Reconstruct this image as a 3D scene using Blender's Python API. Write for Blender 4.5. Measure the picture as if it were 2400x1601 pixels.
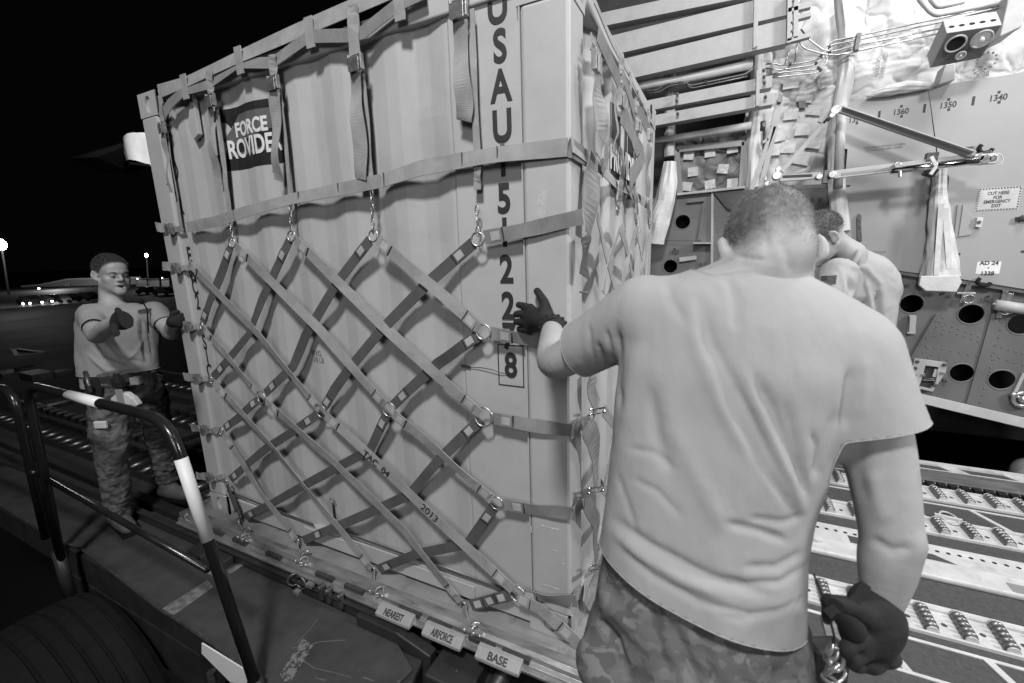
import bpy, bmesh, math, random
import numpy as np
from mathutils import Vector, Matrix
import openvdb as vdb
random.seed(7); rng = np.random.default_rng(7)
for o in list(bpy.data.objects): bpy.data.objects.remove(o)
scene = bpy.context.scene
COL = scene.collection

# ---------------------------------------------------------------- camera
CF, YAW, PITCH, ROLL = 1016.0, .456, -.200, .029
CPOS = np.array([.469, -1.415, 1.554])
def _rot(a, b, c):
    ca, sa, cb, sb, cc, sc = math.cos(a), math.sin(a), math.cos(b), math.sin(b), math.cos(c), math.sin(c)
    return (np.array([[ca, -sa, 0], [sa, ca, 0], [0, 0, 1]]) @ np.array([[1, 0, 0], [0, cb, -sb], [0, sb, cb]])
            @ np.array([[cc, 0, sc], [0, 1, 0], [-sc, 0, cc]]))
CR = _rot(YAW, PITCH, ROLL)          # columns: right, forward, up
cd = bpy.data.cameras.new('camera'); cam = bpy.data.objects.new('camera', cd); COL.objects.link(cam)
M = Matrix.Identity(4)
for r in range(3):
    M[r][0] = CR[r, 0]; M[r][1] = CR[r, 2]; M[r][2] = -CR[r, 1]; M[r][3] = CPOS[r]
cam.matrix_world = M
cd.sensor_width = 36; cd.lens = 36*CF/2400; cd.clip_start = .05; cd.clip_end = 2000
cd.dof.use_dof = True; cd.dof.focus_distance = 2.4; cd.dof.aperture_fstop = 3.5
scene.camera = cam

# ---------------------------------------------------------------- night world, lamps, exposure
w = bpy.data.worlds.new('World'); scene.world = w; w.use_nodes = True
bg = w.node_tree.nodes['Background']; bg.inputs[0].default_value = (1, 1, 1, 1); bg.inputs[1].default_value = .0012
def lamp(name, kind, loc, tgt, power, size=.3, spread=None, blend=None):
    l = bpy.data.lights.new(name, kind); l.energy = power
    o = bpy.data.objects.new(name, l); COL.objects.link(o); o.location = loc
    o.rotation_euler = (Vector(tgt)-Vector(loc)).to_track_quat('-Z', 'Y').to_euler()
    if kind == 'AREA': l.shape = 'DISK'; l.size = size
    if kind == 'SPOT': l.shadow_soft_size = size; l.spot_size = spread or 2.0; l.spot_blend = .8 if blend is None else blend
    return o
lamp('tail_floodlight', 'AREA', (.75, -3.5, 6.1), (.0, .2, 1.2), 405, .75)
lamp('camera_side_fill', 'AREA', (1.4, -4.6, 3.0), (.3, .2, 1.3), 78, 1.6)  # added fill, large and weak, softens the shading; not a lamp of the ramp
lamp('cargo_ceiling_light', 'AREA', (1.9, .9, 4.6), (1.5, 1.9, 1.2), 22, .8)
lamp('cargo_dome_light', 'AREA', (2.4, 1.7, 4.5), (1.2, 1.3, .8), 62, .45)
lamp('forward_cargo_light', 'AREA', (5.2, .3, 3.7), (.2, .7, 1.3), 210, .8)
lamp('side_wall_light', 'SPOT', (2.05, 2.35, 4.25), (1.75, 3.1, 3.2), 9, .10, 2.6)
vs = scene.view_settings; vs.view_transform = 'Standard'; vs.look = 'None'; vs.exposure = 0; vs.gamma = 1

# ---------------------------------------------------------------- placing: photograph pixel (2400x1601) -> point on a real plane
def ray(x, y): return CR @ np.array([(x-1200)/CF, 1, (800-y)/CF])
def at(x, y, ax, v):
    d = ray(x, y); t = (v-CPOS[ax])/d[ax]; return CPOS+t*d
def dep(x, y, d): return CPOS+ray(x, y)*d
for n_, p_, e_ in (('street_light_near', dep(3, 573, 58), 500), ('street_light_far', dep(343, 598, 100), 1200), ('hangar_fill_light', dep(120, 640, 112), 3500)):  # the hangar one is an added lamp that brightens the hangar front
    l_ = bpy.data.lights.new(n_, 'POINT'); l_.energy = e_; l_.shadow_soft_size = .5; o_ = bpy.data.objects.new(n_, l_); COL.objects.link(o_); o_.location = p_
def projv(V):
    q = (np.asarray(V)-CPOS) @ CR
    return np.stack([1200+CF*q[:, 0]/q[:, 1], 800-CF*q[:, 2]/q[:, 1]], 1)
z1 = lambda x, y: (300+x*.3444, y*.3444)
z2 = lambda x, y: (1000+x*.3444, y*.3444)
z3 = lambda x, y: (1350+x*.3188, y*.3188)
z4 = lambda x, y: (1750+x*.3189, y*.3189)
z5 = lambda x, y: (1500+x*.2551, 400+y*.2551)
z6 = lambda x, y: (1900+x*.3826, 400+y*.3826)
z7 = lambda x, y: (1880+x*.4154, 950+y*.4154)
D = lambda x, y: (x*1.0208, y*1.0208)      # the whole photograph as viewed

# ---------------------------------------------------------------- materials (everything is grey: a black and white photograph)
def gm(name, base, rough=.6, metal=0., scale=8., var=.15, bump=.0, bscale=60., spec=.5, emit=0., dirt=0., dscale=3., bd=.002, stretch=None, coat=0.):
    m = bpy.data.materials.new(name); m.use_nodes = True; nt = m.node_tree; N = nt.nodes; L = nt.links
    p = N['Principled BSDF']; p.inputs['Roughness'].default_value = rough; p.inputs['Metallic'].default_value = metal
    p.inputs['Specular IOR Level'].default_value = spec; p.inputs['Coat Weight'].default_value = coat
    tc = N.new('ShaderNodeTexCoord'); src = tc.outputs['Object']
    if stretch:
        mp = N.new('ShaderNodeMapping'); mp.inputs['Scale'].default_value = stretch; L.new(src, mp.inputs[0]); src = mp.outputs[0]
    n = N.new('ShaderNodeTexNoise'); n.inputs['Scale'].default_value = scale; n.inputs['Detail'].default_value = 7; n.inputs['Roughness'].default_value = .62
    L.new(src, n.inputs['Vector'])
    r = N.new('ShaderNodeMapRange'); r.inputs['From Min'].default_value = .3; r.inputs['From Max'].default_value = .7
    r.inputs['To Min'].default_value = base*(1-var); r.inputs['To Max'].default_value = base*(1+var); L.new(n.outputs[0], r.inputs[0])
    out = r.outputs[0]
    if dirt:
        n2 = N.new('ShaderNodeTexNoise'); n2.inputs['Scale'].default_value = dscale; n2.inputs['Detail'].default_value = 9; n2.inputs['Roughness'].default_value = .7; L.new(src, n2.inputs['Vector'])
        r2 = N.new('ShaderNodeMapRange'); r2.inputs['From Min'].default_value = .52; r2.inputs['From Max'].default_value = .72
        r2.inputs['To Min'].default_value = 1; r2.inputs['To Max'].default_value = 1-dirt; L.new(n2.outputs[0], r2.inputs[0])
        mu = N.new('ShaderNodeMath'); mu.operation = 'MULTIPLY'; L.new(out, mu.inputs[0]); L.new(r2.outputs[0], mu.inputs[1]); out = mu.outputs[0]
    L.new(out, p.inputs['Base Color'])
    rr = N.new('ShaderNodeMapRange'); rr.inputs['To Min'].default_value = max(0, rough-.12); rr.inputs['To Max'].default_value = min(1, rough+.12)
    L.new(n.outputs[0], rr.inputs[0]); L.new(rr.outputs[0], p.inputs['Roughness'])
    if bump:
        nb = N.new('ShaderNodeTexNoise'); nb.inputs['Scale'].default_value = bscale; nb.inputs['Detail'].default_value = 5; L.new(src, nb.inputs['Vector'])
        b = N.new('ShaderNodeBump'); b.inputs['Strength'].default_value = bump; b.inputs['Distance'].default_value = bd
        L.new(nb.outputs[0], b.inputs['Height']); L.new(b.outputs[0], p.inputs['Normal'])
    if emit:
        p.inputs['Emission Color'].default_value = (1, 1, 1, 1); p.inputs['Emission Strength'].default_value = emit
    return m
def webbing(name, base):
    m = gm(name, base, .85, scale=14, var=.16, dirt=.25, dscale=9)
    nt = m.node_tree; N = nt.nodes; L = nt.links; p = N['Principled BSDF']
    tc = N.new('ShaderNodeTexCoord'); wv = N.new('ShaderNodeTexWave'); wv.inputs['Scale'].default_value = 150; wv.inputs['Distortion'].default_value = 1; wv.bands_direction = 'DIAGONAL'
    L.new(tc.outputs['Object'], wv.inputs[0]); b = N.new('ShaderNodeBump'); b.inputs['Strength'].default_value = .25; b.inputs['Distance'].default_value = .001
    L.new(wv.outputs[1], b.inputs['Height']); L.new(b.outputs[0], p.inputs['Normal'])
    return m
def chipped(name, base, under, thresh=.62, scale=14, rough=.3, metal=0, bump=.2, fine=1.):
    m = gm(name, base, rough, metal, scale=6, var=.3 if base < .3 else .05, bump=bump, bscale=120, dirt=.12 if base >= .3 else 0, dscale=2.2)
    nt = m.node_tree; N = nt.nodes; L = nt.links; p = N['Principled BSDF']
    old = p.inputs['Base Color'].links[0].from_socket
    tc = N.new('ShaderNodeTexCoord'); n = N.new('ShaderNodeTexNoise'); n.inputs['Scale'].default_value = scale; n.inputs['Detail'].default_value = 12; n.inputs['Roughness'].default_value = .75
    L.new(tc.outputs['Object'], n.inputs[0])
    cr = N.new('ShaderNodeMapRange'); cr.inputs['From Min'].default_value = thresh; cr.inputs['From Max'].default_value = thresh+.03; L.new(n.outputs[0], cr.inputs[0])
    mx = N.new('ShaderNodeMix'); mx.data_type = 'FLOAT'; L.new(cr.outputs[0], mx.inputs[0]); L.new(old, mx.inputs[2]); mx.inputs[3].default_value = under
    L.new(mx.outputs[0], p.inputs['Base Color'])
    return m
def camo(name, a, b, c, scale=9.):
    m = gm(name, a, .9, bump=.5, bscale=350, bd=.001)
    nt = m.node_tree; N = nt.nodes; L = nt.links; p = N['Principled BSDF']
    tc = N.new('ShaderNodeTexCoord'); col = None
    vals = []
    for i, (th, off) in enumerate(((.53, 0), (.56, 13.7))):
        mp = N.new('ShaderNodeMapping'); mp.inputs['Location'].default_value = (off, off*.7, off*1.3); mp.inputs['Scale'].default_value = (1, 1, 1.25)
        L.new(tc.outputs['Object'], mp.inputs[0])
        n = N.new('ShaderNodeTexNoise'); n.inputs['Scale'].default_value = scale*(1+.5*i); n.inputs['Detail'].default_value = 3; n.inputs['Distortion'].default_value = .6
        L.new(mp.outputs[0], n.inputs[0])
        r = N.new('ShaderNodeMapRange'); r.inputs['From Min'].default_value = th-.02; r.inputs['From Max'].default_value = th+.02; L.new(n.outputs[0], r.inputs[0]); vals.append(r)
    m1 = N.new('ShaderNodeMix'); m1.data_type = 'FLOAT'; m1.inputs[2].default_value = a; m1.inputs[3].default_value = b; L.new(vals[0].outputs[0], m1.inputs[0])
    m2 = N.new('ShaderNodeMix'); m2.data_type = 'FLOAT'; L.new(m1.outputs[0], m2.inputs[2]); m2.inputs[3].default_value = c; L.new(vals[1].outputs[0], m2.inputs[0])
    L.new(m2.outputs[0], p.inputs['Base Color'])
    return m
M_ = dict(
 paint=chipped('container_paint', .38, .24, .735, 30, .5, bump=.12),
 print=gm('black_stencil_ink', .022, .6, var=.2),
 greyprint=gm('faded_stencil_ink', .17, .7, scale=90, var=.5),
 white=gm('white_print', .62, .6, var=.06),
 sign=gm('banner_black', .02, .45, var=.2), signgrey=gm('banner_grey', .1, .5),
 strapL=webbing('webbing_pale', .245), strapD=webbing('webbing_dark', .075), strapM=webbing('webbing_mid', .185), tail=webbing('webbing_tail', .27), stitch=webbing('stitched_patch', .36),
 steel=gm('galvanised_steel', .45, .33, .85, scale=30, var=.3, bump=.2, bscale=90), dsteel=gm('dark_steel', .12, .4, .7, scale=30, var=.4),
 alu=gm('worn_aluminium', .42, .36, .75, scale=5, var=.25, bump=.3, bscale=40, dirt=.6, dscale=7, stretch=(1, 5, 5)),
 pallet=gm('pallet_skin', .27, .55, .25, scale=4, var=.25, bump=.3, bscale=30, dirt=.75, dscale=4.5),
 name=gm('name_block_paint', .25, .5, scale=20, var=.1, dirt=.35, dscale=20),
 loader=chipped('loader_paint', .024, .16, .70, 9, .45), deck=chipped('deck_grip', .034, .15, .68, 22, .75, bump=.8),
 tube=chipped('black_tube_paint', .012, .3, .71, 18, .22), tape=chipped('white_reflective_tape', .62, .03, .70, 16, .5),
 rubber=gm('tyre_rubber', .007, .9, spec=.2, scale=20, var=.3, bump=.4, bscale=80), black=gm('void_black', .004, .9),
 roller=gm('roller_steel', .09, .32, .8, scale=10, var=.4, dirt=.5),
 tarmac=gm('tarmac', .014, .75, scale=.3, var=.4, bump=.3, bscale=6, bd=.01),
 yellow=gm('worn_line_paint', .12, .7, scale=30, var=.6, dirt=.8, dscale=12),
 liner=gm('liner_panel_paint', .28, .5, scale=3, var=.05, bump=.1, bscale=120, bd=.001),
 linerD=gm('liner_panel_grey', .23, .5, scale=3, var=.06, bump=.1, bscale=120, bd=.001),
 lower=gm('side_wall_paint', .12, .5, scale=4, var=.14, bump=.35, bscale=150, bd=.001, dirt=.15),
 quilt=gm('insulation_blanket', .47, .5, scale=2.5, var=.07, bump=.45, bscale=22, bd=.008),
 film=gm('insulation_film', .49, .45, scale=5, var=.15, bump=.4, bscale=18, bd=.008),
 bag=gm('grey_bag_film', .13, .45, scale=5, var=.2, bump=.4, bscale=18, bd=.008),
 patch=gm('tape_patch', .53, .6, scale=12, var=.2, bump=.6, bscale=40, bd=.003),
 wrap=gm('white_wrap', .50, .5, scale=8, var=.1, bump=.5, bscale=25, bd=.006),
 beam=gm('beam_primer', .36, .55, scale=9, var=.10, bump=.2, bscale=60, dirt=.12, dscale=5),
 dark=gm('hull_dark', .03, .7, var=.4), chrome=gm('chrome', .6, .15, 1.),
 grip=gm('floor_grip', .055, .8, scale=60, var=.3, bump=.7, bscale=300, bd=.002),
 rail=gm('floor_rail_paint', .52, .45, scale=12, var=.12, dirt=.25, dscale=14), wheelm=gm('roller_wheel', .2, .35, .6, scale=30, var=.4),
 shirt=gm('cotton_shirt', .285, .95, scale=5, var=.05, bump=.42, bscale=26, bd=.006, stretch=(1, 1, .45)),
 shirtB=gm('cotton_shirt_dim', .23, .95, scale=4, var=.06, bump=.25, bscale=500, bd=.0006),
 suit=gm('flight_suit', .30, .9, scale=6, var=.08, bump=.3, bscale=300, bd=.0008),
 skin=gm('skin', .30, .58, scale=11, var=.13, bump=.4, bscale=110, bd=.0012), glove=gm('black_glove', .008, .85, scale=30, var=.4, bump=.8, bscale=55, bd=.003),
 belt=gm('belt_webbing', .02, .7), hair=gm('short_hair', .06, .8, scale=40, var=.4), hairL=gm('stubble_hair', .16, .8, scale=30, var=.3),
 camo=camo('camouflage_cloth', .10, .07, .135, 19), boot=gm('suede_boot', .09, .9, var=.2, bump=.4, bscale=60), eye=gm('eye_white', .22, .3), iris=gm('iris', .02, .2),
 lips=gm('lips', .25, .5), lampglass=gm('lamp_glass', .8, .2, emit=0), lampglow=gm('clear_lamp_glass', .8, .15, .3), farlamp=gm('far_lamp', .8, .3, emit=60),
 headl=gm('headlight_glow', .8, .3, emit=14), winl=gm('lit_window', .5, .5, emit=1.6), bld=gm('far_building', .30, .8, scale=.1), car=gm('far_car_paint', .03, .25), roofm=gm('far_roof', .12, .6),
)
for k, s in (('skin', .12),):
    p = M_[k].node_tree.nodes['Principled BSDF']; p.inputs['Subsurface Weight'].default_value = s; p.inputs['Subsurface Scale'].default_value = .006; p.inputs['Subsurface Radius'].default_value = (1, 1, 1)

# ---------------------------------------------------------------- mesh helpers
class MB:
    def __init__(s): s.v = []; s.f = []
    def add(s, vs, fs):
        n = len(s.v); s.v += [tuple(float(c) for c in v) for v in vs]; s.f += [tuple(i+n for i in f) for f in fs]; return s
    def box(s, x0, x1, y0, y1, z0, z1, rot=None, c=None):
        vs = [(x, y, z) for x in (x0, x1) for y in (y0, y1) for z in (z0, z1)]
        if rot is not None: vs = [tuple(np.array(c)+rot@(np.array(v))) for v in vs]
        return s.add(vs, [(0, 1, 3, 2), (4, 6, 7, 5), (0, 4, 5, 1), (2, 3, 7, 6), (0, 2, 6, 4), (1, 5, 7, 3)])
    def bar(s, a, b, wx, wy, up=(0, 0, 1)):
        a = np.array(a, float); b = np.array(b, float); d = b-a; L = np.linalg.norm(d); d /= L
        u = np.array(up, float); sx = np.cross(d, u); sx /= np.linalg.norm(sx)+1e-9; sy = np.cross(sx, d)
        R = np.stack([sx, sy, d], 1)
        return s.box(-wx/2, wx/2, -wy/2, wy/2, 0, L, R, a)
    def tube(s, pts, r, n=10, caps=True):
        P = [np.array(p, float) for p in pts]; rr = r if hasattr(r, '__len__') else [r]*len(P)
        t0 = P[1]-P[0]; t0 = t0/np.linalg.norm(t0); u = np.cross(t0, (0, 0, 1.));
        if np.linalg.norm(u) < .1: u = np.cross(t0, (0, 1., 0))
        u /= np.linalg.norm(u); vs = []
        for i, p in enumerate(P):
            t = P[min(i+1, len(P)-1)]-P[max(i-1, 0)]; t = t/(np.linalg.norm(t)+1e-12)
            u = u-t*(u@t); u /= np.linalg.norm(u)+1e-12; w_ = np.cross(t, u)
            for k in range(n):
                a = 2*math.pi*k/n; vs.append(p+rr[i]*(math.cos(a)*u+math.sin(a)*w_))
        fs = [(i*n+k, i*n+(k+1) % n, (i+1)*n+(k+1) % n, (i+1)*n+k) for i in range(len(P)-1) for k in range(n)]
        if caps: fs += [tuple(range(n))[::-1], tuple(range((len(P)-1)*n, len(P)*n))]
        return s.add(vs, fs)
    def ribbon(s, pts, width, nrm, th=.003, ends=None):
        """flat strap along pts; nrm = direction its face looks (one or per point)"""
        P = [np.array(p, float) for p in pts]; n = len(P)
        Nn = [np.array(q, float) for q in nrm] if hasattr(nrm[0], '__len__') else [np.array(nrm, float)]*n
        W = width if hasattr(width, '__len__') else [width]*n; vs = []
        for i, p in enumerate(P):
            t = P[min(i+1, n-1)]-P[max(i-1, 0)]; t = t/(np.linalg.norm(t)+1e-12)
            sd = np.cross(t, Nn[i]); sd /= np.linalg.norm(sd)+1e-12; q = np.cross(sd, t)
            for a, b in ((-1, -1), (1, -1), (1, 1), (-1, 1)): vs.append(p+sd*W[i]/2*a+q*th/2*b)
        fs = [(i*4+k, i*4+(k+1) % 4, (i+1)*4+(k+1) % 4, (i+1)*4+k) for i in range(n-1) for k in range(4)]
        fs += [(3, 2, 1, 0), tuple(range(n*4-4, n*4))]
        return s.add(vs, fs)
    def prism(s, poly, ax, a, b):
        """poly: list of 2-D points in the plane across axis ax, extruded from a to b"""
        n = len(poly); vs = []
        for v in (a, b):
            for q in poly:
                p = [q[0], q[1]]; p.insert(ax, v); vs.append(p)
        return s.add(vs, [tuple(range(n)), tuple(range(2*n-1, n-1, -1))]+[(i, i+n, (i+1) % n+n, (i+1) % n) for i in range(n)])
    def ball(s, c, r, nu=10, nv=7, sc=(1, 1, 1)):
        vs = [(c[0], c[1], c[2]+r*sc[2])]; fs = []
        for j in range(1, nv):
            th = math.pi*j/nv
            for i in range(nu):
                a = 2*math.pi*i/nu; vs.append((c[0]+r*sc[0]*math.sin(th)*math.cos(a), c[1]+r*sc[1]*math.sin(th)*math.sin(a), c[2]+r*sc[2]*math.cos(th)))
        vs.append((c[0], c[1], c[2]-r*sc[2])); L = len(vs)-1
        for i in range(nu):
            k = (i+1) % nu; fs.append((0, 1+i, 1+k)); fs.append((L, L-nu+k, L-nu+i))
            for j in range(nv-2): fs.append((1+j*nu+i, 1+(j+1)*nu+i, 1+(j+1)*nu+k, 1+j*nu+k))
        return s.add(vs, fs)
    def torus(s, c, R, r, nrm, n=20, m=8, a0=0, a1=2*math.pi, sc=(1, 1)):
        nrm = np.array(nrm, float); nrm /= np.linalg.norm(nrm); u = np.cross(nrm, (0, 0, 1.))
        if np.linalg.norm(u) < .1: u = np.cross(nrm, (1., 0, 0))
        u /= np.linalg.norm(u); v = np.cross(nrm, u); full = abs(a1-a0-2*math.pi) < 1e-6
        k = n if full else n+1
        pts = [np.array(c)+R*(sc[0]*math.cos(a0+(a1-a0)*i/n)*u+sc[1]*math.sin(a0+(a1-a0)*i/n)*v) for i in range(k)]
        if full: pts.append(pts[0]); 
        return s.tube(pts, r, m, not full)
    def mesh(s, name, smooth=None):
        me = bpy.data.meshes.new(name); me.from_pydata(s.v, [], s.f); me.update()
        bm = bmesh.new(); bm.from_mesh(me); bmesh.ops.recalc_face_normals(bm, faces=bm.faces); bm.to_mesh(me); bm.free()
        if smooth: me.shade_smooth()
        return me
def link(name, me, mat, parent=None, bevel=0., smooth=None, kind=None):
    if isinstance(me, MB): me = me.mesh(name, smooth)
    o = bpy.data.objects.new(name, me); COL.objects.link(o)
    if mat is not None and not me.materials: me.materials.append(M_[mat] if isinstance(mat, str) else mat)
    if parent is not None: o.parent = parent; o.matrix_parent_inverse = Matrix.Translation(parent.location).inverted()
    if bevel:
        b = o.modifiers.new('bevel', 'BEVEL'); b.width = bevel; b.segments = 2; b.limit_method = 'ANGLE'; b.angle_limit = .6
    if kind: o['kind'] = kind
    return o
def thing(name, label, cat, loc=(0, 0, 0), group=None):
    o = bpy.data.objects.new(name, None); COL.objects.link(o); o.location = tuple(float(c) for c in loc); o.empty_display_size = .1
    o['label'] = label; o['category'] = cat
    if group: o['group'] = group
    return o
def tag(o, label, cat, group=None):
    o['label'] = label; o['category'] = cat
    if group: o['group'] = group
    return o
def text_mesh(s, size, xs=1., th=.0006, off=0.):
    c = bpy.data.curves.new('t', 'FONT'); c.body = s; c.size = size; c.align_x = 'CENTER'; c.align_y = 'CENTER'; c.extrude = th; c.resolution_u = 6; c.offset = off; c.space_line = .95
    o = bpy.data.objects.new('t', c); me = bpy.data.meshes.new_from_object(o); bpy.data.objects.remove(o)
    n = len(me.vertices); co = np.zeros(n*3); me.vertices.foreach_get('co', co); co = co.reshape(-1, 3); co[:, 0] *= xs
    ce = (co.max(0)+co.min(0))/2; co[:, :2] -= ce[:2]
    me.vertices.foreach_set('co', co.ravel()); return me
def setco(me, co): me.vertices.foreach_set('co', np.asarray(co, dtype=np.float64).ravel()); me.update()
def getco(me):
    co = np.zeros(len(me.vertices)*3); me.vertices.foreach_get('co', co); return co.reshape(-1, 3)
def label3(s, c, size, mat, parent, name='lettering', xdir=(1, 0, 0), zdir=(0, 0, 1), xs=1., off=0., warp=None):
    me = text_mesh(s, size, xs, off=off); co = getco(me); X = np.array(xdir, float); Z = np.array(zdir, float); X /= np.linalg.norm(X); Z /= np.linalg.norm(Z); Nn = np.cross(X, Z)
    W = np.array(c)+co[:, :1]*X+co[:, 1:2]*Z+co[:, 2:3]*Nn
    setco(me, W)
    if warp: warp(me)
    return link(name, me, mat, parent)
def inst(name, me, basis, parent=None, kind=None):
    o = bpy.data.objects.new(name, me); COL.objects.link(o)
    if parent is not None: o.parent = parent; o.matrix_parent_inverse = Matrix.Translation(parent.location).inverted()
    o.matrix_basis = basis
    if kind: o['kind'] = kind
    return o
def struct(name, mb, mat, label=None, **k):
    o = link(name, mb, mat, **k); o['kind'] = 'structure'
    if label: o['label'] = label
    return o
# ================================================================ ground far below and the dark airfield
ZG = -4.2
g = MB(); g.add([(-900, -900, ZG), (400, -900, ZG), (400, 900, ZG), (-900, 900, ZG)], [(0, 1, 2, 3)])
struct('ground', g, 'tarmac')
g = MB(); 
a, b = at(0, 712, 2, ZG), at(200, 702, 2, ZG); d = b-a
for px0, py0, px1, py1 in ((0, 726, 210, 717), (0, 742, 205, 733)):
    pass
g.add([at(-60, 714, 2, ZG+.02), at(215, 700, 2, ZG+.02), at(215, 707, 2, ZG+.02), at(-60, 728, 2, ZG+.02)], [(0, 1, 2, 3)])
struct('road', g, gm('pale_concrete', .3, .5))
# ================================================================ container  (front face y=0, corner edge x=0, base z=0)
L_, W_, H_ = 2.41, 1.78, 2.438
cont = thing('shipping_container', 'large pale corrugated steel shipping container wrapped in a cargo net', 'container', (-1.2, .9, 0))
def surf(x):
    """depth of the corrugated front wall behind the frame at x"""
    if x > -.455: return .026
    t = ((-.58-x)/.2775+.5) % 1.0; t = abs(t-.5)*2      # 0 in the middle of a recess, 1 on a crest
    return .031+.0155*(1-min(1, max(0, (t-.22)/.56)))
def frame_post(x0, x1, y0, y1, lab=None):
    b = MB(); b.box(x0, x1, y0, y1, .118, H_-.118); return link('corner_post', b, 'paint', cont, bevel=.012)
frame_post(-.165, 0, 0, .15); frame_post(-L_, -L_+.15, 0, .15); frame_post(-.15, 0, W_-.15, W_); frame_post(-L_, -L_+.15, W_-.15, W_)
def casting(x0, y0, z0):
    b = MB(); s = .178
    x1, y1 = x0+s, y0+.162; zz = z0+.118
    # body with oval recesses on the outward faces: bars round a hollow
    c = .035
    b.box(x0, x1, y0+.012, y1-.012, z0+.012, zz-.012)
    o = link('corner_casting', b, 'paint', cont, bevel=.01)
    fr = []
    def oval(ax, v, cu, cv, w, h, sgn):
        # face plate with oval hole
        cu_d = bpy.data.curves.new('c', 'CURVE'); cu_d.dimensions = '2D'; cu_d.fill_mode = 'BOTH'; cu_d.extrude = .006; cu_d.bevel_depth = .0
        def spl(pts):
            sp = cu_d.splines.new('POLY'); sp.points.add(len(pts)-1); sp.use_cyclic_u = True
            for i, p in enumerate(pts): sp.points[i].co = (p[0], p[1], 0, 1)
        spl([(-w/2, -h/2), (w/2, -h/2), (w/2, h/2), (-w/2, h/2)])
        spl([(.028*math.cos(t), .042*math.sin(t)) for t in np.linspace(0, 2*math.pi, 20, endpoint=False)])
        t = bpy.data.objects.new('t', cu_d); me = bpy.data.meshes.new_from_object(t); bpy.data.objects.remove(t)
        co = getco(me); out = np.zeros_like(co)
        if ax == 1: out[:, 0] = cu+co[:, 0]; out[:, 2] = cv+co[:, 1]; out[:, 1] = v+co[:, 2]+.006
        else: out[:, 1] = cu+co[:, 0]; out[:, 2] = cv+co[:, 1]; out[:, 0] = v+co[:, 2]-.006
        setco(me, out); link('face_plate', me, 'paint', o)
    oval(1, y0, x0+s/2, z0+.059, s, .118, 1)
    oval(0, x1, y0+.081, z0+.059, .162, .118, 1)
    return o
for x0 in (-.178, -L_):
    for y0 in (0, W_-.162):
        for z0 in (0, H_-.118): casting(x0, y0, z0)
# rails
for z0, z1_ in ((0.018, .115), (H_-.07, H_-.004)):
    b = MB(); b.box(-L_+.178, -.178, .012, .075, z0, z1_); link('frame_rail', b, 'paint', cont, bevel=.006)
    b = MB(); b.box(-.08, -.012, .162, W_-.162, z0, z1_); link('frame_rail', b, 'paint', cont, bevel=.006)
b = MB(); b.box(-L_+.02, -.02, .02, W_-.02, H_-.03, H_-.012); link('roof', b, 'paint', cont)
b = MB(); b.box(-L_+.02, -L_+.04, .02, W_-.02, .02, H_-.05); b.box(-L_+.02, -.1, W_-.06, W_-.04, .02, H_-.05); link('rear_wall', b, 'paint', cont)
b = MB(); b.box(-L_+.02, -.02, .03, W_-.03, .02, .06); link('floor_plate', b, 'paint', cont)
# front corrugated wall, with large shallow dents
xs = sorted(set([-L_+.15+i*(L_-.3)/240 for i in range(241)])); zs = np.linspace(.11, H_-.07, 60)
b = MB(); V = []; 
dents = [(rng.uniform(-2.2, -.3), rng.uniform(.2, 2.3), rng.uniform(.04, .18), rng.uniform(-.0055, .0055)) for _ in range(60)]
def dent(x, z): return sum(a*math.exp(-((x-cx)**2+(z-cz)**2)/(r*r)) for cx, cz, r, a in dents)
for z in zs:
    for x in xs: V.append((x, surf(x)+dent(x, z), z))
n = len(xs); b.add(V, [(j*n+i, j*n+i+1, (j+1)*n+i+1, (j+1)*n+i) for j in range(len(zs)-1) for i in range(n-1)])
link('corrugated_wall', b, 'paint', cont)
# right hand end wall: crests and recesses along y
b = MB(); V = []; ys = np.linspace(.15, W_-.15, 121)
def surfR(y): t = ((y-.30)/.2775+.5) % 1.0; t = abs(t-.5)*2; return -.028-.030*(1-min(1, max(0, (t-.30)/.34)))
for z in (.1, H_-.07):
    for y in ys: V.append((surfR(y), y, z))
n = len(ys); b.add(V, [(i, i+1, n+i+1, n+i) for i in range(n-1)]); link('corrugated_wall', b, 'paint', cont)
# seam beside the front post, bottom edge pocket cover
b = MB(); b.box(-.1705, -.1655, .0, .03, .12, H_-.12); link('weld_seam', b, 'paint', cont)
for xa in (-1.55, -.85): b = MB(); b.box(xa, xa+.4, .004, .0115, .03, .10); link('fork_pocket_cover', b, 'paint', cont, bevel=.002)
# small bracket on the left part of the wall
b = MB(); c = at(*z1(470, 850), 1, .03); b.prism([(c[0]-.04, c[2]-.01), (c[0]-.03, c[2]+.02), (c[0]+.035, c[2]+.16), (c[0]+.035, c[2]-.05), (c[0]-.01, c[2]-.07)], 1, .008, .03); link('hinge_bracket', b, 'paint', cont, bevel=.002)
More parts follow.
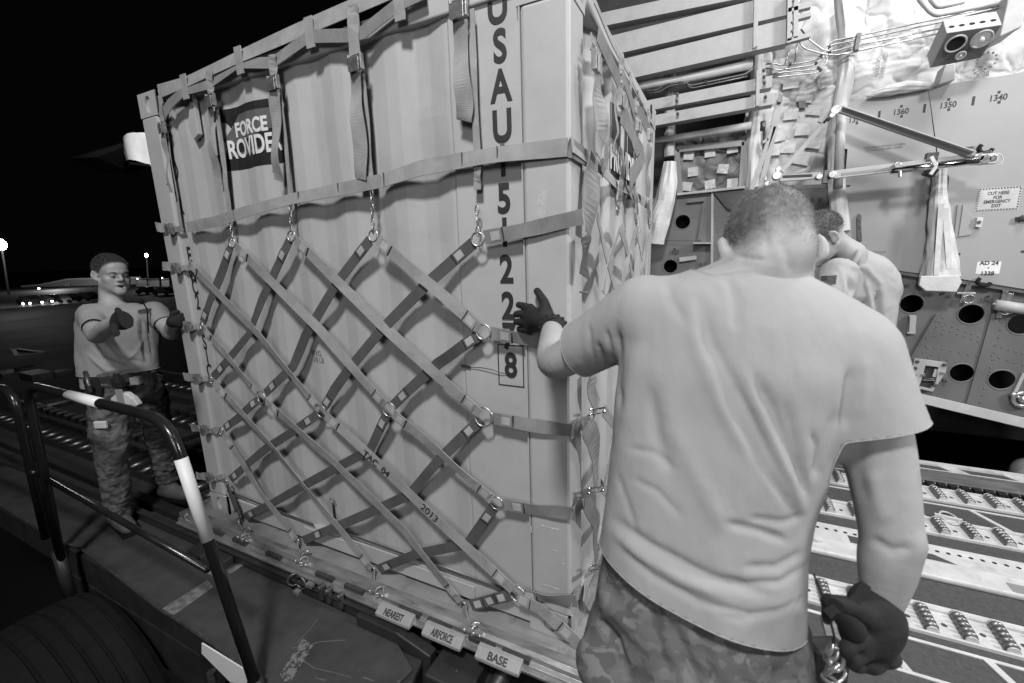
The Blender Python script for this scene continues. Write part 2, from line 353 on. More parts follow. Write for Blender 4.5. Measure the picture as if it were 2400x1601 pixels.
# lettering of the number column
def letter(ch, px, py, h, y=None, xs=.62, mat='print', warp=None, nm='letter', off=.004):
    y = .0255 if y is None else y
    c = at(px, py, 1, y); c[1] = y-.0012
    return label3(ch, c, h/.70, mat, cont, nm, xs=xs, off=off, warp=warp)
hs = .098
for ch, x, y in (('U', *D(1142, 14)), ('S', *D(1148, 105)), ('A', *D(1150, 196)), ('U', *D(1153, 288)), ('1', *D(1155, 368)), ('5', *D(1157, 455)),
                 ('1', *D(1159, 533)), ('2', *D(1163, 617)), ('2', *D(1167, 701)), ('7', *D(1170, 772)), ('8', *D(1173, 838))):
    letter(ch, x, y, hs if ch != '8' else .094, xs=.80)
c = at(*D(1173, 839), 1, .0255); b = MB()
for dx0, dx1, dz0, dz1 in ((-.055, -.051, -.082, .082), (.051, .055, -.082, .082), (-.051, .051, -.082, -.078), (-.051, .051, .078, .082)):
    b.box(c[0]+dx0, c[0]+dx1, .0235, .0253, c[2]+dz0, c[2]+dz1)
link('number_frame', b, 'print', cont)
# left column of lettering, on the flat strip by the left post
b = MB(); b.box(-2.262, -2.165, .018, .062, .12, H_-.08); link('sign_strip', b, 'paint', cont)
for ch, x, y in (('E', 396, 300), ('T', 402, 330), ('R', 408, 362), ('O', 414, 400), ('R', *z1(370, 1400)), ('E', 447, 597), ('W', 457, 645), ('C', 462, 672), ('2', 469, 707), ('S', 483, 802), ('I', 489, 835), ('C', 494, 870)):
    p = at(x, y, 1, .017); p[0] = -2.214+(.0 if ch != 'T' else .004); p[1] = .0168
    label3(ch, p, .085/.7, 'print', cont, 'letter', xs=.62, off=.003)
# bent onto the corrugation: the banner
def warpfun(off):
    def f(me):
        bm = bmesh.new(); bm.from_mesh(me)
        for k in range(10):
            cxx = -.58-.2775*k
            for t in (.15, .32, .15, .32):
                pass
            for sgn in (-1, 1):
                for t in (.22, .50, .78):
                    bmesh.ops.bisect_plane(bm, geom=bm.verts[:]+bm.edges[:]+bm.faces[:], plane_co=(cxx+sgn*t*.13875, 0, 0), plane_no=(1, 0, 0))
        bm.to_mesh(me); bm.free()
        co = getco(me)
        base = co[:, 1].min()
        for i in range(len(co)): co[i, 1] = surf(co[i, 0])+dent(co[i, 0], co[i, 2])-off-(0.0008 if co[i, 1] < base+.0004 else 0)
        setco(me, co)
    return f
A0, A1, B0, B1 = at(512, 262, 1, .05), at(632, 234, 1, .05), at(530, 398, 1, .05), at(634, 376, 1, .05)
bx0, bx1 = -1.96, -1.43; bz1, bz0 = 2.195, 1.90
def flat(poly, mat, off, nm):
    b = MB(); n = len(poly); b.add([(p[0], 0, p[1]) for p in poly]+[(p[0], .0005, p[1]) for p in poly], [tuple(range(n)), tuple(range(2*n-1, n-1, -1))]+[(i, i+n, (i+1) % n+n, (i+1) % n) for i in range(n)])
    me = b.mesh(nm); warpfun(off)(me); return link(nm, me, mat, cont)
cc = at(*z1(790, 900), 1, .05)
bx0, bx1 = at(*z1(606, 940), 1, .04)[0], at(*z1(1052, 900), 1, .04)[0]; bz0, bz1 = at(*z1(800, 1135), 1, .05)[2]-.01, at(*z1(800, 715), 1, .05)[2]
flat([(bx0, bz0), (bx1, bz0), (bx1, bz1), (bx0, bz1)], 'sign', .0015, 'banner')
flat([(bx0+.05, bz0+.12), (cc[0]-.01, bz1-.035), (bx1-.03, bz0+.24), (bx1-.03, bz0+.16), (bx0+.05, bz0+.10)], 'signgrey', .0028, 'banner_triangle')
flat([(bx0, bz0+.062), (bx1, bz0+.062), (bx1, bz0+.078), (bx0, bz0+.078)], 'signgrey', .0028, 'banner_stripe')
def curved(s, px, py, size, xs):
    c = at(px, py, 1, .05); c[1] = 0
    label3(s, c, size, 'white', cont, 'banner_lettering', xs=xs, off=.006, warp=warpfun(.0045))
for s, pa, pb, hh in (('FORCE', z1(732, 893), z1(952, 847), .060), ('PROVIDER', z1(652, 1012), z1(1046, 962), .080)):
    a, c_ = at(*pa, 1, .04), at(*pb, 1, .04); wd_ = text_mesh(s, hh/.70, 1., off=.003); cw0 = np.ptp(getco(wd_)[:, 0])
    label3(s, ((a[0]+c_[0])/2, 0, (a[2]+c_[2])/2+(.006 if s == 'FORCE' else -.003)), hh/.70, 'white', cont, 'banner_lettering', xs=(c_[0]-a[0])/cw0, off=.003, warp=warpfun(.0045))
# same banner on the end wall
def flatR(poly, mat, off, nm):
    b = MB(); ysub = []
    for i in range(len(poly)): ysub.append(poly[i])
    n = len(poly); b.add([(surfR(p[0])+off, p[0], p[1]) for p in poly], [tuple(range(n))]); link(nm, b, mat, cont)
for k in range(12):
    y0 = .66+k*.05; flatR([(y0, 1.84), (y0+.05, 1.84), (y0+.05, 2.2), (y0, 2.2)], 'sign', .003, 'end_banner') if k % 1 == 0 else None
label3('PROVIDER', (-.02, .95, 1.98), .17, 'white', cont, 'banner_lettering', xdir=(0, 1, 0), xs=.8, off=.006)
# small faded stencils
for s, px, py, sz in (('80 KG\n310 LB', *z3(0, 0), 0),): pass
for s, x, y, sz in (('KG', 350+1350*.287, 500+945*.287, .04), ('80 KG', 350+1370*.287, 500+1135*.287, .038), ('310 LB', 350+1390*.287, 500+1190*.287, .038), ('C/B', 400+1200*.319, 900+860*.319, .05)):
    c = at(x, y, 1, .04); label3(s, (c[0], 0, c[2]), sz, 'greyprint', cont, 'stencil', xs=.8, warp=warpfun(.002))
c = at(400+1208*.319, 900+925*.319, 1, .04); flat([(c[0]-.012, c[2]-.045), (c[0]+.012, c[2]-.045), (c[0]+.012, c[2]+.045), (c[0]-.012, c[2]+.045)], 'print', .0015, 'centre_mark')
# scuffs: tape remains and a seal wire
c = at(*z2(785, 1400), 1, 0); b = MB(); b.box(c[0]-.017, c[0]+.017, -.0016, 0.0, c[2]-.08, c[2]+.05); link('tape_remnant', b, chipped('old_tape', .42, .36, .5, 60, .6), cont)
b = MB(); P0 = at(850+880*.287, 500+1255*.287, 1, .02); P1 = at(850+1060*.287, 500+1275*.287, 1, .012); P2 = at(850+1185*.287, 500+1310*.287, 1, .02)
b.tube([P0, (P0+P1)/2+[0, 0, .003], P1, (P1+P2)/2+[0, 0, -.004], P2], .0016, 6); link('seal_wire', b, 'chrome', cont)
b = MB(); P3 = at(850+805*.287, 500+1243*.287, 1, .018); b.bar(P3, P0, .012, .002, (0, 1, 0)); link('seal_tag', b, 'dsteel', cont)
for (x, y, w, h) in ((1290, 1237, .075, .006), (1300, 1290, .02, .005), (1290, 1375, .07, .005), (1245, 1240, .006, .03), (1320, 1315, .008, .03)):
    c = at(x, y, 1, 0); b = MB(); b.box(c[0]-w/2, c[0]+w/2, -.0012, .0, c[2]-h/2, c[2]+h/2); link('chalk_mark', b, chipped('chalk', .6, .36, .45, 90, .9), cont)

# ================================================================ pallet
pal = thing('cargo_pallet', 'flat metal cargo pallet under the shipping container, with tie-down rings along its edge', 'pallet', (-1.2, .8, -.06))
PX0, PX1, PY0, PY1 = -2.56, .19, -.12, 2.0
b = MB(); b.box(PX0+.06, PX1-.06, PY0+.06, PY1-.06, -.055, -.002); link('pallet_deck', b, 'pallet', pal)
# edge rail: lipped extrusion with slots
b = MB(); prof = [(PY0-.012, -.052), (PY0-.012, -.034), (PY0+.006, -.028), (PY0+.006, -.010), (PY0+.02, .003), (PY0+.06, .003), (PY0+.06, -.052)]
b.prism(prof, 0, PX0, PX1); link('edge_rail', b, 'alu', pal, bevel=.002)
b = MB(); b.box(PX1-.06, PX1, PY0, PY1, -.052, .002); link('edge_rail', b, 'alu', pal, bevel=.002)
b = MB(); b.box(PX0, PX0+.06, PY0, PY1, -.052, .002); link('edge_rail', b, 'alu', pal, bevel=.002)
for px in (505, 560, 640, 760, 830, 960, 1030, 1130, 1210):
    c = at(px, 1209+(px-480)*.445, 1, PY0); b = MB(); b.box(c[0]-.06, c[0]+.06, PY0-.0125, PY0+.005, -.033, -.012); link('edge_slot', b, 'dark', pal)
b = MB(); b.box(PX0+.02, PX1-.02, PY0-.035, PY0-.012, -.052, -.040); link('lower_lip', b, 'alu', pal, bevel=.002)
# name blocks clipped on the edge
for s, x0, y0, x1, y1 in (('TO', *z6(0, 0), 0, 0),): pass
zz = lambda x, y: (450+x*.3616, 1150+y*.3616)
for s, (ax_, ay), (bx_, by) in (('NEAREST', zz(1225, 800), zz(1440, 880)), ('AIRFORCE', zz(1520, 920), zz(1765, 1025)), ('BASE', zz(1860, 1060), zz(2140, 1190))):
    a = at(ax_, ay, 1, PY0-.03); c = at(bx_, by, 1, PY0-.03); x0, x1 = a[0], c[0]
    b = MB(); yb = PY0-.013; b.prism([(yb, -.010), (yb-.018, -.010), (yb-.052, -.032), (yb-.052, -.046), (yb, -.046)], 0, x0, x1)
    k = link('name_block', b, 'name', pal, bevel=.002)
    up = np.array([0, .034, .022]); up /= np.linalg.norm(up)
    ce = np.array([(x0+x1)/2, yb-.035, -.021])+np.cross((1, 0, 0), up)*.0015
    label3(s, ce, .040 if s != 'BASE' else .040, 'print', k, 'lettering', zdir=up, xs=min(1, (x1-x0)*.8/(len(s)*.034)), off=.001)
    b = MB(); b.box(x0+.01, x1-.01, yb-.0535, yb-.0525, -.044, -.035); link('block_edge', b, 'name', k)
# ================================================================ net
net = thing('cargo_net', 'webbing cargo net with rings and hooks stretched over the container', 'cargo net', (-1.2, -.03, 1.2))
YF = -.022
def fp(x, y, off=YF): return at(x, y, 1, off)
FN = (0, -1, 0)
def strap(pts, w=.046, mat='strapL', off=YF, wave=.004, nm='strap', patch=(), nrm=FN, n=14, th=.0032, curl=True, ax=1):
    P = [at(x, y, ax, off if not hasattr(off, '__len__') else off[i]) for i, (x, y) in enumerate(pts)]
    Q = []; 
    for a, b_ in zip(P[:-1], P[1:]):
        m = max(2, int(n/ (len(P)-1))+1)
        for i in range(m): Q.append(a+(b_-a)*i/m)
    Q.append(P[-1]); Q = np.array(Q); ph = rng.uniform(0, 6); N0 = np.array(nrm, float); t = np.linspace(0, 1, len(Q)); env = np.sin(np.pi*t)
    Q = Q+np.outer(env*np.sin(t*7+ph)*wave*.6, N0)+np.outer(env*np.sin(t*5+ph*2)*wave*.8, (0, 0, 1))
    tw = env*rng.uniform(-.30, .30)+.12*np.sin(t*8+ph)
    T = Q[-1]-Q[0]; T /= np.linalg.norm(T); sd = np.cross(T, N0)
    NN = [N0*math.cos(a)+sd*math.sin(a) for a in tw]
    W = w*(1+.03*np.sin(t*11+ph))
    b = MB(); b.ribbon(Q, list(W), NN, th); o = link(nm, b, mat, net)
    for tt in patch:
        i = min(len(Q)-2, max(0, int(tt*(len(Q)-1)))); c = Q[i]+(Q[i+1]-Q[i])*(tt*(len(Q)-1)-i); T = Q[i+1]-Q[i]; T /= np.linalg.norm(T)
        pb = MB(); nn = np.array(NN[i]); pb.ribbon([c-T*.026+nn*.0028, c+T*.026+nn*.0028], w*.95, nn, .004); link('strap_fold', pb, mat, o)
        pb = MB(); pb.ribbon([c-T*.018+nn*.0056, c+T*.018+nn*.0056], w*.62, nn, .0016); link('stitching', pb, 'stitch', o)
        pb = MB(); c2 = c+T*.030*(1 if tt < .5 else -1); pb.ribbon([c2-T*.002+nn*.0026, c2+T*.002+nn*.0026], w*1.0, nn, .003); link('fold_edge', pb, 'print', o)
    return o
def ring(px, py, R=.032, off=YF-.006, mat='steel', r=.0035, sc=(1, 1)):
    c = at(px, py, 1, off); b = MB(); b.torus(c, R, r, (.15*rng.uniform(-1, 1), -1, .2*rng.uniform(-1, 1)), 22, 8, sc=sc); return link('ring', b, mat, net, smooth=True)
d_ = lambda *a: [D(*p) for p in a]
A = {0: (430, 600), 1: (533, 557), 2: (669, 542), 3: (857, 541), 4: (1097, 549)}
Rr = {1: (1110, 762), 2: (893, 940), 3: (738, 945), 4: (600, 912), 5: (1110, 957), 6: (1140, 1155), 7: (1187, 1363)}
Eg = {1: (463, 748), 2: (485, 872), 3: (508, 990), 4: (520, 1108)}
Bt = {1: (550, 1192), 2: (685, 1245), 3: (857, 1312), 4: (1065, 1392)}
def toward(a, b, f=12): 
    v = np.array(b, float)-a; v /= np.linalg.norm(v); return tuple(np.array(a)+v*f)
def seg(pts, mat, off, patches=(.1, .9), gap=13, w=.046):
    pts = [np.array(p, float) for p in pts]; L = sum(np.linalg.norm(b-a) for a, b in zip(pts[:-1], pts[1:]))
    pts[0] = np.array(toward(pts[0], pts[1], gap)); pts[-1] = np.array(toward(pts[-1], pts[-2], gap))
    strap(d_(*[tuple(p) for p in pts]), w=w, mat=mat, off=off, patch=patches, wave=.006)
DK, LT = YF, YF-.012
seg([A[1], Eg[1]], 'strapD', DK, (.1, .9), 8)
seg([A[2], (600, 690), (575, 765), Eg[2]], 'strapD', DK, (.08, .93), 8)
seg([A[3], (775, 650), (700, 770), (672, 840), Rr[4]], 'strapD', DK, (.06, .93)); seg([Rr[4], Eg[3]], 'strapD', DK, (.12, .88), 10)
seg([A[4], (985, 645), (880, 752), (800, 850), (768, 895), Rr[3]], 'strapD', DK, (.06, .94)); seg([Rr[3], (612, 1030), Eg[4]], 'strapD', DK, (.08, .93), 12)
seg([Rr[1], (1005, 832), Rr[2]], 'strapD', DK, (.1, .88)); seg([Rr[2], (850, 1030), (758, 1082), (628, 1155), Bt[1]], 'strapD', DK, (.06, .94))
seg([Rr[5], (1010, 1055), (940, 1135), (850, 1175), Bt[2]], 'strapD', DK, (.06, .94)); seg([Rr[6], (1075, 1250), (960, 1268), Bt[3]], 'strapD', DK, (.08, .93))
seg([Rr[7], Bt[4]], 'strapD', DK, (.2, .5, .8), 16)
seg([A[1], (735, 757), Rr[2]], 'strapL', LT, (.05, .95)); seg([A[2], (880, 748), Rr[5]], 'strapL', LT, (.05, .95)); seg([A[3], Rr[1]], 'strapL', LT, (.08, .92))
seg([A[0], (590, 765), Rr[3]], 'strapL', LT, (.04, .95), 6)
seg([Rr[3], (950, 1140), Rr[7]], 'strapL', LT, (.05, .94)); seg([Rr[2], Rr[6]], 'strapL', LT, (.08, .93)); seg([Eg[1], (530, 830), Rr[4]], 'strapL', LT, (.08, .93), 8, .04)
seg([Rr[4], (760, 1055), (925, 1215), Bt[4]], 'strapL', LT, (.05, .95)); seg([Eg[2], (640, 1040), (760, 1190), Bt[3]], 'strapL', LT, (.05, .95), 8, .042); seg([Eg[3], (600, 1130), Bt[2]], 'strapL', LT, (.08, .95), 8, .04)
seg([Eg[4], Bt[1]], 'strapD', LT, (.9,), 4, .04)
strap(d_((1190, 1372), (1240, 1395), (1340, 1490)), .05, 'strapL', LT, patch=(.12, .8))
# horizontals running round the corner post
for a, b_, y2, pt in ((A[4], (1338, 497), 470, (.12,)), (Rr[1], (1240, 783), 0, (.3,)), (Rr[5], (1315, 988), 950, (.2,)), (Rr[6], (1320, 1180), 1150, (.2,)), (Rr[7], (1325, 1380), 1345, (.12,))):
    a = toward(a, b_, 16); P = [a, ((a[0]+b_[0])/2, (a[1]+b_[1])/2+(2 if y2 else 0)), b_]
    strap(d_(*P), .05, 'strapM', YF+.006, wave=.001, patch=pt)
for k in (1, 2, 3, 5, 6, 7, 4):
    sx, sy = D(*Rr[k]); ring(sx, sy, .034 if k in (2, 3, 4) else (.038 if k in (5, 7) else .028))
for k in (1, 2, 3, 4): sx, sy = D(*A[k]); ring(sx, sy, .024)
for k in Eg: sx, sy = D(*Eg[k]); ring(sx, sy, .022, sc=(.7, 1))
for k in Bt: sx, sy = D(*Bt[k]); ring(sx, sy, .024, sc=(.7, 1))
c = at(*D(1187, 1363), 1, YF-.01); b = MB(); b.bar(c+np.array([-.036, 0, .014]), c+np.array([.036, 0, -.012]), .012, .004, (0, 1, 0)); link('ring_bar', b, 'strapM', net)
# snap hooks on short chains down from the belly strap
for (tx, ty), (bx_, by_) in (((530, 508), (533, 552)), ((666, 460), (669, 537)), ((853, 435), (857, 536)), ((1095, 470), (1097, 543))):
    a = at(*D(tx, ty), 1, -.01); c = at(*D(bx_, by_), 1, -.012); b = MB(); d = c-a; Ls = np.linalg.norm(d); n_ = max(2, int(Ls/.028))
    for i in range(n_):
        p = a+d*(i+.5)/n_; b.torus(p, .012, .0028, (1, .3, 0) if i % 2 else (0, 1, 0), 10, 5, sc=(.6, 1.4))
    link('snap_hook', b, 'steel', net, smooth=True)
# belly strap, joined pieces
S0 = [(438, 532), z1(620, 1500), z1(800, 1440), z1(1130, 1350), z1(1430, 1290), z1(1720, 1230), z1(2000, 1140), z1(2300, 1085), z2(500, 1048), z2(960, 1000)]
strap(S0[:6], .052, 'strapL', -.014, wave=.001, n=30); strap(S0[5:], .056, 'strapL', -.012, wave=.001, n=20)
for x, y in (z1(1160, 1345), z1(1430, 1290), z1(1740, 1222), z1(720, 1465), z2(240, 1090), z2(480, 1052)):
    c = at(x, y, 1, -.016); b = MB(); b.ribbon([c+[-.002, 0, 0], c+[.002, 0, 0]], .054, FN, .003); link('strap_fold', b, 'strapD', net)
b = MB(); pts = [at(*z2(955, 1000), 1, -.012), at(*z2(1000, 1015), 0, .012), at(*z2(1085, 1075), 0, .014)]
b.ribbon(pts, .056, [(0, -1, 0), (.7, -.7, 0), (1, 0, 0)], .004); link('strap', b, 'strapM', net)
# top edge strap and the zigzag below it
T0 = [(372, 205), z1(380, 545), z1(760, 375), z1(1230, 165), z1(1840, -75), z1(2100, -190)]
T0 = [(372, 214), z1(390, 560), z1(760, 385), z1(1230, 178), z1(1840, -85), z1(2600, -420)]
strap(T0, .062, 'strapL', -.010, wave=.001, n=30)
ZZ = [z1(225, 800), z1(290, 700), z1(385, 612), z1(550, 570), z1(750, 425), z1(980, 425), z1(1230, 250), z1(1500, 245), z1(1600, 225), z1(1850, 25), z1(2020, -60)]
strap(ZZ, .046, 'strapM', -.018, wave=.004, n=50)
for x, y in (z1(385, 590), z1(755, 410), z1(1235, 220), z1(1845, 20)):
    c = at(x, y, 1, -.020); b = MB(); b.ribbon([c+[0, 0, -.055], c+[0, 0, .055]], .045, FN, .005); link('strap_loop', b, 'strapL', net)
# vertical tension straps: upper piece, cam buckle, loose tail, load strap
def buckle(px, py, ax=1, off=-.03, w=.05, h=.055, nrm=FN, tilt=.2):
    c = at(px, py, ax, off); Nn = np.array(nrm, float); U = np.array([0, 0, 1.]); X = np.cross(U, Nn); R = np.stack([X, -Nn, U], 1)
    b = MB(); b.box(-w/2, w/2, -.004, .004, -h*.5, -h*.42, R, c); b.box(-w/2, w/2, -.004, .004, h*.42, h*.5, R, c)
    for s in (-1, 1): b.box(s*w/2-.003, s*w/2+.003, -.012, .006, -h*.5, h*.5, R, c)
    b.tube([c+R@np.array((-w/2, -.008, .006)), c+R@np.array((w/2, -.008, .006))], .005, 8)
    o = link('buckle', b, 'steel', net, bevel=.001)
    b = MB(); b.box(-w*.42, w*.42, -.018, -.014, -h*.62, h*.25, R, c); link('buckle_lever', b, 'steel', o, bevel=.001)
    return o
V_ = [((z1(215, 650), z1(235, 830)), z1(238, 865), [z1(240, 905), z1(250, 1010), z1(270, 1150), z1(290, 1310)], (z1(262, 890), z1(360, 1540)), .03),
      ((z1(552, 480), z1(562, 640)), z1(567, 680), [z1(560, 720), z1(560, 800), z1(562, 950), z1(585, 1080), z1(612, 1205)], (z1(600, 700), z1(690, 1460)), .046),
      ((z1(980, 370), z1(990, 520)), z1(993, 560), [z1(992, 600), z1(1000, 720), z1(1000, 900), z1(1008, 1090), z1(1025, 1232)], (z1(1030, 575), z1(1105, 1335)), .05),
      ((z1(1525, 30), z1(1545, 380)), z1(1553, 425), [z1(1550, 480), z1(1555, 650), z1(1562, 800), z1(1572, 1050), z1(1590, 1218)], (z1(1592, 460), z1(1655, 1225)), .054),
      ((z2(225, -400), z2(225, -10)), z2(220, 60), [z2(232, 130), z2(235, 350), z2(240, 560), z2(250, 730), z2(262, 820)], (z2(300, 60), z2(345, 1060)), .054)]
for (u0, u1), bk, tail, (l0, l1), w in V_:
    strap([u0, u1], w*.9, 'strapL', -.024, n=4); buckle(*bk, w=w*1.1)
    P = [at(x, y, 1, -.032+.014*math.sin(i*1.9)) for i, (x, y) in enumerate(tail)]; Q = []
    for i in range(len(P)-1):
        for t in range(9): Q.append(P[i]+(P[i+1]-P[i])*t/9)
    Q.append(P[-1]); Q = np.array(Q)
    for _ in range(14): Q[1:-1] = (Q[:-2]+2*Q[1:-1]+Q[2:])/4
    tt = np.linspace(0, 1, len(Q)); ph = rng.uniform(0, 6); Q[:, 1] -= .010*np.sin(tt*9+ph)*np.sin(np.pi*tt); Q[:, 0] += .004*np.sin(tt*7+ph)
    b = MB(); NN = [(.22*math.sin(t*6+ph), -1, .10*math.sin(t*13+ph)) for t in tt]
    b.ribbon(Q, w*(1.15 if w > .048 else .95), NN, .0035); link('loose_strap_end', b, 'tail', net)
    strap([l0, l1], .026, 'tail', -.006, n=8)
    b = MB(); c = P[-1]; b.ribbon([c+[0, -.004, .045], c+[0, -.004, .041]], w*1.1, FN, .003); link('strap_fold', b, 'strapD', net)
strap([z2(345, 1130), z2(345, 1290)], .03, 'strapL', -.006, n=4)
# ratchets at the left edge
for (px, py), w in (((398, 535), .05), ((413, 627), .045), ((442, 764), .042), ((463, 886), .042), ((480, 1006), .04), ((492, 1118), .04)):
    strap([(px-32, py-4), (px-8, py-1)], .05, 'strapL', -.012, n=3); buckle(px, py, off=-.026, w=.04, h=.055)
    strap([(px+10, py+3), (px+30, py-1)], .03, 'strapL', -.012, n=3)
# bottom rings and pallet hooks
for k, (hx, hy) in ((1, (562, 1228)), (2, (695, 1282)), (3, (868, 1365)), (4, (1085, 1452))):
    a = at(*D(*Bt[k]), 1, -.03); c = at(*D(hx-4, hy-8), 1, -.085); h = at(*D(hx, hy), 1, -.10)
    b = MB(); b.ribbon([a, (a+c)/2+[0, -.01, 0], c], .034, FN, .006); link('hook_strap', b, 'strapM', net)
    b = MB(); b.torus(h+np.array([.006, .02, .004]), .026, .0065, (.5, -1, .2), 14, 8, -2.2, 2.0); o = link('hook', b, 'steel', net, smooth=True)
    b = MB(); b.torus((h[0]+.02, PY0+.01, .008), .022, .005, (1, -.3, 0), 16, 7); b.box(h[0]-.035, h[0]+.06, PY0-.004, PY0+.02, -.006, .008); link('tie_down_ring', b, 'alu', pal, bevel=.001)
    for dx in (-.025, .02, .05): b = MB(); b.ball((h[0]+dx, PY0-.004, .004), .008, 8, 5); link('lug', b, 'alu', pal, smooth=True)
# lettering on the strap
def straptext(s, pa, pb, f, size, off):
    a, c = at(*D(*pa), 1, off), at(*D(*pb), 1, off); T = c-a; T /= np.linalg.norm(T); label3(s, a+(c-a)*f+np.array([0, -.007, 0]), size, 'print', net, 'strap_lettering', xdir=T, zdir=np.cross((0, -1, 0), T), xs=.95)
straptext('TAC  04', (738, 945), (950, 1140), .62, .05, LT); straptext('2013', (950, 1140), (1187, 1363), .17, .052, LT)
# thin dark line in two pieces low on the wall and the light tensioner
b = MB(); b.ribbon([at(532, 1150, 1, .0), at(735, 1230, 1, -.0)], .012, FN, .004); b.ribbon([at(812, 1250, 1, .0), at(1177, 1382, 1, -.0)], .012, FN, .004); link('bottom_dark_line', b, 'strapD', net)

# ---- net on the end wall (x = 0 plane)
EN = (1, 0, 0)
def es(pts, w=.046, mat='tail', off=.02, n=10, nm='strap', wave=.006):
    return strap(pts, w, mat, off, wave=wave, nm=nm, nrm=EN, n=n, ax=0)
q5 = lambda x, y: (1340+x*.3443, 100+y*.3443)
es([q5(150, -300), q5(280, 0), q5(400, 230), q5(560, 570)], .03, 'tail', .012, 20)
ez = [q5(180, -60), q5(240, 90), q5(330, 290), q5(360, 230), q5(400, 330), q5(440, 480), q5(470, 470), q5(500, 560), q5(540, 600)]
es(ez, .05, 'strapM', .03, 40, wave=.01)
for i, (x, y) in enumerate((q5(338, 150), q5(398, 280), q5(455, 400), q5(490, 490), q5(528, 550))):
    es([(x, y-28), (x+1, y+22)], .05, 'tail', .02, 3)
for (x0, y0, x1, y1, w) in ((140, 60, 180, 200, .05), (325, 320, 340, 450, .05), (440, 480, 455, 640, .05), (520, 560, 530, 700, .045)):
    es([q5(x0, y0-110), q5(x0, y0)], w, 'tail', .03, 3); x, y = q5((x0+x1)/2, (y0+y1)/2)
    buckle(x, y, 0, .05, .05, .06, EN)
for pts in ([q5(180, 230), q5(185, 400), q5(195, 600), q5(185, 780)], [q5(340, 470), q5(420, 600), q5(480, 800), q5(395, 930)], [q5(530, 700), q5(525, 800), q5(520, 900), q5(515, 1050)], [q5(300, 350), q5(300, 600), q5(295, 760)]):
    es(pts, .085, 'tail' if pts[0][0] < 1450 else 'strapM', .055, 16, 'loose_strap_end', .015)
es([q5(0, 690), q5(100, 770), q5(210, 860), q5(300, 960), q5(400, 1010), q5(510, 1100)], .05, 'tail', .014, 20)
for x, y in ((210, 850), (330, 970), (400, 1000), (430, 1035)): es([q5(x-8, y-30), q5(x+10, y+35)], .05, 'strapM', .03, 3, 'strap_loop')
# wide tail hanging near the post
es([q5(150, 770), q5(140, 900), q5(125, 1100), q5(110, 1300)], .095, 'strapM', .03, 12, 'loose_strap_end', .004)
es([q5(95, 1310), q5(100, 1420), q5(85, 1590)], .08, 'strapD', .05, 6, 'loose_strap_end')
zr = lambda x, y: (1360+x*.2425, 620+y*.2425)
b = MB(); 
for p_, q_ in (((0, 265), (75, 270)),): b.tube([at(*zr(*p_), 0, .06), at(*zr(*q_), 0, .06)], .004, 6)
link('end_bar', b, 'steel', net)
for x0, y0, x1, y1 in ((330, 960, 310, 1100), (440, 1050, 440, 1180), (520, 1080, 530, 1200)):
    a, c = at(*q5(x0, y0), 0, .03), at(*q5(x1, y1+60), 0, .03); b = MB(); d = c-a
    b.ribbon([a, a+d*.4], .06, EN, .006); b.torus(a+d*.6, .035, .005, EN, 12, 6, sc=(1, 1.3)); b.torus(a+d*.9, .02, .004, EN, 10, 6); link('snap_hook', b, 'steel', net)
for pts in ([(175, 1180), (250, 1500), (300, 1700)], [(330, 1260), (400, 1500), (440, 1700)], [(440, 1270), (500, 1560)], [(325, 1270), (250, 1480), (215, 1700)], [(435, 1260), (385, 1450), (330, 1700)], [(525, 1300), (480, 1500), (450, 1650)]):
    es([q5(*p) for p in pts], .04, 'tail', .03, 6)
# lower part of the end wall, seen beside the man's back
w4 = lambda x, y: (1340+x*.3704, 950+y*.3704)
b4 = MB(); 
es([zr(110, 1030), zr(110, 1200), zr(160, 1390)], .1, 'strapM', .04, 6, 'loose_strap_end', .003)
es([w4(100, 60), w4(95, 140), w4(130, 200), w4(150, 300), w4(155, 500)], .085, 'strapM', .05, 12, 'loose_strap_end')
es([w4(110, 540), w4(95, 620), w4(150, 720), w4(150, 850), w4(160, 990)], .065, 'strapM', .05, 12, 'loose_strap_end')
es([w4(0, 170), w4(80, 110)], .05, 'strapL', .012, 4); es([w4(0, 690), w4(80, 610)], .05, 'strapL', .012, 4); es([w4(5, 1230), w4(75, 1170)], .05, 'strapL', .012, 4)
es([w4(80, 1180), w4(130, 1250), w4(200, 1330)], .07, 'tail', .03, 5); es([w4(80, 1080), w4(200, 1010)], .02, 'tail', .05, 4); es([w4(200, 30), w4(290, 140), w4(230, 380), w4(200, 500)], .05, 'strapL', .05, 8)
es([w4(160, 480), w4(240, 560), w4(235, 680), w4(170, 900)], .05, 'tail', .04, 8)
for x, y in ((160, 20), (150, 520), (170, 1010)):
    a = at(*w4(x-45, y+5), 0, .06); c = at(*w4(x+45, y-5), 0, .06); b = MB(); b.tube([a, c], .004, 6); b.tube([a+[0, 0, -.02], c+[0, 0, -.02]], .003, 6); b.ball(c+[0, 0, -.015], .009); link('end_bar', b, 'chrome', net, smooth=True)
# ================================================================ cargo loader under the pallet
ld = thing('cargo_loader', 'dark flat-bed cargo loader with roller conveyors, side catwalk and tubular handrail', 'cargo loader', (-3, .5, ZG))
ZC, ZR = -.13, -.10
b = MB(); edge = [(-7.5, -.50), (-3.11, -.49), (-2.97, -.475), (-1.93, -.535), (-1.27, -.555), (-.92, -.60), (-.62, -.37), (-.60, -.265), (-.80, -.165), (-7.5, -.165)]
b.prism(edge, 2, ZC-.012, ZC); link('catwalk_plate', b, 'deck', ld, bevel=.004)
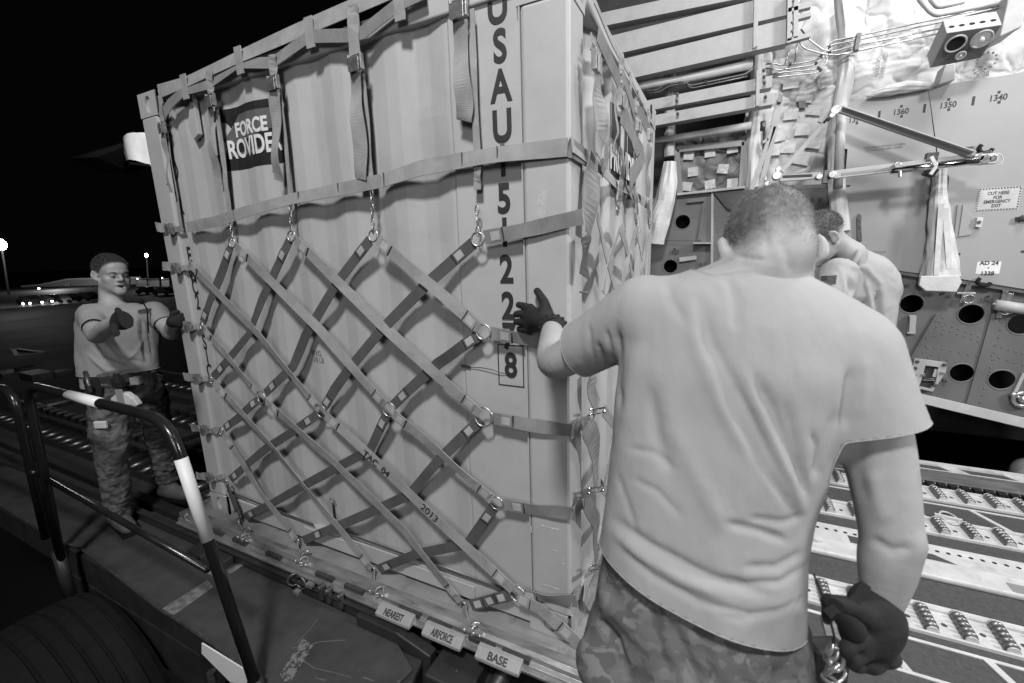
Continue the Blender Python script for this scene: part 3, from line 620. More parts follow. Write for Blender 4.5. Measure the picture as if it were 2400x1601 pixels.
# curled lip of the catwalk plate and the side beam under it
lip = [np.array((x, y-.004, ZC+.008+.010*math.sin(i*2.1))) for i, (x, y) in enumerate([(-7.5, -.5), (-4.5, -.495), (-3.11, -.49), (-2.97, -.475), (-2.6, -.497), (-2.2, -.515), (-1.93, -.535), (-1.6, -.54), (-1.27, -.555), (-.95, -.60)])]
b = MB(); b.tube(lip, .0065, 6); link('plate_lip', b, 'dsteel', ld)
b = MB(); b.prism([(x, z) for x, z in ((-7.5, ZC-.016), (-.95, ZC-.016), (-1.05, -.34), (-7.5, -.30))], 1, -.50, -.47); link('outer_beam', b, 'loader', ld)
b = MB(); b.box(-7.5, -.78, -.163, -.150, -.31, -.064); link('side_beam', b, 'loader', ld, bevel=.004)
b = MB(); b.box(-7.5, -.70, -.175, -.135, -.075, -.0655); link('beam_flange', b, 'loader', ld, bevel=.002)
b = MB(); b.box(-7.5, .15, -.14, 2.05, -.34, -.20); link('deck_frame', b, 'loader', ld)
# deck bits by the beam: guide blocks, ring, cleats
for (px, py, sx, sz) in ((540, 1292, .10, .05), (515, 1275, .07, .06)):
    c = at(px, py, 2, ZC+.02); b = MB(); b.box(c[0]-sx, c[0]+sx, -.26, -.17, ZC, ZC+sz); link('guide_block', b, 'loader', ld, bevel=.006)
c = at(530, 1305, 2, ZC+.003); b = MB(); b.prism([(c[0]-.07, -.285), (c[0]+.1, -.285), (c[0]+.1, -.26), (c[0]-.05, -.26)], 2, ZC, ZC+.002); link('deck_marking', b, 'yellow', ld)
b = MB(); c = at(690, 1358, 1, -.168); b.torus(c, .032, .005, (.8, -.6, 0), 18, 7); link('lashing_ring', b, 'dsteel', ld, smooth=True)
b = MB(); c = at(705, 1365, 1, -.167); b.torus(c, .035, .006, (0, -1, 0), 20, 7); link('lashing_ring', b, 'dsteel', ld, smooth=True)
for px, py in ((755, 1372), (772, 1380), (800, 1393)):
    c = at(px, py, 1, -.17); b = MB(); b.tube([c+[0, .01, 0], c+[0, -.025, 0]], .012, 8); b.box(c[0]-.012, c[0]+.012, -.185, -.165, c[2]-.07, c[2]); link('latch_bolt', b, 'dsteel', ld, bevel=.002)
for px, py in ((730, 1368), (700, 1385)):
    c = at(px, py, 1, -.17); b = MB(); b.box(c[0]-.02, c[0]+.02, -.19, -.165, c[2]-.01, c[2]+.01); link('cleat', b, 'yellow', ld, bevel=.002)
# nose of the loader beyond the catwalk
a = at(836, 1420, 1, -.17); 
b = MB(); b.prism([(-.98, -.075), (-.74, -.075), (-.56, -.12), (-.58, -.42), (-.98, -.45)], 1, -.20, -.15); link('nose_plate', b, 'loader', ld, bevel=.006)
b = MB(); b.prism([(-.80, -.205), (-.60, -.205), (-.575, -.30), (-.62, -.37), (-.80, -.26)], 2, -.19, -.145); link('nose_flap', b, 'loader', ld, bevel=.005)
b = MB(); b.box(-.54, -.33, -.27, -.10, -.36, -.125); o = link('bumper_box', b, 'loader', ld, bevel=.008)
for x_, y_, r_ in ((-.50, -.20, .006), (-.475, -.20, .003), (-.45, -.20, .004), (-.425, -.20, .006)):
    b = MB(); b.tube([(x_, y_, -.125), (x_, y_, -.1235)], r_, 10); link('bolt_head', b, 'dsteel', o)
b = MB(); b.box(-.46, -.435, -.2725, -.2705, -.36, -.26); link('box_marking', b, 'name', o)
b = MB(); b.tube([(-.30, -.25, -.50), (-.30, -.25, -.17)], .03, 14); b.ball((-.30, -.25, -.17), .03, 14, 8); link('hinge_roller', b, 'rail', ld, smooth=True)
b = MB(); b.tube([(-.27, -.25, -.17), (-.22, .5, -.17)], .035, 12); link('hinge_tube', b, 'loader', ld, smooth=True)
# painted dashes on the catwalk
def dash(poly, z=ZC+.0025, nm='painted_dash', mat='yellow'):
    b = MB(); P = [at(x, y, 2, ZC) for x, y in poly]; b.add([(p[0], p[1], z) for p in P], [tuple(range(len(P)))]); link(nm, b, mat, ld)
zc = lambda x, y: (x*.479, 850+y*.479)
dash([zc(795, 1205), zc(1015, 1065), zc(1045, 1098), zc(850, 1238)]); 
dash([zc(1110, 1020), zc(1195, 970), zc(1205, 985), zc(1125, 1035)])
zz = lambda x, y: (450+x*.3616, 1150+y*.3616)
dash([zz(570, 1190), zz(720, 960), zz(790, 1000), zz(640, 1240), zz(600, 1247)], mat=chipped('scraped_paint', .034, .13, .48, 40, .75))
sc_m = gm('bare_scratch', .13, .5, .4)
for pts in (((680, 990), (760, 900), (820, 830)), ((650, 1020), (720, 1010), (830, 980), (900, 975), (1000, 968)), ((690, 1080), (790, 1150), (920, 1180), (1035, 1212)), ((800, 1215), (870, 1230)), ((1110, 1210), (1180, 1235))):
    P = [at(*zz(*p), 2, ZC) for p in pts]; b = MB(); b.ribbon([p+[0, 0, .001] for p in P], [.003+.004*rng.random() for _ in P], (0, 0, 1), .001); link('scratch', b, sc_m, ld)
# conveyor deck behind: strips of rollers, chain rails, cross channels
def conveyor(x0, x1, y0, y1, pitch, r, z=ZR):
    o = MB(); o.box(x0, x1, y0-.02, y0-.005, z-.09, z-.012); o.box(x0, x1, y1+.005, y1+.02, z-.09, z-.012); fr = link('conveyor_frame', o, 'loader', ld)
    rb = MB(); rb.tube([(0, y0, 0), (0, y1, 0)], r, 12); me = rb.mesh('roller'); me.shade_smooth(); me.materials.append(M_['roller'])
    x = x0+pitch/2
    while x < x1: inst('roller', me, Matrix.Translation((x, 0, z-r)), fr); x += pitch
conveyor(-7.4, -2.65, .18, .42, .185, .038); conveyor(-7.4, -2.65, .95, 1.15, .185, .034); conveyor(-7.4, -2.65, 1.7, 1.9, .185, .034); conveyor(-2.5, .15, .1, .4, .3, .03, -.06); conveyor(-2.5, .15, 1.2, 1.5, .3, .03, -.06)
b = MB(); b.box(-7.5, -2.6, -.15, 2.05, -.20, -.165); link('deck_plate', b, 'deck', ld)
for y0, y1, z0, z1v in ((-.05, .02, -.165, -.11), (.55, .62, -.165, -.09), (1.4, 1.47, -.165, -.08), (2.0, 2.06, -.3, -.06)):
    b = MB(); b.box(-7.5, -2.62, y0, y1, z0, z1v); link('guide_rail', b, 'loader', ld, bevel=.005)
for i in range(26):
    b = MB(); x = -7.3+i*.18; b.tube([(x, .585, -.075), (x, .50, -.075)], .02, 8); link('chain_stud', b, 'dsteel', ld)
for x in (-7.0, -6.1, -5.2, -4.3, -3.5):
    b = MB(); b.box(x, x+.12, .64, 1.38, -.165, -.12+.01*rng.random()); link('cross_channel', b, 'roller', ld, bevel=.004)
for (px, py, w_, h_) in ((85, 880, .25, .10), (65, 862, .12, .06), (20, 873, .2, .06), (140, 870, .12, .05)):
    c = at(px, py, 2, -.1); b = MB(); b.box(c[0]-w_, c[0]+w_, c[1]-.12, c[1]+.12, -.16, -.16+h_+.02); link('pallet_stop', b, 'loader', ld, bevel=.008)
c = at(60, 832, 2, -.1); b = MB()
for p, q in (((30, 818), (105, 828)), ((105, 828), (40, 836)), ((30, 818), (40, 836))): b.bar(at(*p, 2, .0), at(*q, 2, .0), .06, .05)
link('raised_frame', b, 'loader', ld)
# wheel
wl = MB(); n = 56; prof = [(-.24, .56), (-.225, .62), (-.19, .645), (-.15, .65), (-.145, .635), (-.135, .635), (-.13, .652), (-.07, .656), (-.065, .64), (-.055, .64), (-.05, .656), (.0, .657), (.005, .641), (.015, .641), (.02, .656), (.07, .655), (.075, .638), (.085, .638), (.09, .652), (.15, .648), (.155, .632), (.165, .632), (.17, .645), (.20, .635), (.23, .61), (.24, .56), (.22, .36), (-.22, .36)]
V = []; F = []
for i in range(n):
    a = 2*math.pi*i/n
    for y, r in prof: V.append((r*math.cos(a), y, r*math.sin(a)))
m_ = len(prof); F = [(i*m_+k, i*m_+(k+1) % m_, ((i+1) % n)*m_+(k+1) % m_, ((i+1) % n)*m_+k) for i in range(n) for k in range(m_)]
wl.add([(v[0]-2.55, v[1]-.76, v[2]-.90) for v in V], F); whl = link('wheel', MB().tube([(-2.55, -.98, -.90), (-2.55, -.56, -.90)], .35, 24), 'loader', ld); link('tyre', wl, 'rubber', whl)
b = MB(); b.box(-3.3, -1.75, -.5, -.3, -.6, -.35); link('chassis', b, 'loader', ld)
for x in (-1.62, -1.35, -1.1):
    b = MB(); b.tube([(x, -.52, -.42), (x, -.52, -.36)], .02, 8); b.torus((x, -.53, -.46), .035, .008, (.3, -1, 0), 14, 6); link('shackle', b, 'dsteel', ld)
# placard on the catwalk side
b = MB(); P = [at(*zc(*p), 1, -.602) for p in ((990, 1370), (1200, 1500), (1215, 1575), (1130, 1560), (990, 1420))]; b.prism([(p[0], p[2]) for p in P], 1, -.605, -.600); link('side_placard', b, 'white', ld)
# handrails: bent tubes standing on the outer edge
RY = -.60
def rp(x, y): return at(x, y, 1, RY)
def bend(P, r=.12, n=7):
    out = [P[0]]
    for i in range(1, len(P)-1):
        a, b_, c = P[i-1], P[i], P[i+1]; d1 = (a-b_)/np.linalg.norm(a-b_); d2 = (c-b_)/np.linalg.norm(c-b_); p, q = b_+d1*r, b_+d2*r
        for t in np.linspace(0, 1, n): out.append((1-t)**2*p+2*t*(1-t)*b_+t*t*q)
    return out+[P[-1]]
base1, top1, top2, base2 = rp(606, 1625), rp(395, 985), rp(62, 900), rp(143, 1312)
hr = link('handrail', MB().tube(bend([base1, top1, top2, base2], .14), .021, 14), 'tube', ld, smooth=True)
def sleeve(p0, p1, nm='reflective_tape', r=.0225):
    link(nm, MB().tube([p0, p1], r, 14), 'tape', hr, smooth=True)
d1 = top1-base1; 
q0, q1 = rp(412, 1075), rp(480, 1265)
sleeve(base1+d1*(np.dot(q1-base1, d1)/np.dot(d1, d1)), base1+d1*(np.dot(q0-base1, d1)/np.dot(d1, d1)))
d2 = top2-top1; q0, q1 = rp(235, 945), rp(162, 925)
sleeve(top1+d2*(np.dot(q0-top1, d2)/np.dot(d2, d2)), top1+d2*(np.dot(q1-top1, d2)/np.dot(d2, d2)))
mid0, mid1 = rp(92, 1112), rp(487, 1335)
link('mid_rail', MB().tube([mid0, mid1], .014, 10), 'tube', hr, smooth=True)
for p in (base1, base2):
    link('rail_socket', MB().tube([p+[0, 0, -.25], p+[-.01, 0, .06]], .029, 14), 'loader', ld, smooth=True)
hr2 = link('handrail', MB().tube(bend([rp(108, 1260), rp(35, 930)+[.0, 0, .03], rp(-160, 870), rp(-150, 1100)], .13), .021, 14), 'tube', ld, smooth=True)
link('mid_rail', MB().tube([rp(-200, 1010), rp(82, 1108)], .014, 10), 'tube', hr2, smooth=True)

# ================================================================ aircraft: ramp floor on the right
def SC(mb, name, mat, parent=None, **k): return link(name, mb, mat, parent, **k)
X0, X1 = .34, 4.6
fl = MB(); fl.box(X0, X1, -2.2, 2.70, -.30, -.104); floor = struct('floor', fl, 'grip', label='dark grip-coated aircraft ramp floor with pale rails and roller trays')
def strip(y0, y1, mat, z0=-.104, z1v=-.098, nm='floor_rail', x0=X0, x1=X1, bev=.001):
    b = MB(); b.box(x0, x1, y0, y1, z0, z1v); return link(nm, b, mat, floor, bevel=bev)
strip(2.66, 2.70, 'rail', z1v=-.085); strip(2.56, 2.585, 'rail'); strip(2.37, 2.56, 'alu', z1v=-.094, nm='floor_plank'); strip(2.335, 2.345, 'rail')
for x in np.arange(1.7, 4.4, .35): b = MB(); b.prism([(x, 2.585), (x+.10, 2.585), (x+.05, 2.66), (x-.05, 2.66)], 2, -.104, -.097); link('frame_divider', b, 'rail', floor)
studs = MB(); sb = MB(); sb.box(-.022, .022, 2.275, 2.325, -.104, -.080); sm = sb.mesh('lock_stud'); sm.materials.append(M_['black'])
for x in np.arange(1.6, 4.4, .06): inst('lock_stud', sm, Matrix.Translation((x, 0, 0)), floor)
def tray(y0, y1, mat='rail', rollers=True, pitch=.135, xr=None):
    strip(y0, y0+.012, mat, z1v=-.088, nm='tray_edge'); strip(y1-.012, y1, mat, z1v=-.088, nm='tray_edge'); tr = strip(y0+.012, y1-.012, mat, z1v=-.1005, nm='roller_tray')
    yc = (y0+y1)/2; ln = (y1-y0)*.62; rb = MB()
    for k in range(5):
        yy = yc-ln/2+ln*k/4; rb.tube([(0, yy-.009, 0), (0, yy-.004, 0), (0, yy+.004, 0), (0, yy+.009, 0)], [.014, .026, .026, .014], 12)
    rb.tube([(0, y0+.02, 0), (0, y1-.02, 0)], .008, 8); me = rb.mesh('tray_roller'); me.shade_smooth(); me.materials.append(M_['wheelm'])
    lug = MB()
    for yy in (yc-ln/2-.02, yc+ln/2+.02): lug.tube([(0, yy-.004, 0), (0, yy+.004, 0)], .022, 12)
    lm = lug.mesh('roller_bracket'); lm.materials.append(M_['rail'])
    hb = MB(); hb.tube([(0, y0+.0115, -.096), (0, y0+.0128, -.096)], .009, 10); 
    x = .62
    while x < 4.3:
        i = inst('tray_roller', me, Matrix.Translation((x, 0, -.085)), tr); inst('roller_bracket', lm, Matrix.Translation((x, 0, -.088)), tr)
        if xr is None: pass
        b2 = MB(); x += pitch
    hole = MB(); hole.tube([(0, yc, -.1003), (0, yc, -.0998)], .011, 10); hm = hole.mesh('tray_hole'); hm.materials.append(M_['dsteel'])
    x = .62+pitch/2
    while x < 4.3: inst('tray_hole', hm, Matrix.Translation((x, 0, 0)), tr); x += pitch
tray(2.06, 2.25); tray(1.62, 1.80); tray(.76, .94, pitch=.125); tray(-.25, -.07, pitch=.125); tray(-1.2, -1.02)
strip(2.015, 2.028, 'rail'); strip(1.815, 1.83, 'rail')
def dividers(y0, y1, xs, w=.028, sk=.10):
    for x in xs:
        b = MB(); b.prism([(x, y1), (x+w, y1), (x+w+sk, y0), (x+sk, y0)], 2, -.104, -.0975); link('frame_divider', b, 'rail', floor)
dividers(1.83, 2.015, (1.55, 1.93, 2.3, 2.75, 3.2)); 
b = MB(); c = at(*z7(830, 640), 2, -.1); b.torus((c[0], c[1], -.094), .055, .006, (0, 0, 1), 20, 6, sc=(1.3, .7)); b.bar((c[0]-.07, c[1], -.09), (c[0]+.05, c[1]-.02, -.09), .02, .02); link('tie_down_ring', b, 'rail', floor)
# perforated rail, flange
pr = strip(1.335, 1.50, 'rail', z1v=-.094, nm='perforated_rail')
ph = MB(); ph.tube([(0, 1.44, -.0941), (0, 1.44, -.0933)], .010, 10); pm = ph.mesh('rail_hole'); pm.materials.append(M_['black'])
for x in np.arange(.7, 4.2, .045): inst('rail_hole', pm, Matrix.Translation((x, 0, 0)), pr)
for x in (1.75, 2.6): b = MB(); b.prism([(x-.55, 1.345), (x-.10, 1.345), (x-.18, 1.40), (x-.55, 1.415)], 2, -.0935, -.0930); link('grip_inset', b, 'grip', pr)
strip(1.17, 1.315, 'rail', z1v=-.075, nm='lip_rail', bev=.01); c = at(1918, 1278, 2, -.08); b = MB(); b.tube([(c[0], 1.27, -.08), (c[0], 1.27, -.055)], .03, 16); link('rail_boss', b, 'rail', floor, bevel=.004)
strip(.955, .975, 'rail'); strip(.70, .715, 'rail'); strip(.505, .52, 'rail'); strip(.30, .315, 'rail'); strip(.0, .015, 'rail')
dividers(.52, .70, (.8, 1.13, 1.50, 1.86, 2.2), .03, .07); dividers(.02, .30, (.9, 1.5, 2.1), .03, .1)
b = MB(); b.prism([(.96, .535), (1.14, .535), (1.10, .69), (.96, .69)], 2, -.104, -.097); link('bare_insert', b, 'alu', floor)
c = at(*z7(1215, 1050), 2, -.09); b = MB(); b.box(c[0]-.03, c[0]+.25, 1.185, 1.25, -.075, -.0735); link('bare_insert', b, 'linerD', floor)

# ================================================================ aircraft: side wall (plane y = YW)
YW = 2.9
def plate(name, outer, holes, y, th, mat, parent=None, bevel=0., kind=None):
    """flat plate facing -y; outer and holes are lists of (x, z)"""
    cu = bpy.data.curves.new('c', 'CURVE'); cu.dimensions = '2D'; cu.fill_mode = 'BOTH'; cu.extrude = th/2
    for pts in [outer]+list(holes):
        sp = cu.splines.new('POLY'); sp.points.add(len(pts)-1); sp.use_cyclic_u = True
        for i, p in enumerate(pts): sp.points[i].co = (p[0], p[1], 0, 1)
    t = bpy.data.objects.new('t', cu); me = bpy.data.meshes.new_from_object(t); bpy.data.objects.remove(t)
    co = getco(me); out = np.stack([co[:, 0], y+th/2-co[:, 2], co[:, 1]], 1); setco(me, out); me.flip_normals() if hasattr(me, 'flip_normals') else None
    return link(name, me, mat, parent, bevel=bevel, kind=kind)
def xz(pts, y=YW): return [(lambda c: (c[0], c[2]))(at(px, py, 1, y)) for px, py in pts]
def circ(c, r, n=36, sx=1.): return [(c[0]+sx*r*math.cos(t), c[1]+r*math.sin(t)) for t in np.linspace(0, 2*math.pi, n, endpoint=False)]
back = MB(); back.box(-3.0, 5.5, 3.35, 3.4, -.1+.45, 6); struct('hull_skin', back, 'dark')
# lower riveted wall
lw = thing('lower_side_wall', 'dark grey riveted lower side wall with round lightening holes and station numbers', 'side wall', (1.9, YW, .8))
holes_px = [((1600, 520), .062), ((1571, 624), .060), (z6(618, 815), .069), (z6(983, 878), .071), (z6(1290, 940), .071), (z6(925, 1238), .069), (z6(1170, 1280), .071)]
hz = []; 
for (px, py), r in holes_px: p = at(px, py, 1, YW); hz.append(((p[0], p[2]), r))
outerL = xz([(1470, 474), (1587, 456), (1746, 438), (1960, 430), (1975, 612), (2091, 633), (2400, 679), (2560, 700), (2560, 1030), (2400, 978), (2145, 918), (1900, 860), (1470, 740)])
plate('wall_panel', outerL, [circ(c, r) for c, r in hz], YW, .012, 'lower', lw)
b = MB(); b.box(-1.2, 4.5, YW+.28, YW+.30, .0, 1.9); link('cavity_back', b, 'black', lw)
for c, r in hz:
    b = MB(); b.torus((c[0], YW+.002, c[1]), r+.004, .006, (0, 1, 0), 40, 8); link('hole_rim', b, 'lower', lw, smooth=True)
fl_px = [(1900, 862), (2145, 922), (2400, 982), (2560, 1022)]; b = MB(); P = [at(x, y, 1, YW-.02) for x, y in fl_px]
b.ribbon([p+[0, 0, -.028] for p in P], .075, (0, -1, .25), .03); link('bottom_flange', b, 'beam', lw, bevel=.004)
b = MB(); P = [at(x, y, 1, YW-.02) for x, y in ((2091, 636), (2400, 682), (2560, 704))]; b.ribbon(P, .03, (0, -1, 0), .03); link('top_flange', b, 'lower', lw, bevel=.003)
b = MB(); P = [at(x, y, 1, YW-.02) for x, y in ((1587, 456), (1746, 439))]; b.ribbon(P, .02, (0, -1, 0), .06); link('top_flange', b, 'beam', lw, bevel=.003)
# ribs and seams
def seam(p0, p1, w_, mat='lower', t=.012, nm='rib'):
    b = MB(); a, c = at(*p0, 1, YW-.008), at(*p1, 1, YW-.008); b.ribbon([a, c], w_, (0, -1, 0), t); return link(nm, b, mat, lw, bevel=.002)
seam(z6(1135, 870), z6(975, 1430), .045); seam(z6(765, 880), z6(590, 1180), .006, t=.02); seam(z5(665, 190), z5(660, 870), .02, 'beam', .03); seam(z5(600, 240), z5(545, 640), .03); seam(z6(1307, 1240), z6(1245, 1370), .02, 'beam')
b = MB(); a = at(*z5(495, 665), 1, YW-.02); c = at(*z5(655, 665), 1, YW-.02); b.ribbon([a, c], .012, (0, -1, 0), .16); link('shelf_angle', b, 'beam', lw)
# dark cover behind the tall man's head
plate('cover_cloth', xz([z5(670, 190), z5(1780, 150), z5(1760, 480), z5(1640, 560), z5(800, 350)], YW-.03), [], YW-.03, .01, gm('cover_cloth', .07, .8, bump=.6, bscale=8, bd=.03), lw)
# rivets: shared mesh, rows
rv = MB(); rv.ball((0, 0, 0), .0062, 7, 4, (1, .6, 1)); rvm = rv.mesh('rivet'); rvm.shade_smooth(); rvm.materials.append(M_['lower'])
nr = 0
def rivets(p0, p1, n):
    global nr
    a, c = at(*p0, 1, YW), at(*p1, 1, YW)
    for i in range(n):
        p = a+(c-a)*i/max(1, n-1)
        if any((p[0]-q[0])**2+(p[2]-q[1])**2 < (r+.01)**2 for q, r in hz): continue
        inst('rivet', rvm, Matrix.Translation((p[0], YW-.001, p[2])), lw); nr += 1
rivets(z6(530, 645), z6(1307, 765), 24)
for k in range(4): rivets(z6(640+k*18, 1100-k*38), z6(1100+k*25, 1230-k*75+ (0)), 10) if k < 2 else rivets(z6(690+k*20, 1000-k*30), z6(1070, 1120-k*30), 9)
rivets(z6(770, 880), z6(760, 1010), 4); rivets(z6(810, 900), z6(805, 1000), 3); rivets(z6(710, 970), z6(720, 1140), 4); rivets(z6(1130, 1070), z6(1300, 1120), 5); rivets(z6(1110, 1130), z6(1300, 1190), 5); rivets(z6(530, 960), z6(530, 1020), 2)
rivets(z6(1090, 960), z6(1000, 1390), 12); rivets(z6(1175, 930), z6(1040, 1420), 12); rivets(z5(360, 235), z5(650, 205), 14); rivets(z5(585, 260), z5(520, 640), 18); rivets(z5(690, 380), z5(715, 560), 6); rivets(z5(240, 635), z5(530, 640), 16); rivets(z5(250, 670), z5(480, 690), 10)
rivets(z6(650, 1390), z6(1300, 1530), 22)
def stext(s, p, h, mat='print', y=YW-.008, xs=.8, parent=None, rot=0., off=0.0, nm='station_number'):
    c = at(*p, 1, y); c[1] = y; X = np.array((math.cos(rot), 0, math.sin(rot))); Z = np.array((-math.sin(rot), 0, math.cos(rot)))
    return label3(s, c, h/.70, mat, parent or lw, nm, xdir=X, zdir=Z, xs=xs, off=off)
stext('1360', z6(575, 702), .028, rot=-.05); stext('1350', z6(716, 757), .030, rot=-.05); stext('1340', z6(1078, 795), .033, rot=-.05)
stext('1420', z5(315, 747), .038); stext('1410', z5(570, 860), .038); stext('1390', z5(1570, 960), .05, rot=1.35)
for p in (z6(812, 751), z6(1090, 770), z5(318, 718), z5(1592, 898)): c = at(*p, 1, YW-.008); b = MB(); b.box(c[0]-.008, c[0]+.008, YW-.009, YW-.006, c[2]-.008, c[2]+.008); link('station_dot', b, 'print', lw)
# light tags on the wall
def tagplate(p0, p1, p2, p3, d=.03, mat='beam', nm='wall_bracket', y=YW):
    b = MB(); P = [at(*p, 1, y-d) for p in (p0, p1, p2, p3)]; b.prism([(q[0], q[2]) for q in P], 1, y-d, y-.002); return link(nm, b, mat, lw, bevel=.003)
tagplate(z6(605, 885), z6(650, 887), z6(642, 1000), z6(590, 998)); tagplate(z5(360, 798), z5(515, 778), z5(518, 815), z5(360, 838)); tagplate(z5(427, 262), z5(590, 245), z5(592, 280), z5(427, 298), mat='lower')
b = MB(); a, c = at(*z6(605, 895), 1, YW-.035), at(*z6(600, 985), 1, YW-.035); b.bar(a, c, .006, .004, (0, 1, 0)); link('bracket_slot', b, 'dark', lw)
# recessed winch panel
wp = plate('winch_frame', xz([z6(635, 1148), z6(830, 1175), z6(825, 1230), z6(745, 1350), z6(625, 1325), z6(610, 1240)], YW-.03), [xz([z6(700, 1190), z6(780, 1200), z6(765, 1290), z6(735, 1335), z6(660, 1320), z6(672, 1290)], YW-.03)], YW-.04, .03, 'beam', lw, bevel=.004)
plate('winch_recess', xz([z6(690, 1180), z6(790, 1190), z6(775, 1300), z6(745, 1340), z6(655, 1325), z6(665, 1290)], YW-.01), [], YW-.012, .003, 'dark', wp)
for p in ((655, 1170), (643, 1210), (638, 1250), (615, 1280), (690, 1250), (820, 1190), (808, 1240), (825, 1290), (765, 1315)):
    c = at(*z6(*p), 1, YW-.05); b = MB(); b.tube([c, c+[0, .03, 0]], .013, 10); link('bolt_head', b, 'dsteel' if rng.random() < .5 else 'steel', wp, bevel=.002)
b = MB(); a, c = at(*z6(680, 1275), 1, YW-.03), at(*z6(760, 1280), 1, YW-.03); b.tube([a, c], .012, 10); link('winch_drum', b, 'chrome', wp); 
b = MB(); a, c = at(*z6(770, 1215), 1, YW-.03), at(*z6(755, 1262), 1, YW-.03); b.bar(a, c, .02, .006, (0, 1, 0)); link('winch_strap', b, 'beam', wp)
# latches and the tube under the number 1340
for p0, p1 in ((z6(975, 690), z6(925, 810)), (z6(1195, 735), z6(1150, 900)), (z6(1225, 750), z6(1180, 870))):
    b = MB(); a, c = at(*p0, 1, YW-.03), at(*p1, 1, YW-.03); b.bar(a, c, .03, .012, (0, 1, 0)); m0 = (a+c)/2; b.tube([m0+[-.05, 0, 0], m0+[.05, 0, 0]], .011, 8); b.torus(m0+[.02, -.01, -.04], .03, .004, (0, 1, 0), 14, 6); link('latch', b, 'steel', lw, bevel=.001)
b = MB(); a, c = at(*z6(1130, 820), 1, YW-.04), at(*z6(1330, 850), 1, YW-.04); b.tube([a, c], .038, 14); link('torque_tube', b, 'beam', lw, smooth=True)
b = MB(); c = at(*z6(1300, 1400), 1, YW-.03); b.torus(c, .05, .014, (0, 1, 0), 20, 8); b.ball(c, .03); a = at(*z6(1240, 1370), 1, YW-.03); b.tube([a, c], .012, 8); b.ball(a, .02); link('crank_handle', b, 'steel', lw, smooth=True)

# ---- liner panels above
ln = thing('liner_panel_wall', 'pale grey aircraft liner panels marked with station numbers and emergency cut-out sign', 'wall lining', (2.1, YW-.03, 1.9))
YL = YW-.045
up = [z4(715, 752), z4(2038, 530), z4(2560, 445)]
plate('liner_panel', xz([z4(715, 752), z4(1330, 640), z4(1400, 1170), z6(752, 60), z6(700, 600), z6(695, 632), z6(498, 606), (1978, 560), z4(722, 1300), z4(728, 1260), z4(742, 1095), z4(690, 1085)], YL), [], YL, .012, 'liner', ln, bevel=.003)
plate('liner_panel', xz([z4(1335, 639), z4(2038, 530), z4(2560, 445), (2560, 705), z6(1307, 724), z6(905, 660), z6(845, 400), z6(828, 230), z6(848, 40), z4(1410, 1170)], YL), [], YL, .012, 'liner', ln, bevel=.003)
b = MB(); b.box(1.2, 3.3, YL+.03, YL+.034, 1.30, 2.4); link('liner_backing', b, 'dark', ln)
for s, (x, y) in (('1340', (1855, 714)), ('1350', (1485, 768)), ('1360', (1138, 818)), ('137', (795, 878))):
    stext(s, z4(x, y), .037, y=YL-.001, xs=.86, parent=ln, off=.0008)
    for dy in ((-38, 36) if s != '137' else (25,)):
        c = at(*z4(x+(0 if s != '137' else 15), y+dy), 1, YL); b = MB(); b.box(c[0]-.007, c[0]+.007, YL-.0015, YL, c[2]-.008, c[2]+.008); link('station_dot', b, 'print', ln)
for x, y in ((1666, 740), (1307, 795), (974, 845)):
    c = at(*z4(x, y), 1, YL); b = MB(); b.box(c[0]-.007, c[0]+.007, YL-.0015, YL, c[2]-.028, c[2]+.028); link('station_tick', b, 'print', ln)
stext('DEFENSIVE SYSTEM COVERS\nSTOWED BEHIND LINER', z4(1012, 1082), .0145, 'greyprint', YL-.001, .92, ln, rot=.0, nm='stencil')
stext('STOWAGE\nPLUG', z6(415, 505), .014, 'greyprint', YL-.001, .9, ln, nm='stencil')
# emergency cut-out sign with a striped border
c0 = at(*z6(1148, 172), 1, YL); sg = MB(); sw, sh = .108, .076; sg.box(c0[0]-sw, c0[0]+sw, YL-.002, YL, c0[2]-sh, c0[2]+sh); sg = link('emergency_sign', sg, gm('sign_plate', .42, .5), ln)
stext('CUT HERE\nFOR\nEMERGENCY\nEXIT', z6(1145, 174), .0205, y=YL-.0025, xs=.80, parent=sg, nm='sign_lettering', off=.0006)
nst = 0
for i in range(14):
    for s in (-1, 1):
        x = c0[0]-sw+.01+i*(2*sw-.02)/13; b = MB(); b.prism([(x-.006, c0[2]+s*(sh-.002)), (x+.002, c0[2]+s*(sh-.002)), (x+.006, c0[2]+s*(sh-.010)), (x-.002, c0[2]+s*(sh-.010))][::1], 1, YL-.0028, YL-.002); link('border_stripe', b, 'print', sg)
for i in range(8):
    for s in (-1, 1):
        z = c0[2]-sh+.018+i*(2*sh-.036)/7; b = MB(); b.prism([(c0[0]+s*(sw-.002), z-.005), (c0[0]+s*(sw-.002), z+.002), (c0[0]+s*(sw-.010), z+.006), (c0[0]+s*(sw-.010), z-.001)], 1, YL-.0028, YL-.002); link('border_stripe', b, 'print', sg)
c0 = at(*z6(1087, 594), 1, YL); b = MB(); b.box(c0[0]-.062, c0[0]+.062, YL-.002, YL, c0[2]-.042, c0[2]+.042); pl = link('station_plate', b, gm('white_plate', .62, .5), ln)
stext('AD 24\n\n1338', z6(1087, 596), .0265, y=YL-.0025, xs=.95, parent=pl, nm='plate_lettering', off=.001)
b = MB(); b.box(c0[0]-.004, c0[0]+.004, YL-.0028, YL-.002, c0[2]-.004, c0[2]+.004); link('plate_dot', b, 'print', pl)
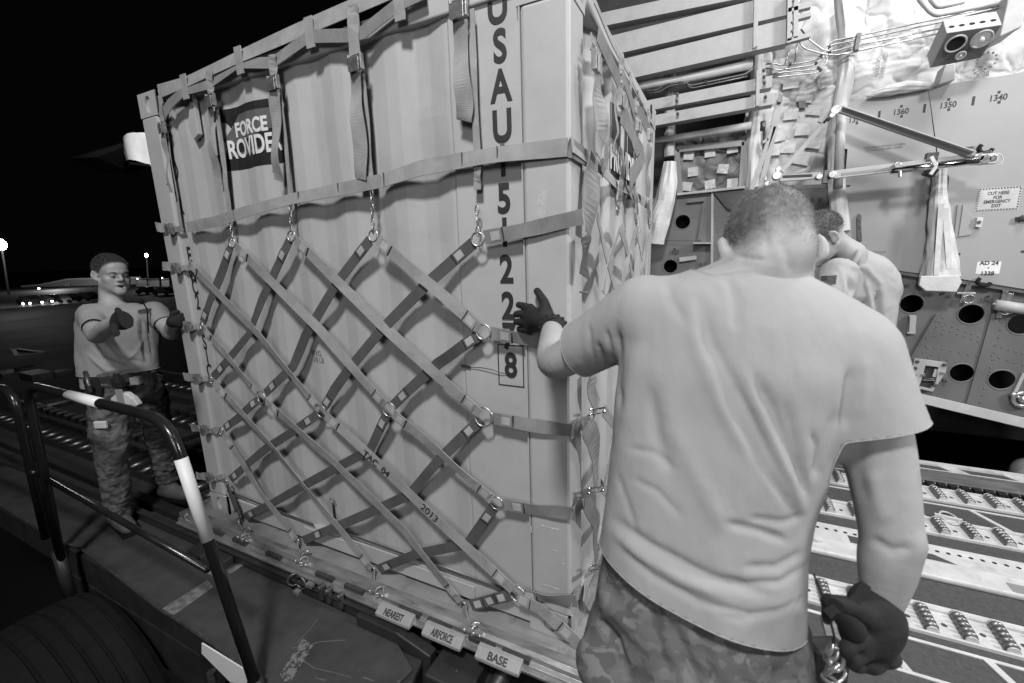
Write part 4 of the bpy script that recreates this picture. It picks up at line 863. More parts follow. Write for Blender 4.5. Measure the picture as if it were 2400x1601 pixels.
# small fittings on the liner
for pts, mat, d in (((z6(283, 285), z6(298, 262), z6(313, 275), z6(310, 330), z6(316, 430), z6(285, 430)), 'dsteel', .02), ((z6(278, 440), z6(341, 433), z6(341, 470), z6(278, 472)), 'liner', .012), ((z6(935, 205), z6(965, 255), z6(1015, 300), z6(1020, 350), z6(985, 392), z6(905, 405)), 'liner', .01), ((z6(900, 208), z6(925, 205), z6(900, 410), z6(878, 410)), 'linerD', .012), ((z6(1022, 285), z6(1060, 288), z6(1045, 348), z6(1010, 342)), 'rail', .03),
                    ((z6(862, 505), z6(918, 503), z6(918, 516), z6(862, 518)), 'print', .004), ((z6(1290, 488), z6(1330, 488), z6(1330, 500), z6(1290, 500)), 'print', .004), ((z4(1155, 1140-250), z4(1156, 1141-250), z4(1156, 1142-250)), 'print', .001), ((z6(217, 60), z6(248, 62), z6(246, 88), z6(217, 86)), 'linerD', .02), ((z4(1575, 1080), z4(1668, 1072), z4(1668, 1084), z4(1575, 1094)), 'dsteel', .003)):
    P = [at(*p, 1, YL-d) for p in pts]; b = MB(); b.prism([(q[0], q[2]) for q in P], 1, YL-d, YL-.0005); link('panel_fitting', b, mat, ln, bevel=.002)
c = at(*z6(1032, 315), 1, YL-.035); b = MB(); b.tube([c, c+[0, .005, 0]], .012, 10); link('fitting_knob', b, 'dsteel', ln)
for p in (z4(1760, 1085), z6(1065, 676)):
    c = at(*p, 1, YL-.02); b = MB(); b.torus(c, .035, .013, (0, 1, 0), 14, 8, .3, 3.9, sc=(1, .9)); link('black_hook', b, 'black', ln, smooth=True)
c = at(*z6(1300, 290), 1, YL-.02); b = MB(); b.ball(c, .022); b.box(c[0]-.03, c[0]+.05, YL-.02, YL, c[2]-.01, c[2]+.01); link('panel_fitting', b, 'dsteel', ln)

# ---- insulation blankets: quilted height fields
def quilt(name, poly_px, y, mat, parent, tuft=.30, depth=.045, seed=1, res=.008, ripple=.030):
    r = np.random.default_rng(seed); P = np.array(xz(poly_px, y)); x0, z0 = P.min(0); x1, z1v = P.max(0)
    nx, nz = int((x1-x0)/res)+1, int((z1v-z0)/res)+1; X, Z = np.meshgrid(np.linspace(x0, x1, nx), np.linspace(z0, z1v, nz)); Hh = np.zeros_like(X); T = []
    for i in range(-1, int((x1-x0)/tuft)+2):
        for j in range(-1, int((z1v-z0)/tuft)+2): T.append((x0+(i+(.5 if j % 2 else 0))*tuft+r.uniform(-.05, .05), z0+j*tuft+r.uniform(-.05, .05), r.uniform(0, 6), r.integers(5, 9)))
    puff = np.full_like(X, 9.)
    for tx, tz, ph, k in T:
        dx, dz = X-tx, Z-tz; d = np.hypot(dx, dz)+1e-4; th = np.arctan2(dz, dx); puff = np.minimum(puff, d)
        Hh -= ripple*(1-np.abs(np.sin(th*k/2+ph+d*3+.4*np.sin(d*40))))**3*np.exp(-d/.11)*np.minimum(1, d/.02)
    Hh += depth*np.minimum(1, puff/(tuft*.55))**.6
    Hh += .006*np.sin(X*23+np.sin(Z*17)*1.5)*np.sin(Z*19+2)
    Y = y-Hh; V = np.stack([X, Y, Z], -1).reshape(-1, 3)
    # keep cells inside the outline
    def inside(px, pz):
        c = np.zeros(px.shape, bool); n = len(P)
        for i in range(n):
            xi, zi = P[i]; xj, zj = P[i-1]; c ^= ((zi > pz) != (zj > pz)) & (px < (xj-xi)*(pz-zi)/(zj-zi+1e-12)+xi)
        return c
    cx = (X[:-1, :-1]+X[1:, 1:])/2; cz = (Z[:-1, :-1]+Z[1:, 1:])/2; ok = inside(cx, cz); idx = np.arange(nx*nz).reshape(nz, nx)
    F = np.stack([idx[:-1, :-1], idx[:-1, 1:], idx[1:, 1:], idx[1:, :-1]], -1)[ok]
    me = bpy.data.meshes.new(name); me.from_pydata(V.tolist(), [], F.tolist()); me.update(); me.shade_smooth(); return link(name, me, mat, parent)
ins = thing('insulation_blanket', 'bright quilted white insulation blankets lining the hull above the panels', 'insulation', (1.9, 3.05, 3.0))
quilt('quilted_panel', [(1975, -60), (2560, -60), (2560, 250), (1975, 330)], 3.06, 'quilt', ins, .30, .06, 3)
ins2 = thing('insulation_film_panel', 'taped shiny insulation film panel between the hull beams and the upright post', 'insulation', (.8, 3.05, 2.4))
quilt('film_panel', [(1790, -60), (1960, -60), (1975, 440), (1770, 440), (1740, 300), (1790, 90)], 3.04, 'film', ins2, .34, .03, 5)
ins3 = thing('film_covered_panel', 'dark film-covered panel held by pale tape squares below the beams', 'insulation', (.2, 3.05, 2.0))
quilt('film_panel', [z3(735, 1000), z3(1245, 930), z3(1245, 1385), z3(735, 1430)], 3.02, 'bag', ins3, .34, .02, 9)
def tape_sq(par, p, w_, h_, y, rot=0., mat='patch'):
    c = at(*p, 1, y); ca, sa = math.cos(rot), math.sin(rot); b = MB(); k = 4; V = []
    for i in range(k+1):
        for j in range(k+1):
            u, v = (i/k-.5)*w_, (j/k-.5)*h_; V.append((c[0]+u*ca-v*sa, y-.004*rng.random()-.002, c[2]+u*sa+v*ca))
    b.add(V, [(i*(k+1)+j, (i+1)*(k+1)+j, (i+1)*(k+1)+j+1, i*(k+1)+j+1) for i in range(k) for j in range(k)]); link('tape_square', b, mat, par)
for x, y in ((830, 1140), (985, 1120), (1150, 1090), (860, 1262), (1080, 1240), (815, 1370), (985, 1355), (1150, 1345)): tape_sq(ins3, z3(x, y), .085, .075, 2.985, rng.uniform(-.2, .2), 'film')
for x, y, w_, h_ in ((1580, 610, .11, .08), (1690, 700, .11, .10), (1580, 840, .1, .08), (1750, 810, .1, .07), (1665, 950, .1, .09), (1490, 990, .09, .1), (1560, 1085, .1, .08), (1750, 1050, .1, .08), (1660, 1160, .12, .1), (1460, 1100, .08, .09), (1500, 480, .1, .1), (1830, 590, .1, .1)):
    tape_sq(ins2, z3(x, y), w_, h_, 2.995, rng.uniform(-.3, .3))
b = MB(); P = xz([z3(1635, 740), z3(1690, 738), z3(1692, 790), z3(1640, 795)], 2.99); b.prism(P, 1, 2.988, 2.992); link('paper_label', b, 'greyprint', ins2)
# frame round the dark panel
b = MB()
for p, q in ((z3(740, 1100), z3(765, 1425)), (z3(740, 1100), z3(1240, 1050)), (z3(1240, 1040), z3(1215, 1390))): b.bar(at(*p, 1, 2.96), at(*q, 1, 2.96), .05, .03, (0, 1, 0))
link('panel_frame', b, 'linerD', ins3, bevel=.004)
# stencils on the quilt
for s, p, h, rt in (('INSULATION\nBLANKET ASSY', z4(985, 480), .026, 1.5), ('1338', z4(1735, 545), .035, .1)):
    stext(s, p, h, 'greyprint', 2.985, .7, ins, rot=rt, nm='stencil')
for k in range(12):
    a = k/12*6.283; c = at(*z4(1765, 445), 1, 2.97)+np.array([.05*math.cos(a), 0, .05*math.sin(a)]); b = MB(); b.box(c[0]-.006, c[0]+.006, 2.968, 2.972, c[2]-.006, c[2]+.006); link('stencil_dot', b, 'greyprint', ins)
# loose blanket edge drooping over the liner
def cloth_roll(pts, r, y, mat, par, nm, seed=0, n=28, sub=9):
    P = [at(*p, 1, y) for p in pts]; Q = []; R = []
    for i in range(len(P)-1):
        for t in range(sub): Q.append(P[i]+(P[i+1]-P[i])*t/sub); R.append(r[i]+(r[i+1]-r[i])*t/sub)
    Q.append(P[-1]); R.append(r[-1]); g = np.random.default_rng(seed); b = MB(); b.tube(Q, R, n); V = np.array(b.v); C_ = np.repeat(np.array(Q), n, 0); dr = V-C_; kk = np.arange(len(V)) % n; jj = np.arange(len(V))//n
    wv = .045*np.sin(kk*6.283/n*5+jj*.21+seed)+.035*np.sin(kk*6.283/n*9-jj*.33+seed*2)+.05*np.sin(jj*.8+seed+np.sin(kk*6.283/n*3+seed)*1.3)*np.abs(np.sin(kk*6.283/n*2+jj*.1))
    V = C_+dr*(1+wv[:, None]); b.v = [tuple(v) for v in V]
    me = b.mesh(nm)
    o = link(nm, me, mat, par, smooth=True)
    return o
cloth_roll([z4(885, 705), z4(1010, 670), z4(1160, 640), z4(1360, 630)], [.01, .035, .04, .02], YL-.03, 'quilt', ins, 'drooping_edge', 4)

# ---- hull beams (one thing each)
def beam(p0, p1, h, y=2.66, dpt=.09, label='', th=.012, over=0.):
    """p0, p1: ends of the top edge of the web; height in metres"""
    a, c = at(*p0, 1, y), at(*p1, 1, y); t = thing('hull_beam', label, 'beam', (a+c)/2, group='hull beams above the container')
    b = MB(); V = []
    prof = [(0, 0), (dpt*.5, 0), (dpt*.5, -th), (th, -th), (th, -h+th), (dpt, -h+th), (dpt, -h), (0, -h)]
    for e in (a, c):
        for q in prof: V.append((e[0], y+q[0], e[2]+q[1]))
    n = len(prof); b.add(V, [(i, (i+1) % n, (i+1) % n+n, i+n) for i in range(n)]+[tuple(range(n)), tuple(range(2*n-1, n-1, -1))]); link('channel', b, 'beam', t, bevel=.002); return t, a, c
def zh(p_top, p_bot, y=2.66): return at(*p_top, 1, y)[2]-at(*p_bot, 1, y)[2]
lbls = ['topmost pale hull beam, cut by the top of the frame', 'second hull beam from the top, wide and pale, ending at the upright plate', 'third hull beam from the top, just above the thick pipe', 'upper of the two narrow hull beams with bolts, below the pipe', 'lowest narrow hull beam, nearest the container corner']
defs = [(z3(-200, 175), z3(1310, -150), zh(z3(1000, -90), z3(1000, 22))), (z3(-100, 350), z3(1570, -65), zh(z3(1310, -15), z3(1310, 150))),
        (z3(-100, 542), z3(1565, 133), zh(z3(1300, 196), z3(1300, 372))), (z3(-100, 862), z3(1445, 552), zh(z3(1320, 582), z3(1320, 668))), (z3(-100, 975), z3(1452, 678), zh(z3(1320, 706), z3(1320, 792)))]
beams = [beam(p, q, h, label=l, dpt=.10) for (p, q, h), l in zip(defs, lbls)]
def bolt(p, par, y=2.64, mat='dsteel', r=.013):
    c = at(*p, 1, y); b = MB(); b.tube([c, c+[0, -.02, 0]], r, 8); b.ball(c+[0, -.02, 0], r*.8, 8, 5); link('bolt', b, mat, par, smooth=False)
for p in (z3(745, 695), z3(742, 742), z3(1380, 520), z3(1382, 568), z3(1385, 612)): bolt(p, beams[3][0])
for p in (z3(748, 838), z3(1392, 716)): bolt(p, beams[4][0])
for p in (z3(1585, 175), z3(1585, 240), z3(1580, 290)): bolt(p, beams[2][0])
for p in (z3(1595, 20), z3(1590, 60)): bolt(p, beams[1][0])
# upright plates
up1 = thing('upright_plate', 'tall pale upright plate bolted over the ends of the wide hull beams', 'plate', at(*z3(1322, 180), 1, 2.63))
b = MB(); b.prism(xz([z3(1308, -60), z3(1342, -60), z3(1335, 340), z3(1300, 358)], 2.635), 1, 2.625, 2.645); link('plate', b, 'beam', up1, bevel=.003)
up2 = thing('upright_plate', 'short pale upright plate joining the two narrow hull beams', 'plate', at(*z3(1338, 640), 1, 2.63))
b = MB(); b.prism(xz([z3(1325, 520), z3(1350, 515), z3(1347, 780), z3(1320, 782)], 2.635), 1, 2.625, 2.645); link('plate', b, 'beam', up2, bevel=.003)
fin = thing('finger_bracket', 'pale bracket with three angled fingers right of the wide hull beams', 'bracket', at(*z3(1620, 150), 1, 2.66))
for p, q in ((z3(1555, 85), z3(1725, 45)), (z3(1630, 135), z3(1725, 110)), (z3(1545, 310), z3(1720, 262)), (z3(1570, -40), z3(1565, 310)), (z3(1615, -40), z3(1612, 290))):
    b = MB(); b.bar(at(*p, 1, 2.64), at(*q, 1, 2.64), .03, .05, (0, 1, 0)); link('bracket_arm', b, 'beam', fin, bevel=.002)
# pipes
def pipe(pts, r, label, y=2.8, mat='alu', cat='pipe', name='pipe', grp=None, clamps=()):
    P = [at(*p, 1, y if not hasattr(y, '__len__') else y[i]) for i, p in enumerate(pts)]
    P2 = bend(P, min(.06, min(np.linalg.norm(P[i+1]-P[i]) for i in range(len(P)-1))*.45), 5) if len(P) > 2 else P
    o = tag(link(name, MB().tube(P2, r, 10), mat, smooth=True), label, cat, grp)
    for t in clamps:
        i = min(len(P)-2, int(t)); c = P[i]+(P[i+1]-P[i])*(t-i); d = P[i+1]-P[i]; d /= np.linalg.norm(d); link('clamp', MB().tube([c-d*.008, c+d*.008], r*2.1, 8), 'dsteel', o)
    return o
pipe([z3(400, 655), z3(560, 618), z3(760, 590), z3(1300, 468)], .034, 'thick wrapped pipe running between the wide and the narrow hull beams', 2.78, 'film', clamps=())
pipe([z3(560, 1040), z3(900, 985), z3(1290, 920)], .028, 'thick pale pipe below the lowest hull beam', 2.85, 'film')
for k, (pts, r, lb) in enumerate((([z3(430, 685), z3(600, 660), z3(650, 620), z3(790, 600), z3(840, 630), z3(1250, 545), z3(1300, 500)], .008, 'dark thin line just under the thick wrapped pipe'),
    ([z3(430, 700), z3(620, 675), z3(680, 632), z3(800, 612), z3(850, 650), z3(1260, 560)], .006, 'second dark thin line under the thick wrapped pipe'))): pipe(pts, r, lb, 2.72, 'dsteel', 'hydraulic line', 'hydraulic_line', clamps=(.6, 3.5, 4.3))
# upright wrapped frame posts

def post(pts, r, label, y, mat='wrap', seed=0):
    t = thing('wrapped_frame_post', label, 'post', at(*pts[-1], 1, y)); cloth_roll(pts, r, y, mat, t, 'wrapping', seed, 18, 6); return t
post([z3(690, 505), z3(690, 620), z3(690, 720), z3(690, 1150)], [.045, .045, .045, .045], 'pale bare frame post behind the narrow hull beams', 2.93, 'film', 1)
t = thing('wrapped_boot', 'white wrapped boot at the foot of the frame post beside the container corner', 'wrapping', at(*z3(640, 1560), 1, 2.7))
P = [z3(690, 1190), z3(675, 1330), z3(655, 1480), z3(600, 1640), z3(575, 1790)]
cloth_roll(P, [.05, .075, .085, .10, .085], 2.74, 'wrap', t, 'wrapping', 2, 20, 5)
t = thing('wrapped_frame_post', 'white wrapped frame post left of the numbered liner panels', 'post', at(*z5(1830, 500), 1, 2.85))
cloth_roll([z4(710, -40), z4(735, 200), z4(735, 500), z4(690, 760), z4(660, 1000), z4(655, 1250), z4(665, 1400), z4(690, 1700)], [.055, .055, .055, .05, .05, .052, .058, .06], 2.86, 'wrap', t, 'wrapping', 6, 18, 6)
b = MB(); b.tube([at(*z4(700, 780), 1, 2.8), at(*z4(672, 1380), 1, 2.8)], .03, 12); link('bare_post', b, 'beam', t, smooth=True)
t = thing('wrapped_frame_post', 'white wrapped frame post flaring out over the lower wall, right of the leaning man', 'post', at(*z6(790, 700), 1, 2.8))
cloth_roll([z4(1425, 1170), z4(1415, 1400), z6(785, 200), z6(790, 330), z6(795, 430), z6(795, 540), z6(790, 650)], [.035, .04, .052, .06, .075, .09, .115], 2.80, 'wrap', t, 'wrapping', 8, 22, 6)
b = MB(); b.prism(xz([z6(672, 645), z6(905, 640), z6(925, 680), z6(890, 742), z6(700, 735), z6(660, 700)], 2.70), 1, 2.69, 2.72); link('skirt', b, 'wrap', t, bevel=.006)
for p in ((z6(800, 200), z6(770, 640)), (z6(825, 230), z6(850, 600))): b = MB(); b.ribbon([at(*p[0], 1, 2.72), at(*p[1], 1, 2.70)], .03, (0, -1, 0), .003); link('tape_strip', b, 'patch', t)
# hydraulic lines over the blanket
HL = [[(140, 470), (215, 465), (240, 480), (440, 455), (530, 430), (580, 370), (600, 320), (650, 295), (820, 262), (1440, 128), (1860, 40)],
      [(140, 500), (240, 512), (480, 480), (550, 440), (590, 350), (640, 325), (820, 292), (1500, 145), (1850, 62)],
      [(190, 545), (260, 530), (500, 510), (560, 480), (595, 385), (640, 375), (820, 330), (1425, 208)],
      [(190, 565), (270, 560), (520, 535), (575, 480), (600, 410), (820, 372), (1425, 242)],
      [(400, 215), (460, 290), (560, 365), (610, 375)], [(385, 305), (420, 355), (560, 395), (640, 405), (780, 385)], [(375, 300), (355, 450)], [(315, 365), (280, 470)],
      [(1265, -10), (1350, 88), (1400, 112), (1620, 70), (1850, 15)], [(1350, -10), (1400, 50), (1450, 45), (1600, 10)]]
HLn = ['uppermost hydraulic line bending up over the quilted blanket', 'second hydraulic line of the bundle over the quilted blanket', 'third hydraulic line of the bundle, ending behind the lamp box', 'lowest hydraulic line of the bundle over the quilted blanket', 'short bright line dropping from the finger bracket', 'thin line curving from the finger bracket to the clamp block', 'short drop line under the finger bracket', 'short slanted line beside the narrow hull beams', 'thick bright pipe bending above the lamp box', 'second thick bright pipe at the top edge above the lamp box']
for i, pts in enumerate(HL):
    pipe([z4(*p) for p in pts], .0058 if i < 6 else (.005 if i < 8 else .014), HLn[i], 2.80-.01*i, 'steel' if i < 8 else 'beam', 'hydraulic line', 'hydraulic_line', clamps=(2.4, 4.3) if i < 4 else ())
b = MB(); b.bar(at(*z4(822, 250), 1, 2.76), at(*z4(800, 378), 1, 2.76), .03, .05, (0, 1, 0)); tag(link('clamp_block', b, 'dsteel', bevel=.004), 'dark clamp block holding the bundle of hydraulic lines', 'clamp')
# ---- lamp box
lb = thing('cargo_lamp_box', 'tilted grey box with one dark and two clear round lamps at the upper right', 'light fixture', at(*z4(1620, 330), 1, 2.5))
F0, F1, F2, F3 = [at(*z4(*p), 1, yy) for p, yy in (((1470, 240), 2.45), ((1878, 178), 2.45), ((1722, 425), 2.60), ((1345, 500), 2.60))]
nF = np.cross(F1-F0, F3-F0); nF /= np.linalg.norm(nF); 
if nF[1] > 0: nF = -nF
B_ = [p-nF*.16 for p in (F0, F1, F2, F3)]; b = MB(); b.add([F0, F1, F2, F3]+B_, [(0, 1, 2, 3), (7, 6, 5, 4), (0, 4, 5, 1), (1, 5, 6, 2), (2, 6, 7, 3), (3, 7, 4, 0)]); link('housing', b, 'beam', lb, bevel=.004)
fm = gm('lamp_face', .13, .5); inset = [p*.965+.035*(F0+F1+F2+F3)/4+nF*.003 for p in (F0, F1, F2, F3)]; b = MB(); b.add(inset, [(0, 1, 2, 3)]); link('face', b, fm, lb)
def onF(px, py):
    d = ray(*z4(px, py)); t = ((F0-CPOS)@nF)/(d@nF); return CPOS+d*t
def disc(c, r, n_, mat, nm, par, off=.006, h=.012):
    b = MB(); b.tube([c+n_*off, c+n_*(off+h)], r, 24); return link(nm, b, mat, par, smooth=False)
for (px, py), r, mt in (((1533, 316), .047, 'black'), ((1725, 282), .047, 'lit'), ((1570, 402), .022, 'lit')):
    c = onF(px, py); o = MB().torus(c+nF*.008, r, .006, nF, 28, 8); o = link('lamp_bezel', o, 'beam', lb, smooth=True); disc(c, r*.96, nF, 'black' if mt == 'black' else 'chrome', 'lamp_lens', o, .002, .004)
    if mt == 'lit': link('lamp_glass', MB().ball(c+nF*.012, r*.30, 12, 8), 'lampglow', o, smooth=True)
eU = (F1-F0)/np.linalg.norm(F1-F0)
nT = np.cross(F0-B_[0], eU); nT /= np.linalg.norm(nT); nT = nT if nT[2] > 0 else -nT
for i, px in enumerate((1515, 1580, 1648, 1715, 1785)):
    c = F0+(F1-F0)*(.12+.19*i)-nF*.06+np.array([0, 0, 0]); b = MB(); b.tube([c-nT*.0005, c+nT*.0015], .014, 12); link('vent_hole', b, 'black', lb)
b = MB(); b.prism(xz([z4(1888, -20), z4(2005, -20), z4(1995, 215), z4(1830, 292), z4(1880, 60)], 2.75), 1, 2.70, 2.95); tag(link('mounting_box', b, 'beam', bevel=.005), 'pale box bracket carrying the lamp box at the top right edge', 'bracket')
b = MB(); b.prism(xz([z4(1450, 480), z4(1525, 470), z4(1525, 590), z4(1400, 625)], 2.8), 1, 2.78, 2.9); link('lamp_foot', b, 'film', lb, bevel=.005)
# ---- folding brace frame
br = thing('folding_brace_frame', 'triangular metal brace frame with a round latch tube across the liner panels', 'brace', at(*z4(1000, 1100), 1, 2.6))
def bbar(p, q, w_, d_, mat='beam', y0=2.62, y1=2.62, nm='brace_bar', par=None): b = MB(); b.bar(at(*p, 1, y0), at(*q, 1, y1), w_, d_, (0, 1, 0)); return link(nm, b, mat, par or br, bevel=.002)
bbar(z4(690, 803), z4(1665, 1138), .045, .03, 'linerD', 2.65, 2.6); bbar(z4(705, 788), z4(1668, 1118), .006, .05, 'beam', 2.62, 2.56)
bbar(z4(612, 862), z4(255, 1262), .032, .03); bbar(z4(600, 820), z4(545, 905), .05, .03)
bbar(z4(240, 1312), z4(545, 1288), .045, .03); bbar(z4(262, 1300), z4(480, 1290), .02, .034, 'dark'); bbar(z4(640, 1283), z4(1700, 1158), .055, .03); bbar(z4(690, 1282), z4(1690, 1168), .02, .034, 'linerD')
b = MB(); b.tube([at(*z4(1060, 1256), 1, 2.54), at(*z4(1705, 1178), 1, 2.54)], .022, 14); link('latch_tube', b, 'chrome', br, smooth=True)
for p, r in ((z4(650, 810), .03), (z4(625, 850), .018), (z4(530, 1298), .02), (z4(628, 1283), .024), (z4(1745, 1170), .03), (z4(1700, 1160), .024), (z4(1105, 1215), .02), (z4(220, 1290), .03), (z4(1800, 1165), .02)):
    c = at(*p, 1, 2.55); b = MB(); b.tube([c+[0, -.02, 0], c+[0, .05, 0]], r, 12); link('pivot', b, 'steel', br, bevel=.003)
bbar(z4(560, 1300), z4(610, 1300), .09, .04, 'dsteel', 2.6, 2.6, 'hinge_block'); bbar(z4(1660, 1175), z4(1835, 1165), .06, .05, 'rail', 2.56, 2.56, 'end_fitting'); bbar(z4(1690, 1140), z4(1790, 1120), .02, .04, 'dsteel', 2.56, 2.56, 'end_fitting')
bbar(z4(1355, 1150), z4(1392, 1222), .02, .012, 'rail', 2.5, 2.5, 'clamp_strap'); bbar(z4(1392, 1222), z4(1350, 1282), .02, .012, 'rail', 2.5, 2.5, 'clamp_strap'); bbar(z4(1315, 1155), z4(1400, 1150), .05, .05, 'dsteel', 2.62, 2.62, 'clamp_body'); bbar(z4(1310, 1255), z4(1385, 1275), .05, .06, 'dark', 2.62, 2.62, 'clamp_body')
b = MB(); P = [at(*z4(x, y), 1, 2.52) for x, y in ((1835, 1125), (1870, 1135), (1885, 1165), (1880, 1190), (1865, 1205))]; b.tube(P, .003, 6); link('lanyard', b, 'rail', br)
b = MB(); b.tube([at(*z4(1125, 1255), 1, 2.52), at(*z4(1125, 1300), 1, 2.52)], .01, 8); link('latch_pin', b, 'steel', br)
yb = thing('forked_strut', 'pale forked strut folding down beside the film panel', 'strut', at(*z3(1420, 1000), 1, 2.6))
for p, q, w_ in ((z3(1500, 735), z3(1455, 930), .05), (z3(1455, 930), z3(1290, 1395), .035), (z3(1470, 930), z3(1350, 1395), .035), (z3(1370, 1050), z3(1415, 1020), .02)): bbar(p, q, w_, .025, 'beam', 2.58, 2.58, 'strut_arm', yb)
bbar(z3(1485, 728), z3(1515, 730), .05, .04, 'dsteel', 2.56, 2.56, 'strut_pivot', yb)
act = thing('actuator_rod', 'dark vertical actuator rod with chrome end behind the forked strut', 'actuator', at(*z3(1380, 1100), 1, 2.7))
b = MB(); b.tube([at(*z3(1375, 890), 1, 2.7), at(*z3(1372, 960), 1, 2.7)], .018, 10); b.tube([at(*z3(1385, 960), 1, 2.7), at(*z3(1378, 1340), 1, 2.7)], .011, 8); link('rod', b, 'dsteel', act, smooth=True)
b = MB(); b.tube([at(*z3(1405, 1020), 1, 2.66), at(*z3(1392, 1130), 1, 2.66)], .016, 10); link('rod_end', b, 'chrome', act, smooth=True)
for p in (z3(1405, 1350), z3(1385, 1310), z3(1480, 1300), z3(1490, 1240)): c = at(*p, 1, 2.66); b = MB(); b.tube([c, c+[0, .05, 0]], .02, 10); link('joint', b, 'steel', act, bevel=.003)

# ================================================================ far airfield (left)
def farbox(nm, p0, p1, dist, depth_m, mat, label, cat, par=None):
    """upright block standing on the ground, from picture columns p0..p1 (top row given) at a distance"""
    a, c = dep(p0[0], p0[1], dist), dep(p1[0], p1[1], dist); b = MB(); f = CR[:, 1]*np.array([1, 1, 0]); f /= np.linalg.norm(f); V = []
    for e in (a, c): V += [(e[0], e[1], ZG), (e[0], e[1], e[2])]
    V2 = [(v[0]+f[0]*depth_m, v[1]+f[1]*depth_m, v[2]) for v in V]; b.add(V+V2, [(0, 2, 3, 1), (4, 5, 7, 6), (1, 3, 7, 5), (0, 1, 5, 4), (2, 6, 7, 3)])
    o = link(nm, b, mat, par); 
    if label: tag(o, label, cat)
    return o
han = thing('hangar', 'long low hangar with pale curved roof edge behind the parked cars', 'hangar', dep(180, 680, 130))
a = [dep(x, y, 130) for x, y in ((50, 671), (95, 667), (120, 662), (160, 654), (240, 652), (330, 650), (330, 700), (50, 700))]; b = MB(); f = CR[:, 1]*np.array([1, 1, 0]); b.add([tuple(p) for p in a], [tuple(range(8))]); link('wall', b, 'bld', han)
rb_ = [dep(x, y, 129.5) for x, y in ((50, 671), (95, 667), (120, 662), (160, 654), (240, 652), (330, 650))]; b = MB(); b.tube(rb_, .22, 6); link('roof_edge', b, gm('roof_edge', .7, .5), han)
for x0, y0, x1, y1 in ((151, 665, 159, 684), (158, 662, 166, 684), (185, 672, 190, 684), (113, 668, 112, 668)): 
    if x0 < 113: continue
    if x0 == 113: continue
    p = [dep(x, y, 129) for x, y in ((x0, y0), (x0+4, y0), (x1, y1), (x1-4, y1))]; b = MB(); b.add([tuple(q) for q in p], [(0, 1, 2, 3)]); link('door_frame', b, gm('door_frame_pale', .5, .5), han)
gar = thing('garage_block', 'row of three dim garage doors beside the container edge', 'garage', dep(350, 665, 110))
for x0, x1 in ((318, 344), (346, 373), (378, 396)):
    p = [dep(x, y, 110) for x, y in ((x0, 657), (x1, 656), (x1+1, 671), (x0+1, 671))]; b = MB(); b.add([tuple(q) for q in p], [(0, 1, 2, 3)]); link('garage_door', b, gm('garage_door', .4, .6), gar)
    b = MB(); b.tube([dep(x0, 654, 110), dep(x1, 653, 110)], .1, 5); link('door_header', b, gm('door_header', .4, .6), gar)
for px, py in ((322, 653), (380, 651)): link('door_lamp', MB().ball(dep(px, py, 109), .12, 8, 6), 'headl', gar)
row = thing('lit_shed', 'low shed with a row of small bright windows at the far left', 'shed', dep(40, 690, 120))
for i in range(4): 
    x = 31+i*6.3; p = [dep(xx, yy, 119) for xx, yy in ((x, 682), (x+4, 681.5), (x+5.5, 690), (x+1.5, 690))]; b = MB(); b.add([tuple(q) for q in p], [(0, 1, 2, 3)]); link('window', b, 'winl', row)
for px in (16, 27): link('wall_lamp', MB().ball(dep(px, 683, 119), .16, 8, 6), gm('dim_lamp', .5, .5, emit=3), row)
p = [dep(x, y, 122) for x, y in ((8, 678), (58, 676), (60, 692), (8, 694))]; b = MB(); b.add([tuple(q) for q in p], [(0, 1, 2, 3)]); link('wall', b, 'bld', row)
for px, py, r in ((91, 676, .22), (110, 681, .22)): tag(link('wall_lamp', MB().ball(dep(px, py, 118), r, 8, 6), 'headl'), 'bright wall lamp on the dark hangar front%s' % (', the upper one' if px < 100 else ', the lower one'), 'lamp')
# street lamps with poles
def street(px, py, bx, by, dist, r, label, mat='farlamp'):
    t = thing('street_lamp', label, 'street lamp', dep(bx, by, dist)); a = dep(px, py, dist); c = dep(bx, by, dist)
    link('pole', MB().tube([c, a], [.14, .09], 8), gm('lamp_pole', .06, .6), t); link('lamp_head', MB().ball(a, r, 24, 16, (.72, .72, 1)), mat, t, smooth=True); link('arm', MB().tube([a+[0, 0, .1], a+[.5, .3, .12]], .06, 6), 'dsteel', t)
street(3, 573, 21, 690, 60, .72, 'large glaring street lamp on its pole at the left edge'); street(343, 598, 347, 652, 105, .42, 'small bright street lamp above the garage doors')
